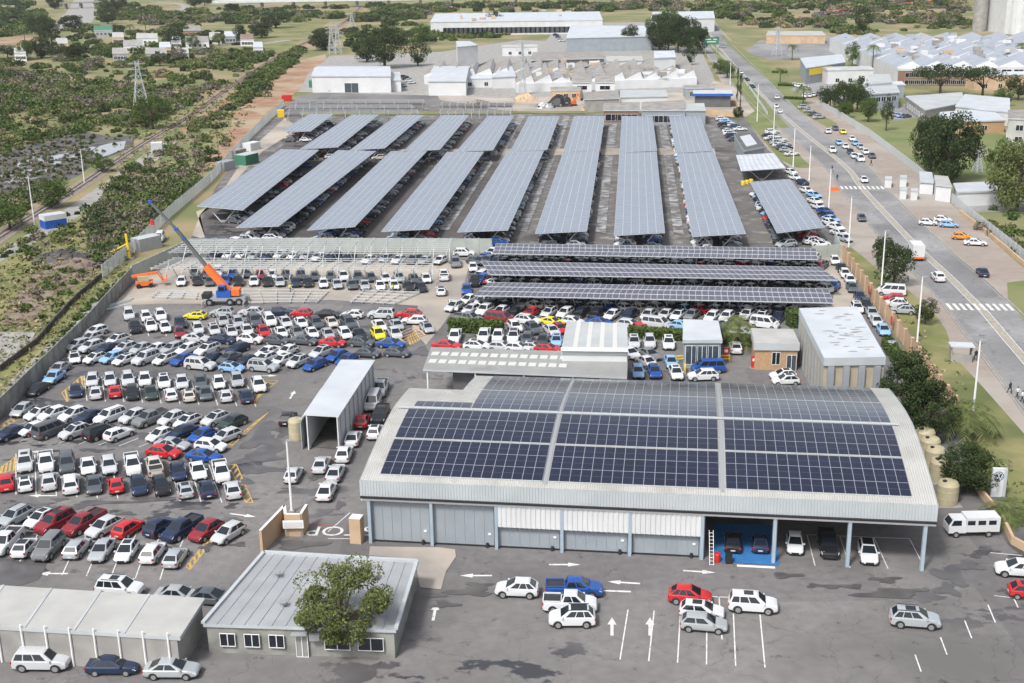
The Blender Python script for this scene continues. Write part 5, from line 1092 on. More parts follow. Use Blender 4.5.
 ('in the parking strip across the main road', (850, 147, 5, 4), '828,131,Wh 835.5,128,Gh 843,131.5,Yh 839,142.5,Lh 845.5,146,Wh 852,138.5,Wh 855.5,143,Lh 860.5,146.5,Sh 850.5,151.5,Nh 854,155.5,Wh 865.5,151.5,Wh 872,155.5,Gh 860,158.5,Wv'),
 ('under the open bays of the hall', (733, 540, .3, 10), '733,540,Kh- 760,541,Nh- 795,542,Wh 828,543,Kp 868,551,Wh'),
 ('in front of the long hall doors', (570, 590, 10, .3), '517,588,Wu- 574,588,Bp 570,603,Wp 572,617,Wu-'),
 ('in the near bays before the open hall', (690, 594, 10, .8), '690,595,Ru 702,609,Wh 704,622,Sh 753,603,Wu 1018,568,Wu- 1030,590,Rh 915,618,Su'),
 ('in the dark strip below the foreground shed', (60, 657, 10, 0), '42,660,Wu 113,664,Ns 172,668,Ss'),
]
ROWS.sort(key=lambda r: 0)
rc = random.Random(11)
allc = []
for place, hv_, spec in ROWS:
    rz = head(*hv_)
    for tok in spec.split():
        x, y, c = tok.split(','); rev = c.endswith('-'); c = c.rstrip('-'); p = G(float(x), float(y), .75)
        allc.append([place, p.x, p.y, rz + (math.pi if rev else 0) + rc.gauss(0, .02), c[0], c[1]])
FARC = []   # (x,y,rz,col,type): the many cars under the roofs and far away
cols = 'WWWWWWWWSSSSGGGGKKKNNNBRLE'
nn = [c for c in allc if c[5] not in 'pv']; nn.sort(key=lambda c: math.hypot(c[1], c[2]))
keep = set(id(c) for c in nn[:292]) | set(id(c) for c in allc if c[5] in 'pv')
print('cars listed', len(allc), 'plain', len(nn))
for c in allc:
    if id(c) in keep:
        vt_ = {'h': 'hhHH', 's': 'ssS', 'u': 'uUUX'}.get(c[5], c[5]); vc_ = {'W': 'WWV', 'G': 'GGF', 'S': 'SST'}.get(c[4], c[4])
        o = make_car(rc.choice(vt_), rc.choice(vc_), c[1], c[2], c[3], rc)
        reg(o, f'{PAINT[c[4]][0]} {KIND[c[5]]}', c[0], 'cars ' + c[0])
    else: FARC.append((c[1], c[2], c[3], c[4], c[5]))
# cars under the long carports, two nose to nose columns each, and under the wide rows
def under(c, tier):
    NL, NR, FR, FL_ = [G(x, y, 3.6) for x, y in c]
    L = ((FL_ - NL).length); n = int(L / 2.75); ax = (FL_ - NL).normalized(); sd = (NR - NL).normalized(); W_ = (NR - NL).length
    for i in range(n):
        for s, off in ((0, .22), (1, .78)):
            if rc.random() < .1 or (c[0][0] < 200 and rc.random() < .6): continue
            p = NL.lerp(FL_, (i + .5) / n) + (NR - NL) * off; FARC.append((p.x + rc.gauss(0, .1), p.y, math.atan2(sd.y, sd.x) + (0 if s else math.pi) + rc.gauss(0, .03) + (math.pi if rc.random() < .2 else 0), rc.choice(cols), rc.choice('hhsuu')))
for c, tier in CP: under(c, tier)
under(((777, 233), (825, 227), (790, 179), (750, 182)), 0)
for a, b, c, d, _ in XR:
    NL, NR, FR, FL_ = [G(*q_, 3.3) for q_ in (a, b, c, d)]; n = int((FR - NR).length / 2.5); ax = (FR - NR).normalized()
    for i in range(n):
        for off in (.45,):
            if rc.random() < .06: continue
            p = NL.lerp(FL_, (i + .5) / n).lerp(NR.lerp(FR, (i + .5) / n), off); FARC.append((p.x, p.y, math.atan2(ax.y, ax.x) + 2.35 + rc.gauss(0, .04), rc.choice(cols), rc.choice('hhhsu')))
for x0, y0, x1, y1, n, ang in ((192, 249, 445, 250, 27, 2.5), (204, 244.5, 440, 246, 24, 2.5), (722, 121, 740, 131, 6, 0), (724, 127, 734, 141, 6, .3), (740, 74, 752, 88, 3, -1.2), (712, 30, 722, 48, 3, -1.2), (768, 138, 786, 152, 7, .2), (772, 134, 784, 146, 4, .2), (786, 150, 792, 156, 2, .2), (795, 86, 808, 90, 6, 1.), (805, 98, 830, 94, 7, 1.4), (893, 116, 906, 118, 4, .5), (364, 88, 404, 87, 10, 1.3), (404, 78, 412, 84, 4, .4), (640, 108, 668, 108, 4, .2), (705, 104, 722, 106, 5, .3), (320, 92, 360, 92, 5, 1.2), (804, 109, 819, 119, 4, .3), (690, 30, 700, 38, 4, .5), (556, 36, 562, 42, 4, .5)):
    for i in range(n):
        t_ = i / max(1, n - 1); p = G(x0 + (x1 - x0) * t_, y0 + (y1 - y0) * t_); FARC.append((p.x, p.y, ang + rc.gauss(0, .1), rc.choice('WWWWSSGKLN'), rc.choice('hhsu')))
for (x0, y0), (x1, y1), n in (((484, 258.5), (822, 264.5), 46), ((480, 260.5), (826, 267), 44), ((482, 279.5), (834, 286), 46), ((480, 276.5), (832, 283.5), 44), ((492, 252), (814, 257), 40)):
    for i in range(n):
        if rc.random() < .08: continue
        p = G(x0 + (x1 - x0) * i / (n - 1), y0 + (y1 - y0) * i / (n - 1), .7); FARC.append((p.x, p.y, head(549, 303, -14, 8) + rc.gauss(0, .04), rc.choice('WWWWWSSSSGGKNMB'), rc.choice('hhhsu')))
# one merged object for them
vs, fs, ms, base = [], [], [], 0
mats = ['paint_' + k for k in PAINT] + ['trim', 'glass', 'rubber', 'rim', 'lamp_w', 'lamp_r', 'line_white']
TPL = {}
for t in SPEC:
    V, Fc, Mm = [], [], []
    for part, b in CARSH[t].items():
        if part.startswith('wheel') and False: continue
        o = len(V); V += b.v; Fc += [tuple(i + o for i in f) for f in b.f]; Mm += [b.mats[k] for k in b.m]
    TPL[t] = (np.array(V), Fc, Mm)
for x, y, rz, col, t in FARC:
    V, Fc, Mm = TPL[t]; c_, s_ = math.cos(rz), math.sin(rz)
    W_ = np.stack([V[:, 0] * c_ - V[:, 1] * s_ + x, V[:, 0] * s_ + V[:, 1] * c_ + y, V[:, 2] + .07], 1); vs.append(W_)
    fs += [tuple(i + base for i in f) for f in Fc]; ms += [mats.index(q_.replace('#', col)) for q_ in Mm]; base += len(V)
me = bpy.data.meshes.new('far_parked_cars'); me.from_pydata(np.concatenate(vs).tolist(), [], fs)
for q_ in mats: me.materials.append(M[q_])
me.polygons.foreach_set('material_index', ms); me.update()
link('far_parked_cars', me, kind='stuff')
print('merged far cars', len(FARC))
# ================================================================ vegetation
def leafcloud(centres, radii, nper, size, flat=.75, seed=1):
    """quads of leaves on and in lumps; returns verts, faces"""
    r = np.random.default_rng(seed); V = []
    for c, R_, n in zip(centres, radii, nper):
        d = r.normal(size=(n, 3)); d /= np.linalg.norm(d, axis=1)[:, None]; rad_ = R_ * r.uniform(.55, 1.08, (n, 1)) ** .7
        p = np.array(c) + d * rad_ * np.array([1, 1, flat]); a = r.normal(size=(n, 3)); a = a * .8 + d * .3; a /= np.linalg.norm(a, axis=1)[:, None]
        b = np.cross(a, r.normal(size=(n, 3))); b /= np.linalg.norm(b, axis=1)[:, None]; e = np.cross(a, b)
        s = size * r.uniform(.6, 1.3, (n, 1)); b = b * s; e = e * s * r.uniform(.5, .9, (n, 1))
        V.append(np.stack([p - b, p - e * .7, p + b, p + e * .7], 1).reshape(-1, 3))
    V = np.concatenate(V); F_ = np.arange(len(V)).reshape(-1, 4); return V, F_
def npmesh(name, V, F_, mats_, mi=None):
    me = bpy.data.meshes.new(name); n = len(F_); me.vertices.add(len(V)); me.vertices.foreach_set('co', np.asarray(V, 'f').ravel())
    me.loops.add(n * 4); me.loops.foreach_set('vertex_index', np.asarray(F_, 'i').ravel()); me.polygons.add(n); me.polygons.foreach_set('loop_start', np.arange(0, n * 4, 4, dtype='i'))
    try: me.polygons.foreach_set('loop_total', np.full(n, 4, dtype='i'))
    except Exception: pass
    for m_ in mats_: me.materials.append(M[m_])
    if mi is not None: me.polygons.foreach_set('material_index', np.asarray(mi, 'i'))
    me.update(calc_edges=True); me.validate(); return me
TREES = {}
def tree_mesh(kind, var, leaf):
    """unit tree: height 1, crown width ~ w"""
    key = (kind, var, leaf)
    if key in TREES: return TREES[key]
    r = np.random.default_rng(zlib.crc32(repr(key).encode()) % 9999); cs, rs, ns = [], [], []
    prm = {'round': (26, .42, .54, .38, .17, 150, .026, .10), 'ball': (46, .44, .50, .40, .15, 240, .020, .1), 'fir': (48, .34, .52, .42, .12, 190, .018, .1), 'cone': (26, .22, .60, .36, .11, 110, .018, .04), 'loose': (60, .44, .56, .36, .12, 230, .016, .1), 'column': (22, .10, .52, .46, .08, 60, .02, .03), 'flat': (24, .60, .70, .16, .16, 110, .026, .1), 'big': (50, .46, .55, .38, .14, 170, .019, .1)}[kind]
    n, W_, zc, hz, lump, nl, ls, _ = prm
    for i in range(n):
        d = r.normal(size=3); d /= np.linalg.norm(d); q_ = r.uniform(.45, 1) ** .6
        x, y, z = d[0] * W_ * q_, d[1] * W_ * q_, zc + d[2] * hz * q_
        if kind == 'cone': k = 1.25 - .95 * (z - (zc - hz)) / (2 * hz); x *= k * 1.3; y *= k * 1.3
        cs.append((x, y, z)); rs.append(lump * r.uniform(.6, 1.25)); ns.append(int(nl * r.uniform(.7, 1.3)))
    V, F_ = leafcloud(cs, rs, ns, ls, .8, var + 5)
    crown = npmesh('crown', V, F_, [leaf])
    t = MB(); t.tube((0, 0, 0), (0.01, 0, .32), .035, .024, 7, 'bark'); t.tube((.01, 0, .32), (0, .01, .62), .024, .01, 6, 'bark')
    for i in range(0, n, 3):
        c = cs[i]; t.tube((0, 0, .24 + .1 * r.random()), (c[0] * .85, c[1] * .85, max(.3, c[2] - .02)), .013, .004, 4, 'bark', caps=False)
    TREES[key] = (crown, t.mesh('trunk')); return TREES[key]
def tree(x, y, h, wd, kind, leaf, label, cat='tree', var=0, group=None, name='tree'):
    """base at map point; h metres; wd = width factor"""
    c, tr_ = tree_mesh(kind, var, leaf); p = G(x, y)
    o = thing(name, p, random.random() * 6.28, label=label, cat=cat, group=group)
    s = Vector((h * wd, h * wd, h)); a = link('crown', c, o); b = link('trunk', tr_, o); a.scale = s; b.scale = s
    return o
# right hand side, near
tree(904, 432, 11, .95, 'fir', 'leaf_dark', 'tall dark evergreen tree growing against the right end of the hall', var=1)
tree(926, 442, 8.6, 1.05, 'fir', 'leaf_dark', 'dark bushy evergreen just right of the tallest tree by the hall', var=2)
tree(964, 491, 6.0, 1.15, 'ball', 'leaf_dark', 'round dense dark tree between the cream tanks and the pylon sign', var=3)
tree(893, 287, 8.5, .9, 'round', 'leaf_dark', 'dark tree on the grass verge beside a tall light mast', var=4)
tree(883, 270, 6.5, .8, 'round', 'leaf_dark', 'smaller dark tree touching the verge tree from behind', var=5)
tree(925, 325, 4.8, .8, 'round', 'leaf_dark', 'small young tree standing alone on the verge grass', var=6)
tree(343, 652, 9.2, 1.0, 'loose', 'leaf_olive', 'leafy olive green tree in front of the foreground office', var=7)
0 and tree(479, 618, 3.4, 1.6, 'loose', 'leaf_olive', 'low loose olive bush right of the foreground building', var=8)
for i, (x, y, h, wd, k, lf, lb) in enumerate((
    (949, 182, 19, .8, 'big', 'leaf_dark', 'largest dark tree on the factory lawn, the right of two'), (931, 172, 17, .7, 'big', 'leaf_dark', 'dark tree on the factory lawn, the left of two'),
    (1016, 212, 18, .75, 'big', 'leaf_olive', 'tall bare looking tree at the right edge beyond the fence'), (1000, 190, 13, .7, 'round', 'leaf_mid', 'mid green tree left of the tall tree at the right edge'),
    (857, 112, 13, .75, 'round', 'leaf_dark', 'dark tree of the verge cluster, nearest the palm'), (843, 112, 11, .8, 'round', 'leaf_dark', 'middle dark tree of the verge cluster'), (830, 108, 10, .9, 'round', 'leaf_dark', 'leftmost dark tree of the verge cluster'),
    (868, 122, 9, .8, 'loose', 'leaf_mid', 'pale thin tree right of the verge cluster'), (886, 131, 12, .6, 'cone', 'leaf_dark', 'pointed dark tree standing alone on the lawn'), (845, 118, 6, 1, 'loose', 'leaf_mid', 'low green bush under the verge cluster'),
    (940, 96, 13, 1.3, 'flat', 'leaf_dark', 'broad flat topped tree before the huge factory, the left of two'), (982, 98, 13, 1.2, 'flat', 'leaf_dark', 'broad flat topped tree before the huge factory, the right of two'), (1018, 100, 11, 1, 'round', 'leaf_dark', 'dark tree at the right edge beside the cream office slab'),
    (1002, 106, 7, 1.1, 'round', 'leaf_mid', 'low mid green tree between the canteen and office slab'), (861, 34, 18, .8, 'round', 'leaf_dark', 'single dark tree behind the left end of the huge factory'), (852, 66, 12, .6, 'round', 'leaf_mid', 'green tree right of the yellow bannered showroom'),
    (740, 108, 14, .3, 'column', 'leaf_dark', 'thin dark cypress beside the blue edged canopy, the nearer of two'), (737, 102, 14, .3, 'column', 'leaf_dark', 'thin dark cypress beside the blue edged canopy, the farther of two'),
    (727, 78, 8, 1.2, 'round', 'leaf_mid', 'bushy green tree beside the verge behind the cypresses'), (720, 74, 7, 1.2, 'round', 'leaf_mid', 'low green bush at the head of the verge trees'), (689, 65, 9, .8, 'round', 'leaf_dark', 'dark tree at the right end of the sawtooth factory'),
    (660, 50, 21, .9, 'round', 'leaf_dark', 'leftmost tall tree of the dark grove beside the big hall'), (668, 52, 22, .8, 'big', 'leaf_dark', 'second tree from the left in the dark grove'), (678, 53, 21, .8, 'big', 'leaf_dark', 'middle tree of the dark grove'), (688, 53, 20, .8, 'big', 'leaf_dark', 'fourth tree from the left in the dark grove'), (697, 54, 17, .8, 'round', 'leaf_dark', 'rightmost tree of the dark grove'), (667, 42, 20, .9, 'big', 'leaf_mid', 'paler tree rising behind the dark grove'),
    (630, 50, 15, .8, 'round', 'leaf_dark', 'lone dark tree between the big hall and the grove'), (495, 32, 15, 1., 'round', 'leaf_dark', 'round dark tree in front of the very long factory'), (738, 118, 4, 1, 'round', 'leaf_dark', 'small shrub at the foot of the cypresses'),
    (385, 68, 22, 1.05, 'big', 'leaf_dark', 'big spreading dark tree behind the white warehouse'), (367, 62, 14, 1.1, 'round', 'leaf_dark', 'smaller dark tree left of the big spreading tree'), (418, 66, 13, 1., 'round', 'leaf_dark', 'dark tree at the end of the warehouse lane'), (421, 44, 13, 1.1, 'round', 'leaf_mid', 'round tree on the dry field left of the factory'),
    (390, 48, 10, 1.3, 'round', 'leaf_mid', 'low bushy tree behind the big spreading tree'), (325, 50, 13, 1.6, 'round', 'leaf_dark', 'dark thicket tree beside the twin pylons'), (276, 28, 13, 1.8, 'round', 'leaf_dark', 'dark grove tree on the far field, left of the railway'), (262, 38, 12, 1.6, 'round', 'leaf_dark', 'dark grove tree nearer the villa on the far field'),
    (175, 48, 15, .8, 'round', 'leaf_dark', 'round dark tree left of the grey roofed villa'), (193, 49, 9, .9, 'round', 'leaf_mid', 'bright round bush in front of the grey roofed villa'), (184, 36, 9, 1, 'round', 'leaf_dark', 'dark tree behind the grey roofed villa'), (240, 43, 12, .8, 'round', 'leaf_dark', 'dark tree left of the brown roofed house'), (219, 46, 9, 1, 'loose', 'leaf_olive', 'olive tree right of the grey roofed villa'),
    (120, 12, 20, .8, 'big', 'leaf_dark', 'dark tree right of the motorway below the bridge'), (106, 11, 12, 1.1, 'round', 'leaf_dark', 'smaller dark tree beside the motorway'), (55, 9, 18, 1.1, 'round', 'leaf_dark', 'dark tree left of the motorway below the bridge'), (205, 6, 12, 1.4, 'round', 'leaf_dark', 'dark tree on the far slip road island'),
    (52, 44, 15, 1.1, 'big', 'leaf_dark', 'spreading dark tree left of the cream house'), (40, 38, 16, 1.2, 'big', 'leaf_dark', 'big dark tree at the foot of the wooded slope'), (72, 30, 13, 1.5, 'round', 'leaf_dark', 'dark bushy tree left of the green roofed house'), (108, 24, 14, 1.3, 'round', 'leaf_dark', 'dark tree behind the green roofed house'),
    (42, 58, 13, 1.1, 'round', 'leaf_dark', 'round dark tree, the second of the row at left'), (58, 59, 10, 1.3, 'round', 'leaf_dark', 'low dark tree right of the row of round trees'), (26, 60, 12, .9, 'loose', 'leaf_mid', 'pale green tree in the row of round trees at left'), (8, 58, 9, 1.3, 'round', 'leaf_dark', 'dark tree at the left edge of the row'), (74, 60, 9, 1.4, 'round', 'leaf_dark', 'wide dark bush in the row below the cream house'),
    (153, 129, 12, 1.1, 'big', 'leaf_mid', 'dense green tree right of the railway by the pylon foot'), (178, 62, 9, 1.2, 'round', 'leaf_grey', 'grey thicket tree right of the pylon'), (160, 66, 8, 1.3, 'round', 'leaf_dark', 'dark low tree just right of the pylon head'), (76, 74, 9, 1.6, 'round', 'leaf_mid', 'wide green bush left of the pylon'), (195, 8, 14, 1.4, 'round', 'leaf_dark', 'dark tree beyond the curved slip road'), (232, 14, 11, 1.5, 'round', 'leaf_dark', 'low dark tree on the far field, right of the slip road'),
    (51, 208, 8, 1.3, 'round', 'leaf_mid', 'green bush left of the track near the blue and white box'), (10, 230, 7, 1.4, 'round', 'leaf_mid', 'green bush at the left edge below the wetland'), (102, 172, 5, 1.4, 'round', 'leaf_mid', 'bright green bush at the end of the wetland'), (725, 344, 2, 1, 'round', 'leaf_mid', 'small green bush left of the dealer palm'))):
    tree(x, y, h, wd, 'ball' if (k == 'big' and x > 900) or 'leaf_dark' == lf and k == 'round' and i % 2 else k, lf, lb, var=i % 3)
# palms
def palm_mesh(seed=0, n=26, up=.5):
    r = np.random.default_rng(seed); V, F_ = [], []
    for i in range(n):
        az = i * 2.4 + r.uniform(-.2, .2); el = r.uniform(-.1, 1.2) * up + .15; L = r.uniform(.85, 1.1); pts = []
        for k in range(8):
            t = k / 7; pts.append(np.array([math.cos(az) * L * t, math.sin(az) * L * t, L * (math.sin(el) * t * 1.3 - 1.0 * t * t * (1.1 - .5 * el))]))
        side = np.array([-math.sin(az), math.cos(az), 0])
        for k in range(7):
            wl = .27 * math.sin(math.pi * (k + .8) / 8.5)
            for s in (-1, 1):
                for j in range(3):
                    b0 = pts[k] + (pts[k + 1] - pts[k]) * (j / 3); b1 = pts[k] + (pts[k + 1] - pts[k]) * ((j + .55) / 3); tip = b1 + side * s * wl + np.array([0, 0, -.06]) + (pts[k + 1] - pts[k]) * .5
                    o = len(V); V += [b0, b1, tip, tip - (b1 - b0) * .3]; F_.append((o, o + 1, o + 2, o + 3))
    return npmesh('fronds', np.array(V), np.array(F_), ['leaf_palm'])
PM = [palm_mesh(i) for i in range(2)]
def palm(x, y, h, R_, label, thick=.22, lean=0):
    p = G(x, y); o = thing('palm_tree', p, 1., label=label, cat='palm tree'); f = link('fronds', PM[len(label) % 2], o, (0, 0, h)); f.scale = (R_, R_, R_)
    m_ = MB(); m_.tube((0, 0, 0), (0, 0, h * .5), thick, thick * .8, 8, 'bark'); m_.tube((0, 0, h * .5), (0, 0, h + .1), thick * .8, thick * .9, 8, 'bark'); link('trunk', m_.mesh('trunk'), o)
palm(738, 349, 4.2, 3.6, 'green palm rising from the hedge left of the brick office', .3)
palm(968, 437, 3.4, 4.0, 'spreading palm behind the round dark tree by the sign', .4)
palm(955, 425, 2.0, 2.6, 'small palm left of the spreading palm by the tanks', .3)
palm(1010, 520, 1.2, 3.2, 'low palm in the plant bed right of the pylon sign', .3)
palm(999, 523, .8, 2.2, 'small low palm in front of the pylon sign', .25)
for x, y, h, lb in ((872, 73, 12, 'tall thin palm in front of the factory corner'), (132, 48, 14, 'leftmost of the three village palms'), (147, 42, 13, 'middle of the three village palms'), (165, 50, 14, 'rightmost of the three village palms'), (25, 42, 11, 'palm at the far left of the village'), (1020, 66, 10, 'palm before the brick factory front'), (803, 104, 6, 'small palm on the verge, the nearest of three'), (780, 84, 6, 'small palm on the verge, the middle of three'), (792, 60, 7, 'small palm on the verge, the farthest of three'), (1008, 72, 8, 'small palm by the flat office roofs')):
    palm(x, y, h, 3.4, lb, .25)
# hedges
def hedge(a, b, wd, h, label):
    A_, B_ = G(*a), G(*b); d = (B_ - A_); L = d.length; d.normalize(); n_ = Vector((-d.y, d.x, 0)); r = np.random.default_rng(4); N = int(L * 260)
    u = r.uniform(0, L, N); v = r.uniform(-.5, .5, N) * wd; z = r.uniform(0, h, N); f = r.integers(0, 3, N); z[f == 0] = h; v[f == 1] = -wd / 2; v[f == 2] = wd / 2
    P_ = np.stack([u * d.x + v * n_.x, u * d.y + v * n_.y, z], 1) + r.normal(size=(N, 3)) * .07; cs = P_; a_ = r.normal(size=(N, 3)) * .14; b_ = r.normal(size=(N, 3)) * .14
    V = np.stack([cs - a_, cs - b_, cs + a_, cs + b_], 1).reshape(-1, 3); o = thing('hedge', A_, label=label, cat='hedge'); link('foliage', npmesh('foliage', V, np.arange(len(V)).reshape(-1, 4), ['leaf_mid']), o)
    m_ = MB(); m_.box((d.x * L / 2, d.y * L / 2, h / 2 - .05), (L - .2, wd - .2, h - .1), 'leaf_dark', math.atan2(d.y, d.x)); link('core', m_.mesh('core'), o)
hedge((449, 331), (503, 333.5), 1.6, 1.9, 'clipped green hedge behind the pickups left of the striped shed')
hedge((629, 336.5), (683, 340), 1.4, 1.5, 'clipped green hedge left of the glazed office')
hedge((721, 343), (752, 346), 1.4, 1.5, 'clipped green hedge between the glazed office and brick office')
hedge((788, 327), (799, 326), 2.2, 2.6, 'shaggy green hedge at the back corner of the tall office')
hedge((887, 345), (897, 362), 1.4, 1.2, 'low green hedge right of the tall office')
for i in range(3): hedge((772 + i * 6, 73 + i * 13), (787 + i * 9, 73 + i * 13.4), 1.4, .8, f'low clipped hedge strip on the verge, the {("farthest", "middle", "nearest")[i]} of three')
# scrub : countless bushes, one object
def inpoly(px, x, y):
    c = False; n = len(px)
    for i in range(n):
        x1, y1 = px[i]; x2, y2 = px[i - 1]
        if (y1 > y) != (y2 > y) and x < (x2 - x1) * (y - y1) / (y2 - y1) + x1: c = not c
    return c
ZON = [  # polygon, count, r0, r1, palette weights (dark, mid, olive, grey, dry)
 ([(-60, 62), (60, 66), (250, 46), (262, 52), (236, 84), (180, 108), (136, 130), (80, 118), (60, 108), (-60, 110)], 1250, 1.0, 4.6, (.16, .26, .30, .22, .06)),
 ([(-60, 108), (60, 104), (110, 112), (85, 132), (0, 146), (-60, 165)], 380, 1.2, 3.6, (.15, .42, .25, .1, .08)),
 ([(-60, -6), (22, 0), (50, 22), (30, 34), (-60, 44)], 520, 3, 8, (.6, .3, .1, 0, 0)),
 ([(60, 26), (130, 30), (240, 34), (250, 46), (60, 62)], 200, 2, 4.5, (.4, .35, .2, .05, 0)),
 ([(100, 2), (190, 10), (430, 6), (430, 26), (360, 28), (345, 18), (300, 22), (190, 28), (100, 22)], 520, 2.5, 7, (.3, .3, .25, .1, .05)),
 ([(346, 30), (430, 30), (520, 26), (500, 40), (436, 42), (350, 50)], 140, 2, 5, (.3, .35, .3, .05, 0)),
 ([(256, 60), (290, 48), (312, 40), (300, 54), (280, 76), (252, 98), (238, 108), (240, 84)], 260, 1.6, 4, (.2, .45, .3, .05, 0)),
 ([(108, 190), (150, 150), (205, 116), (232, 104), (226, 128), (190, 166), (150, 200), (120, 190)], 150, 1.2, 3, (.18, .27, .25, .25, .05)),
 ([(92, 212), (120, 188), (150, 198), (182, 166), (222, 132), (240, 132), (214, 168), (170, 206), (132, 242), (104, 268), (88, 250), (96, 232)], 380, 1.2, 3.1, (.14, .28, .28, .28, .02)),
 ([(-60, 205), (30, 192), (82, 176), (92, 172), (60, 196), (0, 232), (-60, 268)], 170, 1., 2.6, (.2, .45, .2, .1, .05)),
 ([(30, 262), (60, 250), (90, 252), (100, 268), (70, 296), (40, 330), (4, 336), (20, 290)], 45, .6, 1.3, (.05, .35, .4, .1, .1)),
 ([(-60, 130), (30, 140), (70, 134), (110, 134), (138, 132), (130, 150), (90, 172), (60, 184), (0, 210), (-60, 220)], 30, .5, 1.2, (.1, .4, .2, .3, 0)),
 ([(735, 22), (980, 0), (1040, 0), (1040, 26), (840, 36), (820, 28), (740, 28)], 380, 2, 5, (.15, .15, .25, .3, .15)),
 ([(430, 6), (720, 2), (980, -6), (980, 4), (740, 20), (600, 12), (430, 13)], 560, 2.5, 7, (.3, .25, .2, .15, .1)),
 ([(972, 196), (1060, 214), (1060, 290), (1000, 246), (968, 214)], 60, .8, 2, (.2, .4, .2, .1, .1)),
 ([(0, 400), (30, 372), (60, 336), (100, 292), (130, 268), (134, 272), (105, 298), (60, 345), (0, 408)], 70, .3, .7, (.1, .5, .3, 0, .1)),
 ([(-60, 262), (0, 250), (60, 216), (100, 204), (96, 228), (40, 262), (0, 300), (-60, 330)], 60, .6, 1.6, (.1, .2, .3, .2, .2))]
ZON += [([(-30, 168), (0, 157), (40, 142), (84, 134), (134, 137), (126, 149), (95, 160), (82, 172), (40, 192), (-30, 212)], 520, .25, .8, (.15, .2, .15, .5, 0)), ([(-60, 150), (0, 146), (60, 130), (136, 130), (140, 136), (84, 131), (0, 156), (-60, 168)], 260, .5, 1.3, (.05, .5, .3, .05, .1))]
RCN = np.array([(a + (b - a) * (k / 12))[:2] for a, b in zip(RC, RC[1:]) for k in range(12)])
r = np.random.default_rng(21); AV, AM = [], []
for poly, cnt, r0, r1, wts in ZON:
    xs = [p[0] for p in poly]; ys = [p[1] for p in poly]; k = 0; tries = 0; wts = np.array(wts) / sum(wts)
    while k < cnt and tries < cnt * 30:
        tries += 1; x, y = r.uniform(min(xs), max(xs)), r.uniform(min(ys), max(ys))
        if not inpoly(poly, x, y): continue
        g_ = G(x, y); D = g_.length
        if float(np.min(np.hypot(RCN[:, 0] - g_.x, RCN[:, 1] - g_.y))) < 5.: continue
        # natural gaps
        if math.sin(g_.x * .045 + 2 * math.sin(g_.y * .02)) + math.sin(g_.y * .031 + g_.x * .013) < -.15 and r.random() < .82: continue
        R_ = r0 + (r1 - r0) * r.random() ** 2; mt_ = r.choice(5, p=wts); nl = int(44 + 60 * min(R_ / 3, 1.6)); ls = .24 + .0006 * D
        lumps = 1 + int(R_ > 1.5) + int(R_ > 3) * 2; k += 1
        for q_ in range(lumps):
            ox, oy = r.normal(size=2) * R_ * (.5 if lumps > 1 else 0); rr_ = R_ * (r.uniform(.5, .9) if lumps > 1 else 1)
            V, _f = leafcloud([(g_.x + ox, g_.y + oy, rr_ * .42)], [rr_], [nl], ls * r.uniform(.8, 1.2), .62, int(r.integers(1e9)))
            AV.append(V); AM += [mt_] * (len(V) // 4)
V = np.concatenate(AV); V[:, 2] = np.maximum(V[:, 2], .02)
link('scrub', npmesh('scrub', V, np.arange(len(V)).reshape(-1, 4), ['leaf_dark', 'leaf_mid', 'leaf_olive', 'leaf_grey', 'leaf_dry'], AM), kind='stuff')
print('scrub faces', len(AM))
# dry tufts of grass near the fence and on the verges
AV = []; r = np.random.default_rng(5); AM = []
for poly, cnt, wts in (([(-60, 300), (98, 204), (118, 210), (130, 262), (0, 402), (-60, 440)], 3500, (.5, .5)), ([(843, 250), (868, 268), (922, 318), (950, 352), (990, 420), (1020, 452), (1040, 540), (995, 505), (975, 455), (945, 400), (862, 282)], 500, (.6, .4)), ([(130, 130), (220, 100), (260, 100), (214, 168), (110, 262), (92, 212)], 1800, (.55, .45)), ([(-60, 108), (250, 80), (236, 104), (150, 128), (80, 128), (0, 145), (-60, 150)], 2600, (.55, .45))):
    xs = [p[0] for p in poly]; ys = [p[1] for p in poly]
    for _ in range(cnt):
        x, y = r.uniform(min(xs), max(xs)), r.uniform(min(ys), max(ys))
        if not inpoly(poly, x, y): continue
        g_ = G(x, y); s = .22 + g_.length * .0009; V, _f = leafcloud([(g_.x, g_.y, .1)], [s * 1.6], [5], s, .4, int(r.integers(1e9))); AV.append(V); AM += [int(r.choice(2, p=wts))] * 5
V = np.concatenate(AV); V[:, 2] = np.maximum(V[:, 2], .03)
link('grass_tufts', npmesh('grass_tufts', V, np.arange(len(V)).reshape(-1, 4), ['leaf_olive', 'leaf_dry'], AM), kind='stuff')
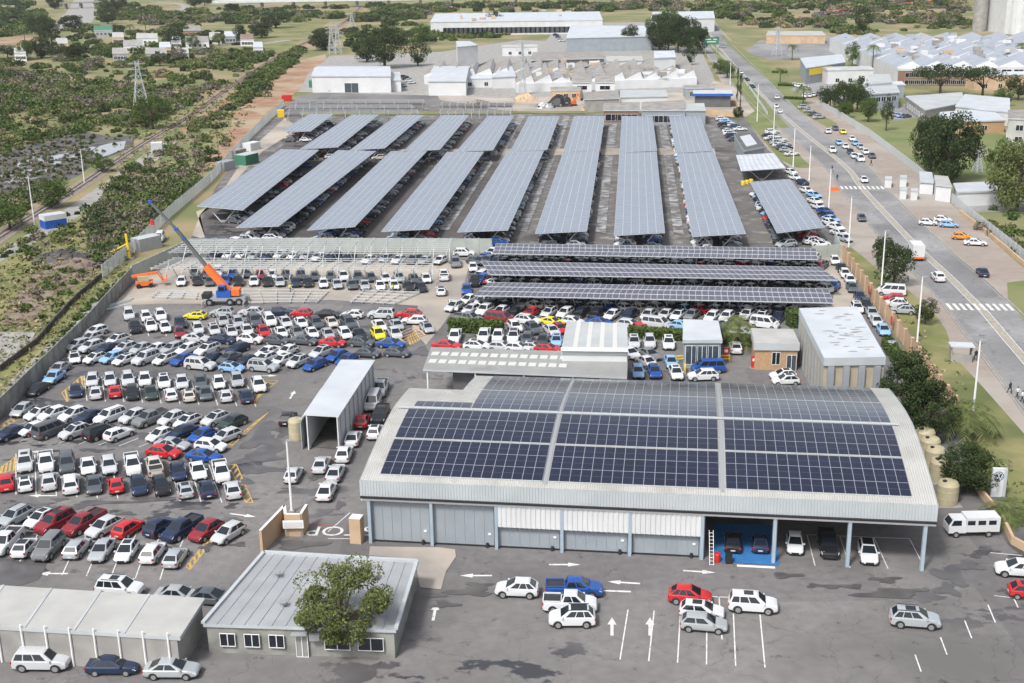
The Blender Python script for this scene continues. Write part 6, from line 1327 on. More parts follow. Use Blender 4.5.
# ================================================================ street furniture, machines, people
def poleat(base, top, label, cat='light mast', r0=.16, name='light_mast', head_=True):
    g_ = G(*base); h = 3.
    for k in range(400):       # height whose top projects at the surveyed row
        if PX((g_.x, g_.y, h))[1] <= top[1]: break
        h += .1
    o = thing(name, g_, label=label, cat=cat); m_ = MB(); m_.tube((0, 0, 0), (0, 0, h), r0, r0 * .55, 8, 'steel_white' if head_ else 'rail'); link('pole', m_.mesh('pole'), o)
    m_ = MB(); m_.box((0, 0, .12), (.6, .6, .24), 'concrete'); link('base', m_.mesh('base'), o)
    if head_:
        m_ = MB(); m_.box((.35, 0, h), (.8, .28, .12), 'steel'); link('lamp_head', m_.mesh('lamp_head'), o)
    return o
for b_, t_, lb in (((292, 512), (288, 441), 'light mast in the aisle in front of the wash tunnel'), ((35, 228), (27.5, 175), 'pale lamp mast beside the blue and white box'), ((848.5, 248), (851, 197), 'light mast at the top end of the tan wall'),
                   ((881, 291), (885.5, 231), 'light mast beside the dark verge tree'), ((917, 343), (923, 277), 'light mast beside the small young tree'), ((973, 413), (980.5, 340), 'light mast nearest the bus shelter'), ((828.5, 211), (831, 169), 'light mast behind the lone solar carport'),
                   ((809, 181), (811, 146), 'light mast in the verge near the guard office'), ((793, 168), (795, 128), 'light mast on the verge just above the guard office'), ((84.5, 183), (82, 150), 'lamp mast at the bend of the service road'), ((773, 146), (774, 104), 'light mast where the verge meets the kerb'), ((757, 122), (759, 84), 'light mast beside the brick yard wall'), ((730, 86), (731, 62), 'light mast by the bushy trees at the head of the verge')):
    poleat(b_, t_, lb)
for b_, t_, lb in (((135, 158), (134, 139), 'brown telegraph pole left of the railway'), ((149, 170), (148.5, 149), 'brown telegraph pole near the white water tank'), ((219, 160), (219, 138), 'telegraph pole beside the palisade fence'), ((173, 157), (173, 140), 'short telegraph pole in the scrub'), ((104, 200), (102, 180), 'telegraph pole at the corner of the service road')):
    poleat(b_, t_, lb, 'telegraph pole', .14, 'telegraph_pole', False)
def pylon(x, y, ytop, label, w0=3.4):
    g_ = G(x, y); h = 5.
    while PX((g_.x, g_.y, h))[1] > ytop and h < 90: h += .5
    o = thing('pylon', g_, .4, label=label, cat='pylon'); m_ = MB(); n = 8
    def c(s, t, z): k = w0 * (1 - .78 * min(1, z / (h * .8))); return Vector((s * k / 2, t * k / 2, z))
    for s, t in ((-1, -1), (1, -1), (1, 1), (-1, 1)):
        for k in range(n): m_.tube(c(s, t, h * k / n), c(s, t, h * (k + 1) / n), .14, n=4, mt='galv', caps=False)
    for k in range(n):
        z0, z1 = h * k / n, h * (k + 1) / n
        for (s, t), (s2, t2) in (((-1, -1), (1, -1)), ((1, -1), (1, 1)), ((1, 1), (-1, 1)), ((-1, 1), (-1, -1))):
            m_.tube(c(s, t, z0), c(s2, t2, z1), .08, n=4, mt='galv', caps=False); m_.tube(c(s2, t2, z0), c(s, t, z1), .08, n=4, mt='galv', caps=False)
    link('tower', m_.mesh('tower'), o)
    for z in (.72, .84, .95):
        m_ = MB(); m_.tube((-3.2, 0, h * z), (3.2, 0, h * z), .12, n=4, mt='galv'); m_.tube((-3.2, 0, h * z), (0, 0, h * z + 1), .08, n=4, mt='galv'); m_.tube((3.2, 0, h * z), (0, 0, h * z + 1), .08, n=4, mt='galv'); link('crossarm', m_.mesh('crossarm'), o)
pylon(142, 113, 61, 'tall lattice pylon standing in the scrub left of the railway', 6); pylon(332, 54, 24, 'lattice pylon behind the warehouse, the left of the twin pair', 4); pylon(338, 54, 24.5, 'lattice pylon behind the warehouse, the right of the twin pair', 4)
pylon(352, 28, 13, 'small distant pylon near the dry field', 5); pylon(523, 95, 42, 'slender lattice mast rising from the scrap yard', 2.4); pylon(777, 56, 27, 'lattice pylon near the parking apron at upper right', 4); pylon(440, 28, 15, 'distant pylon left of the very long factory', 4); pylon(977, 172, 150, 'short lattice mast right of the factory lawn trees', 2)
# box truck on the road
def boxtruck(p, rz, label):
    o = thing('box_truck', p, rz, label=label, cat='truck')
    m_ = MB(); m_.box((-.9, 0, 1.95), (4.4, 2.2, 2.5), 'white_wall'); link('cargo_box', m_.mesh('cargo_box'), o)
    m_ = MB(); m_.prism([(1.45, -1.0), (3.1, -1.0), (3.1, 1.0), (1.45, 1.0)], .45, 1.35, 'paint_W'); v = [(1.45, -.98, 1.35), (3.1, -.98, 1.35), (3.1, .98, 1.35), (1.45, .98, 1.35)]; u = [(1.45, -.9, 2.25), (2.7, -.9, 2.25), (2.7, .9, 2.25), (1.45, .9, 2.25)]
    for i in range(4): j = (i + 1) % 4; m_.face([v[i], v[j], u[j], u[i]], 'paint_W')
    m_.face(u, 'paint_W'); link('cab', m_.mesh('cab'), o)
    m_ = MB(); m_.face([(3.09, -.86, 1.42), (3.09, .86, 1.42), (2.76, .8, 2.16), (2.76, -.8, 2.16)], 'glass'); link('windscreen', m_.mesh('windscreen'), o)
    for s in (-1, 1): m_ = MB(); m_.face([(1.9, s * .985, 1.42), (2.95, s * .985, 1.42), (2.66, s * .93, 2.1), (1.9, s * .93, 2.1)][::s], 'glass'); link('side_window', m_.mesh('side_window'), o)
    m_ = MB(); m_.box((-.2, 0, .58), (5.8, .9, .25), 'trim'); link('chassis', m_.mesh('chassis'), o)
    m_ = MB(); m_.box((-3.15, 0, .8), (.08, 2.1, .35), 'orange'); link('rear_marker', m_.mesh('rear_marker'), o)
    for x in (-2.1, 2.3):
        for s in (-1, 1): m_ = MB(); m_.tube((x, s * .75, .42), (x, s * 1.02, .42), .42, n=14, mt='rubber'); m_.tube((x, s * .9, .42), (x, s * 1.035, .42), .24, n=10, mt='rim'); link('wheel', m_.mesh('wheel'), o)
    return o
boxtruck(G(915, 258), head(915, 258, -13, -16), 'white box truck with orange rear markers driving on the road')
# crew cab lorry by the hall
o = thing('crew_truck', G(969, 534), head(969, 534, -10, .2), label='white double cab truck with closed rear body beside the tanks', cat='truck')
m_ = MB(); m_.box((-1.05, 0, 1.45), (3.5, 1.8, 1.6), 'white_wall'); link('canopy', m_.mesh('canopy'), o)
m_ = MB(); m_.box((1.6, 0, .95), (1.8, 1.75, .8), 'paint_W'); v = [(.74, -.86, 1.35), (2.5, -.86, 1.35), (2.5, .86, 1.35), (.74, .86, 1.35)]; u = [(.74, -.76, 2.05), (2.05, -.76, 2.05), (2.05, .76, 2.05), (.74, .76, 2.05)]
for i in range(4): j = (i + 1) % 4; m_.face([v[i], v[j], u[j], u[i]], 'paint_W')
m_.face(u, 'paint_W'); link('cab', m_.mesh('cab'), o)
m_ = MB(); m_.face([(2.49, -.72, 1.42), (2.49, .72, 1.42), (2.12, .66, 1.98), (2.12, -.66, 1.98)], 'glass'); link('windscreen', m_.mesh('windscreen'), o)
for s in (-1, 1):
    m_ = MB(); m_.face([(1.2, s * .87, 1.4), (2.3, s * .87, 1.4), (2.02, s * .80, 1.95), (1.2, s * .80, 1.95)][::s], 'glass'); link('side_window', m_.mesh('side_window'), o)
    for k in range(3): m_ = MB(); x = -2.4 + k * 1.1; m_.face([(x, s * .905, 1.45), (x + .8, s * .905, 1.45), (x + .8, s * .905, 1.95), (x, s * .905, 1.95)][::s], 'glass'); link('side_window', m_.mesh('side_window'), o)
    for x in (-1.7, 1.7): m_ = MB(); m_.tube((x, s * .7, .36), (x, s * .92, .36), .36, n=14, mt='rubber'); m_.tube((x, s * .8, .36), (x, s * .935, .36), .2, n=10, mt='rim'); link('wheel', m_.mesh('wheel'), o)
# mobile crane
cb = G(226, 304); o = thing('mobile_crane', cb, 0, label='blue and orange mobile crane with its long boom raised to the left', cat='crane')
def atY(x, y, Y): d = FW + RT * ((x - CX) / FL) + UP * ((CY - y) / FL); t = Y / d.y; return Vector((d.x * t, Y, H + d.z * t))
P0 = atY(233, 296, cb.y) - cb; P1 = atY(206, 266, cb.y + 1) - cb; P2 = atY(176, 229, cb.y + 2) - cb; P3 = atY(150, 202, cb.y + 3) - cb
m_ = MB(); m_.bar(P0, P1, 1.0, 1.1, 'orange'); link('boom_base', m_.mesh('boom'), o)
m_ = MB(); m_.bar(P1 - (P1 - P0) * .04, P2, .5, .55, 'shed_roof'); m_.bar(P2, P3, .36, .4, 'shed_roof'); link('boom', m_.mesh('boom'), o)
m_ = MB(); m_.box(tuple(P3), (.6, .5, .6), 'crane_blue'); link('boom_head', m_.mesh('boom_head'), o)
for t in (P2, (P1 + P2) / 2 * .5 + P2 * .5): m_ = MB(); m_.box(tuple(t), (.62, .62, .5), 'crane_blue'); link('boom_collar', m_.mesh('boom_collar'), o)
m_ = MB(); m_.tube(P3, P3 - Vector((0, 0, 3.2)), .05, mt='dark'); m_.box(tuple(P3 - Vector((0, 0, 3.6))), (.5, .5, .9), 'red'); link('hook', m_.mesh('hook'), o)
m_ = MB(); m_.box((0, 0, 1.15), (7.2, 2.3, .6), 'steel'); m_.box((-3.2, 0, 1.7), (1.4, 2.3, .8), 'dark'); link('carrier', m_.mesh('carrier'), o)
m_ = MB(); m_.prism([(-1.3, -1.2), (1.2, -1.2), (1.2, 1.0), (-1.3, 1.0)], 1.56, 2.7, 'crane_blue'); m_.prism([(-.9, -1.3), (.3, -1.3), (.3, 0), (-.9, 0)], 2.7, 3.6, 'crane_blue'); link('cabin', m_.mesh('cabin'), o)
m_ = MB(); m_.face([(-.8, -1.31, 2.75), (.2, -1.31, 2.75), (.2, -1.31, 3.45), (-.8, -1.31, 3.45)], 'glass'); link('cabin_window', m_.mesh('cabin_window'), o)
m_ = MB(); m_.box((2.0, 0, 2.3), (1.4, 2.1, 1.1), 'orange'); link('counterweight', m_.mesh('counterweight'), o)
for x in (-2.6, 1.0, 2.6):
    for s in (-1, 1): m_ = MB(); m_.tube((x, s * .9, .65), (x, s * 1.35, .65), .65, n=16, mt='rubber'); m_.tube((x, s * 1.2, .65), (x, s * 1.37, .65), .32, n=12, mt='rim'); link('wheel', m_.mesh('wheel'), o)
for x in (-3.6, 3.6):
    for s in (-1, 1): m_ = MB(); m_.bar((x, s * .9, .8), (x, s * 2.6, .8), .25, .25, 'steel'); m_.tube((x, s * 2.6, .8), (x, s * 2.6, .05), .12, mt='steel'); link('outrigger', m_.mesh('outrigger'), o)
# boom lift
o = thing('boom_lift', G(145, 287), .3, label='orange and cream boom lift folded beside the precast wall', cat='boom lift')
m_ = MB(); m_.box((0, 0, .8), (3.2, 1.8, .7), 'orange'); link('chassis', m_.mesh('c'), o)
m_ = MB(); m_.box((-.2, 0, 1.7), (2., 1.5, 1.0), 'tank'); link('turret', m_.mesh('t'), o)
m_ = MB(); m_.bar((-2.2, 0, 2.2), (2.4, 0, 2.6), .4, .45, 'orange'); m_.bar((2.4, 0, 2.6), (3.2, 0, 1.2), .3, .3, 'orange'); link('boom', m_.mesh('b'), o)
m_ = MB(); m_.box((3.6, 0, 1.0), (1.0, 1.8, .1), 'orange')
for sx in (-.45, .45):
    for sy in (-.85, .85): m_.tube((3.6 + sx, sy, 1), (3.6 + sx, sy, 2.1), .05, mt='orange')
m_.bar((3.1, -.85, 2.1), (4.1, -.85, 2.1), .06, .06, 'orange'); m_.bar((3.1, .85, 2.1), (4.1, .85, 2.1), .06, .06, 'orange'); link('basket', m_.mesh('k'), o)
for x in (-1.1, 1.1):
    for s in (-1, 1): m_ = MB(); m_.tube((x, s * .75, .45), (x, s * 1.1, .45), .45, n=12, mt='rubber'); link('wheel', m_.mesh('w'), o)
# excavator and scrap in the far yard
o = thing('excavator', G(573, 106), .5, label='orange grabbing machine working in the far scrap yard', cat='excavator')
m_ = MB(); m_.box((0, 0, .6), (4.4, 2.8, 1.1), 'dark'); link('tracks', m_.mesh('t'), o); m_ = MB(); m_.box((0, 0, 2.2), (3.6, 2.8, 1.9), 'orange'); m_.box((.6, -.6, 3.6), (1.6, 1.3, 1.3), 'orange'); link('cab', m_.mesh('c'), o)
m_ = MB(); m_.bar((1.2, .5, 2.6), (3.8, .5, 7.4), .6, .7, 'orange'); m_.bar((3.8, .5, 7.4), (6.6, .5, 4.4), .5, .5, 'orange'); m_.box((6.8, .5, 3.6), (1.2, 1, 1.4), 'dark'); link('arm', m_.mesh('a'), o); o.scale = (.6, .6, .6)
def heap(x, y, R_, h, mt_, label, name='scrap_heap', cat='scrap heap'):
    r_ = random.Random(int(x * 7)); o = thing(name, G(x, y), label=label, cat=cat); m_ = MB(); n = 16; rings = []
    for k, (f, z) in enumerate(((1, 0), (.82, .35), (.55, .75), (.2, 1))):
        rings.append([(R_ * f * r_.uniform(.8, 1.2) * math.cos(6.283 * i / n), R_ * f * r_.uniform(.8, 1.2) * .7 * math.sin(6.283 * i / n), h * z * r_.uniform(.8, 1.15)) for i in range(n)])
    for k in range(3):
        for i in range(n): j = (i + 1) % n; m_.face([rings[k][i], rings[k][j], rings[k + 1][j], rings[k + 1][i]], mt_)
    m_.face(rings[3], mt_)
    for _ in range(26): a = r_.uniform(0, 6.28); q_ = r_.uniform(.2, .95); m_.box((R_ * q_ * math.cos(a), R_ * .7 * q_ * math.sin(a), h * (1 - q_) + .2), (r_.uniform(.4, 1.6), r_.uniform(.3, 1), r_.uniform(.3, .9)), r_.choice([mt_, 'dark', 'steel', 'dirt', 'tan_wall'] if 'scrap' in name else [mt_, 'mud']), r_.uniform(0, 3))
    link('heap', m_.mesh('heap'), o)
heap(495, 78, 11, 4, 'redmud', 'large heap of grey rubble between the white warehouses'); heap(560, 106, 6, 4, 'dark', 'dark scrap heap left of the orange machine'); heap(526, 101, 5, 3, 'tan_wall', 'tan heap of pallets at the left of the scrap yard'); heap(545, 108, 4, 2, 'steel', 'low heap of steel lengths in the scrap yard'); heap(595, 110, 5, 2.6, 'tan_wall', 'stack of pale timber crates in the scrap yard'); heap(78, 268, 5, 1.8, 'redmud', 'low heap of red soil beside the dark mesh wall', 'soil_heap', 'soil heap'); heap(62, 258, 6, 1.4, 'mud', 'dark soil heap with twigs beyond the mesh wall', 'soil_heap', 'soil heap')
heap(478, 104, 5, 1.5, 'redmud', 'low brown rubble heap at the head of the fifth solar row')
# containers, small sheds
def container(x, y, L, W_, h, mt_, label, rz=0, roofm=None, name='container', ribsn=10):
    o = thing(name, G(x, y), rz, label=label, cat='container' if name == 'container' else name.replace('_', ' ')); m_ = MB(); m_.box((0, 0, h / 2), (L, W_, h), mt_, top=roofm or mt_)
    link('body', m_.mesh('body'), o); m_ = MB()
    for i in range(ribsn):
        xx = -L / 2 + L * (i + .5) / ribsn
        for s in (-1, 1): m_.box((xx, s * (W_ / 2 + .03), h / 2), (L / ribsn * .4, .06, h * .9), mt_)
    link('ribs', m_.mesh('ribs'), o); m_ = MB(); m_.box((L / 2 + .03, 0, h / 2), (.06, W_ * .85, h * .88), 'steel'); link('door', m_.mesh('door'), o); return o
container(54, 227, 5, 3.2, 1.9, 'crane_blue', 'blue and white box cabin beside the service road', .7, name='box_cabin')
o = sc.objects['box_cabin']; m_ = MB(); m_.box((0, 0, 2.5), (5.1, 3.3, 1.15), 'white_wall', top='white_roof'); link('upper_body', m_.mesh('u'), o)
container(147, 249, 5.5, 3, 2.7, 'steel', 'grey site container with a pale top beside the fence', .9, 'fascia')
container(247, 164, 6, 4, 3, 'green', 'dark green container with a pale roof at the fence corner', 1.1, 'fascia'); container(226, 170, 5, 3, 2.6, 'steel', 'grey container beside the palisade fence', 1.1); container(238, 158, 5, 2.6, 2.6, 'old_roof', 'brown grey container behind the green container', 1.1); container(252, 150, 5, 3, 2.4, 'white_wall', 'white container at the top of the container group', 1.1)
container(287, 101, 4, 2.4, 2.4, 'red', 'red container at the corner by the bare steel frames', .2); container(281, 117, 2.4, 2.4, 2.6, 'yellow', 'small yellow hut at the left end of the bare frames', .2); container(157.5, 152, 3.4, 3, 3, 'white_wall', 'small white tank hut right of the railway', .2)
container(320, 87, 9, 5, 3, 'green', 'green skip row at the left end of the white warehouse', 0); container(355, 87, 5, 3, 3.4, 'red', 'red skip in front of the white warehouse', 0)
for i, (x, y) in enumerate(((235, 152), (238, 150))):
    m_ = MB(); m_.lathe([(.6, 0), (.62, .5), (.62, 1.3), (.55, 1.5)], 'crane_blue'); link('drum', m_.mesh('drum'), None, G(x, y), label=('blue plastic drum beside the container group, the left one', 'blue plastic drum beside the container group, the right one')[i], cat='drum')
o = make_car('v', 'W', *G(160, 241).xy, head(160, 241, -5, 9), rc); o['label'] = 'white van parked alone beside the palisade fence'
# yellow crane post
o = thing('jib_crane', G(130, 259), label='yellow jib post standing at the kink of the palisade fence', cat='crane')
m_ = MB(); m_.tube((0, 0, 0), (-.3, 0, 5.2), .3, .25, 8, 'yellow'); link('post', m_.mesh('p'), o); m_ = MB(); m_.bar((-.3, 0, 3.2), (-4, 0, 1.4), .2, .25, 'yellow'); link('jib', m_.mesh('j'), o)
m_ = MB(); m_.box((0, 0, .15), (1.6, 1.6, .3), 'steel'); link('base', m_.mesh('b'), o)
# cream tanks
TK = [(946.5, 503, 'nearest'), (939, 480, 'second nearest'), (934, 468, 'middle'), (929, 458, 'second farthest'), (924, 449, 'farthest')]
for x, y, nm in TK:
    o = thing('water_tank', G(x, y), label=f'cream water tank with black lid, the {nm} of five beside the hall', cat='water tank', group='cream water tanks beside the hall')
    m_ = MB(); m_.lathe([(1.12, 0), (1.18, .15), (1.18, .8), (1.21, .85), (1.18, .9), (1.18, 1.6), (1.21, 1.65), (1.18, 1.7), (1.18, 2.3), (.98, 2.62), (.45, 2.78)], 'tank', 22); link('body', m_.mesh('b'), o)
    m_ = MB(); m_.lathe([(.24, 2.76), (.24, 2.86), (.2, 2.88)], 'dark', 12, (-.5, -.25)); link('lid', m_.mesh('l'), o)
    m_ = MB(); m_.box((0, 0, .03), (2.7, 2.7, .12), 'concrete'); link('plinth', m_.mesh('p'), o)
o = thing('water_tank', G(297, 439), label='cream water tank standing alone at the wash tunnel mouth', cat='water tank'); m_ = MB()
m_.lathe([(.95, 0), (.98, .15), (.98, .9), (1.01, .95), (.98, 1.), (.98, 1.8), (1.01, 1.85), (.98, 1.9), (.98, 2.5), (.85, 2.75), (.3, 2.85)], 'tank', 22); link('body', m_.mesh('b'), o); m_ = MB(); m_.lathe([(.22, 2.84), (.2, 2.92)], 'tank', 12); link('lid', m_.mesh('l'), o)
# pylon sign with round emblem
g_ = G(997, 497); o = thing('pylon_sign', g_, -.12, label='white and blue grey pylon sign with round dark emblem in the plant bed', cat='sign')
m_ = MB(); m_.box((0, 0, 1.75), (1.55, .45, 3.5), 'paint_W'); link('panel', m_.mesh('p'), o); m_ = MB(); m_.box((.62, -.01, 1.75), (.34, .47, 3.52), 'fascia'); link('edge_strip', m_.mesh('e'), o)
m_ = MB(); n = 28; zc = 2.62
def disc(r_, y, mt_, ri=0.):
    for i in range(n):
        a, b = 6.2832 * i / n, 6.2832 * (i + 1) / n
        if ri: m_.face([(-.12 + ri * math.cos(a), y, zc + ri * math.sin(a)), (-.12 + r_ * math.cos(a), y, zc + r_ * math.sin(a)), (-.12 + r_ * math.cos(b), y, zc + r_ * math.sin(b)), (-.12 + ri * math.cos(b), y, zc + ri * math.sin(b))], mt_)
        else: m_.face([(-.12, y, zc), (-.12 + r_ * math.cos(a), y, zc + r_ * math.sin(a)), (-.12 + r_ * math.cos(b), y, zc + r_ * math.sin(b))], mt_)
disc(.56, -.24, 'sign_blue'); disc(.48, -.25, 'paint_W', .41)
def stroke(a, b, w_=.085):
    a = Vector((a[0] - .12, a[1])); b = Vector((b[0] - .12, b[1])); d = (b - a).normalized(); e = Vector((-d.y, d.x)) * w_ / 2
    q_ = [a - e, b - e, b + e, a + e]; m_.face([(p.x, -.252, zc + p.y) for p in q_], 'paint_W')
stroke((-.17, .41), (0, .06)); stroke((.17, .41), (0, .06)); stroke((-.38, .2), (-.19, -.36)); stroke((-.19, -.36), (0, 0)); stroke((0, 0), (.19, -.36)); stroke((.19, -.36), (.38, .2))
link('emblem', m_.mesh('emblem'), o)
# red oval notices on the tan wall
for x, y, nm in ((868, 300, 'upper'), (889.5, 332, 'lower')):
    P_ = G(x, y); a, b = G(848, 266), G(918, 364); d = (b - a).normalized(); t = (P_ - a).dot(d); c = a + d * t; n_ = Vector((d.y, -d.x, 0)); c = c + n_ * (.7)
    if False: pass
    m_ = MB(); pts = [(.62 * math.cos(6.283 * i / 20), 0, .8 * math.sin(6.283 * i / 20)) for i in range(20)]; m_.face([(p[0], -.03, p[2]) for p in pts], 'red'); m_.face([(p[0], .03, p[2]) for p in pts][::-1], 'red')
    for i in range(20): j = (i + 1) % 20; m_.face([(pts[j][0], -.03, pts[j][2]), (pts[i][0], -.03, pts[i][2]), (pts[i][0], .03, pts[i][2]), (pts[j][0], .03, pts[j][2])], 'red')
    link('wall_sign', m_.mesh('wall_sign'), None, (c.x, c.y, 1.9), math.atan2(d.y, d.x) + .0, label=f'red oval sign on the tan boundary wall, the {nm} of two', cat='sign')
# bus shelter
g_ = G(960, 361); o = thing('bus_shelter', g_, -.15, label='small pale bus shelter on the roadside verge', cat='bus shelter')
m_ = MB(); m_.box((0, 0, 2.5), (3.4, 2.2, .18), 'white_roof'); link('roof', m_.mesh('r'), o); m_ = MB(); m_.box((0, -.8, .6), (3.0, .15, 1.2), 'concrete'); m_.box((-1.45, -.1, 1.2), (.15, 1.4, 2.4), 'concrete'); m_.box((1.45, -.1, 1.2), (.15, 1.4, 2.4), 'concrete'); link('wall', m_.mesh('w'), o)
m_ = MB(); m_.box((0, -.6, .45), (2.6, .4, .08), 'concrete'); m_.box((-1, -.6, .2), (.1, .3, .4), 'concrete'); m_.box((1, -.6, .2), (.1, .3, .4), 'concrete'); link('bench', m_.mesh('b'), o)
# green road sign
g_ = G(711, 54); o = thing('road_sign', g_, label='large green direction sign at the head of the main road', cat='road sign'); m_ = MB(); m_.box((0, 0, 7), (8, .3, 3.8), 'green'); link('panel', m_.mesh('p'), o)
for s in (-3, 3): m_ = MB(); m_.tube((s, .3, 0), (s, .3, 8.8), .2, mt='steel'); link('post', m_.mesh('s'), o)
m_ = MB(); m_.box((-1.8, -.17, 7.8), (3, .04, .4), 'steel_white'); m_.box((2.0, -.17, 7.8), (2, .04, .4), 'steel_white'); m_.box((0, -.17, 6.5), (5, .04, .4), 'steel_white'); link('lettering', m_.mesh('l'), o)
# fuel pumps and yellow guards
for x, y, lb, lg in ((725.5, 359, 'red pump cabinet at the right end of the glazed office', 'yellow guard rail beside the red pump at the glazed office'), (753.5, 368, 'red pump cabinet at the left corner of the brick office', None)):
    o = thing('fuel_pump', G(x, y), label=lb, cat='fuel pump'); m_ = MB(); m_.box((0, 0, .9), (.7, .5, 1.8), 'red'); link('body', m_.mesh('b'), o); m_ = MB(); m_.box((0, -.26, 1.35), (.5, .04, .4), 'steel_white'); link('display', m_.mesh('d'), o); m_ = MB(); m_.box((0, 0, .06), (1.1, .9, .12), 'concrete'); link('plinth', m_.mesh('p'), o)
def guard(x, y, L, rz, label):
    o = thing('guard_rail', G(x, y), rz, label=label, cat='guard rail')
    for s in (-1, 1): m_ = MB(); m_.tube((s * L / 2, 0, 0), (s * L / 2, 0, 1.1), .09, mt='yellow'); link('post', m_.mesh('p'), o)
    m_ = MB(); m_.bar((-L / 2, 0, 1.0), (L / 2, 0, 1.0), .14, .14, 'yellow'); m_.bar((-L / 2, 0, .55), (L / 2, 0, .55), .12, .12, 'yellow'); link('rail', m_.mesh('r'), o)
guard(724, 362, 1.6, 0, 'yellow guard rail in front of the red pump at the glazed office'); guard(682, 362, 1.8, .2, 'yellow guard rail at the left corner of the glazed office'); guard(685, 372, 1.6, 1.5, 'yellow guard rail between the blue cars and blue van')
m_ = MB(); m_.lathe([(.5, 0), (.55, .9), (.5, 1)], 'yellow', 12); me_ = m_.mesh('drum')
for x, y, nm in ((743, 185, 'left'), (747, 184, 'middle'), (751, 183, 'right')): link('drum', me_, None, G(x, y), label=f'yellow drum behind the lone solar carport, the {nm} of three', cat='drum')
m_ = MB(); m_.lathe([(.3, 0), (.34, .3), (.34, .9), (.28, 1)], 'red', 12); link('litter_bin', m_.mesh('bin'), None, G(717, 562), label='small red bin at the foot of the blue bay column', cat='bin')
m_ = MB(); m_.box((0, 0, .5), (.6, .6, 1.), 'dark'); m_.box((0, 0, 1.03), (.66, .66, .06), 'dark'); link('litter_bin', m_.mesh('bin'), None, G(728.5, 563), label='dark grey wheeled bin beside the small red bin', cat='bin')
# wheel stop in front of blue bays
m_ = MB(); m_.bar(G(737, 566), G(775, 568), .3, .18, 'steel_white'); link('wheel_stop', m_.mesh('wheel_stop'), None, label='long white wheel stop across the front of the blue bays', cat='wheel stop')
# ladder leaning
a = hp(UB[5] + .9, -.1, 0); m_ = MB()
for s in (-.2, .2): m_.bar(a + ex * s + Vector((0, -1.0, 0)), a + ex * s + Vector((0, 0, 3.4)), .05, .06, 'steel_white')
for k in range(10): m_.bar(a - ex * .2 + Vector((0, -1 + .1 * k, .34 * k + .1)), a + ex * .2 + Vector((0, -1 + .1 * k, .34 * k + .1)), .04, .04, 'steel_white')
link('ladder', m_.mesh('ladder'), None, label='white ladder leaning at the left column of the open bays', cat='ladder')
# loose steel by the wall
for i, (x, y, rz) in enumerate(((118, 305, .9), (121, 303, .95), (113, 309, .7))):
    m_ = MB(); m_.box((0, 0, .2), (5.5, .3, .3), 'galv'); link('steel_beam', m_.mesh('steel_beam'), None, G(x, y), rz, label=f'loose steel beam on dark ground by the wall, the {("middle", "rightmost", "leftmost")[i]} of three', cat='steel beam')
# traffic cones / barrier orange
m_ = MB(); m_.box((0, 0, .5), (2.2, .4, .9), 'orange'); m_.box((-.8, 0, .1), (.3, .8, .2), 'orange'); m_.box((.8, 0, .1), (.3, .8, .2), 'orange'); link('road_barrier', m_.mesh('road_barrier'), None, G(834, 191), label='orange plastic barrier on the verge beside the zebra crossing', cat='barrier')
# steel ramp pieces in the hatched bay
o = thing('timber_frame', G(409, 338), head(409, 338, 8, -3), label='pale timber frame leaning in the hatched bay below the frames', cat='timber frame')
m_ = MB()
for k in range(5): m_.bar((-2.5 + k * .1, -1.2 + k * .6, .12 + k * .2), (2.4 + k * .1, -1.2 + k * .6, .12 + k * .2), .12, .1, 'tan_wall')
m_.bar((2.4, -1.4, .05), (2.8, 1.4, 1.1), .2, .2, 'tan_wall'); m_.bar((-2.5, -1.4, .05), (-2.1, 1.4, 1.1), .2, .2, 'tan_wall'); link('slats', m_.mesh('s'), o)
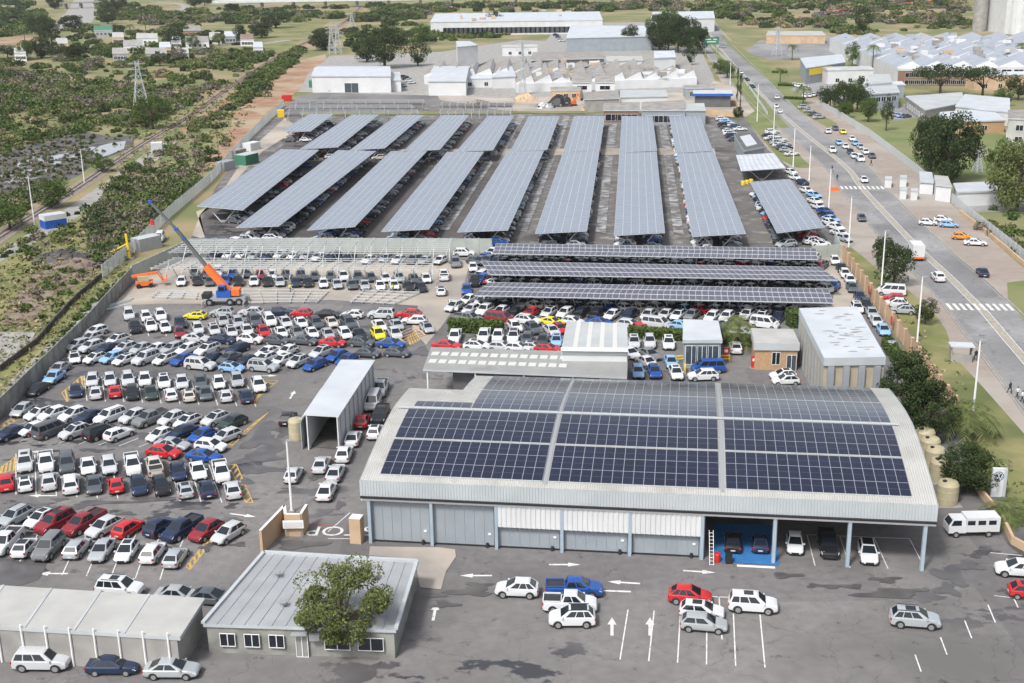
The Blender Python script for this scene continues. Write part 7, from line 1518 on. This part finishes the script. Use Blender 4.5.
# ---- people
def person_mesh(top, legs, stride, arm, hat=None):
    me = bpy.data.meshes.new('skeleton')
    J = {'pelvis': (0, 0, .95), 'chest': (0, 0, 1.25), 'neck': (0, 0, 1.48), 'head': (.02, 0, 1.62), 'crown': (.02, 0, 1.72)}
    E = [('pelvis', 'chest'), ('chest', 'neck'), ('neck', 'head'), ('head', 'crown')]; Rr = {'pelvis': .15, 'chest': .17, 'neck': .065, 'head': .105, 'crown': .08}
    for s, n_ in ((1, 'l'), (-1, 'r')):
        st_ = stride * s
        J['hip' + n_] = (0, s * .1, .9); J['knee' + n_] = (st_ * .2 + .03, s * .11, .5); J['ank' + n_] = (st_ * .34, s * .11, .08); J['toe' + n_] = (st_ * .34 + .16, s * .12, .04)
        J['sho' + n_] = (0, s * .2, 1.40); J['elb' + n_] = (-st_ * .12, s * .26, 1.12); J['han' + n_] = (-st_ * .22 + arm, s * .25, .86); J['fin' + n_] = (-st_ * .24 + arm, s * .25, .76)
        E += [('pelvis', 'hip' + n_), ('hip' + n_, 'knee' + n_), ('knee' + n_, 'ank' + n_), ('ank' + n_, 'toe' + n_), ('chest', 'sho' + n_), ('sho' + n_, 'elb' + n_), ('elb' + n_, 'han' + n_), ('han' + n_, 'fin' + n_)]
        Rr.update({'hip' + n_: .1, 'knee' + n_: .068, 'ank' + n_: .05, 'toe' + n_: .045, 'sho' + n_: .075, 'elb' + n_: .05, 'han' + n_: .038, 'fin' + n_: .03})
    ks = list(J); me.from_pydata([J[k] for k in ks], [(ks.index(a), ks.index(b)) for a, b in E], []); ob = bpy.data.objects.new('tmp', me); sc.collection.objects.link(ob); ob.modifiers.new('s', 'SKIN')
    if not me.skin_vertices:
        bpy.context.view_layer.objects.active = ob; ob.modifiers.clear(); bpy.ops.object.modifier_add(type='SKIN')
    for i, k in enumerate(ks): me.skin_vertices[0].data[i].radius = (Rr[k], Rr[k])
    me.skin_vertices[0].data[0].use_root = True
    sb = ob.modifiers.new('u', 'SUBSURF'); sb.levels = 1
    bpy.context.view_layer.update(); dg_ = bpy.context.evaluated_depsgraph_get(); out = bpy.data.meshes.new_from_object(ob.evaluated_get(dg_)); bpy.data.objects.remove(ob)
    out.materials.clear()
    for k in ('skin', top, legs, 'dark'): out.materials.append(M[k])
    for p in out.polygons:
        z = p.center.z; y = abs(p.center.y); p.material_index = 3 if z < .1 else 2 if z < .95 and y < .21 else 0 if z > 1.47 or (y > .22 and z < .9) else 1
        p.use_smooth = True
        if z > 1.66: p.material_index = 3
    return out
PMs = {k: person_mesh(*k) for k in (('cloth_dark', 'cloth_dark', 1, .0), ('cloth_white', 'cloth_dark', -1, .05), ('cloth_vis', 'sign_blue', .5, .1), ('cloth_red', 'cloth_dark', .6, 0))}
for x, y, k, rz, lb in ((1009.5, 394, 0, 1.9, 'person in dark clothes walking first in the group on the right pavement'), (1017, 399, 1, 1.9, 'person in white top walking behind the dark dressed one on the pavement'), (1022, 403, 1, 2.1, 'person in white top walking last in the group at the right edge'),
                        (975.5, 361, 0, 1.5, 'person in dark clothes standing beside the bus shelter'), (152.5, 275, 2, 1, 'person in yellow vest standing by the boom lift'), (393, 293, 2, 2, 'person in yellow vest standing on the sand near the laid steel beams'),
                        (290.5, 293, 2, 4, 'person in yellow vest bending over beams right of the crane'), (837, 181, 0, 1, 'person in dark clothes crossing at the upper zebra'), (832, 172, 0, 2, 'person in dark clothes walking beside the upper zebra'),
                        (871, 166, 0, 2, 'person in dark clothes on the brick verge near the parking strip'), (856, 164, 0, 3, 'person in dark clothes near the white van of the parking strip')):
    key = list(PMs)[k]; p = G(x, y); link('person', PMs[key], None, (p.x, p.y, .09), rz, label=lb, cat='person')

# overhead wires between the telegraph poles and a few wires along the verge masts
def wires(a, b, za, zb, label):
    A_, B_ = G(*a), G(*b); m_ = MB(); o_ = A_.copy()
    for s_ in (-.6, .6):
        pv_ = None
        for k in range(9):
            t = k / 8; p = A_.lerp(B_, t); p = Vector((p.x - o_.x, p.y - o_.y + s_, za + (zb - za) * t - 3.2 * t * (1 - t)))
            if pv_: m_.tube(pv_, p, .025, n=3, mt='dark', caps=False)
            pv_ = p
    link('overhead_wires', m_.mesh('overhead_wires'), None, o_, label=label, cat='wires')
wires((135, 158), (173, 157), 7, 6, 'pair of thin wires between the telegraph poles left of the railway')
# ================================================================ haze
HD = .00006
m = bpy.data.materials.new('haze'); m.use_nodes = True; n = m.node_tree; n.nodes.clear(); out_ = n.nodes.new('ShaderNodeOutputMaterial'); pv = n.nodes.new('ShaderNodeVolumePrincipled')
pv.inputs['Color'].default_value = (.9, .93, .97, 1); pv.inputs['Density'].default_value = HD; pv.inputs['Anisotropy'].default_value = .2
n.links.new(pv.outputs[0], out_.inputs['Volume']); M['haze'] = m
m_ = MB(); m_.prism([(-1500, -120), (1500, -120), (1500, 2600), (-1500, 2600)], -1, 75, 'haze'); link('haze', m_.mesh('haze'), kind='stuff')
finish_labels()
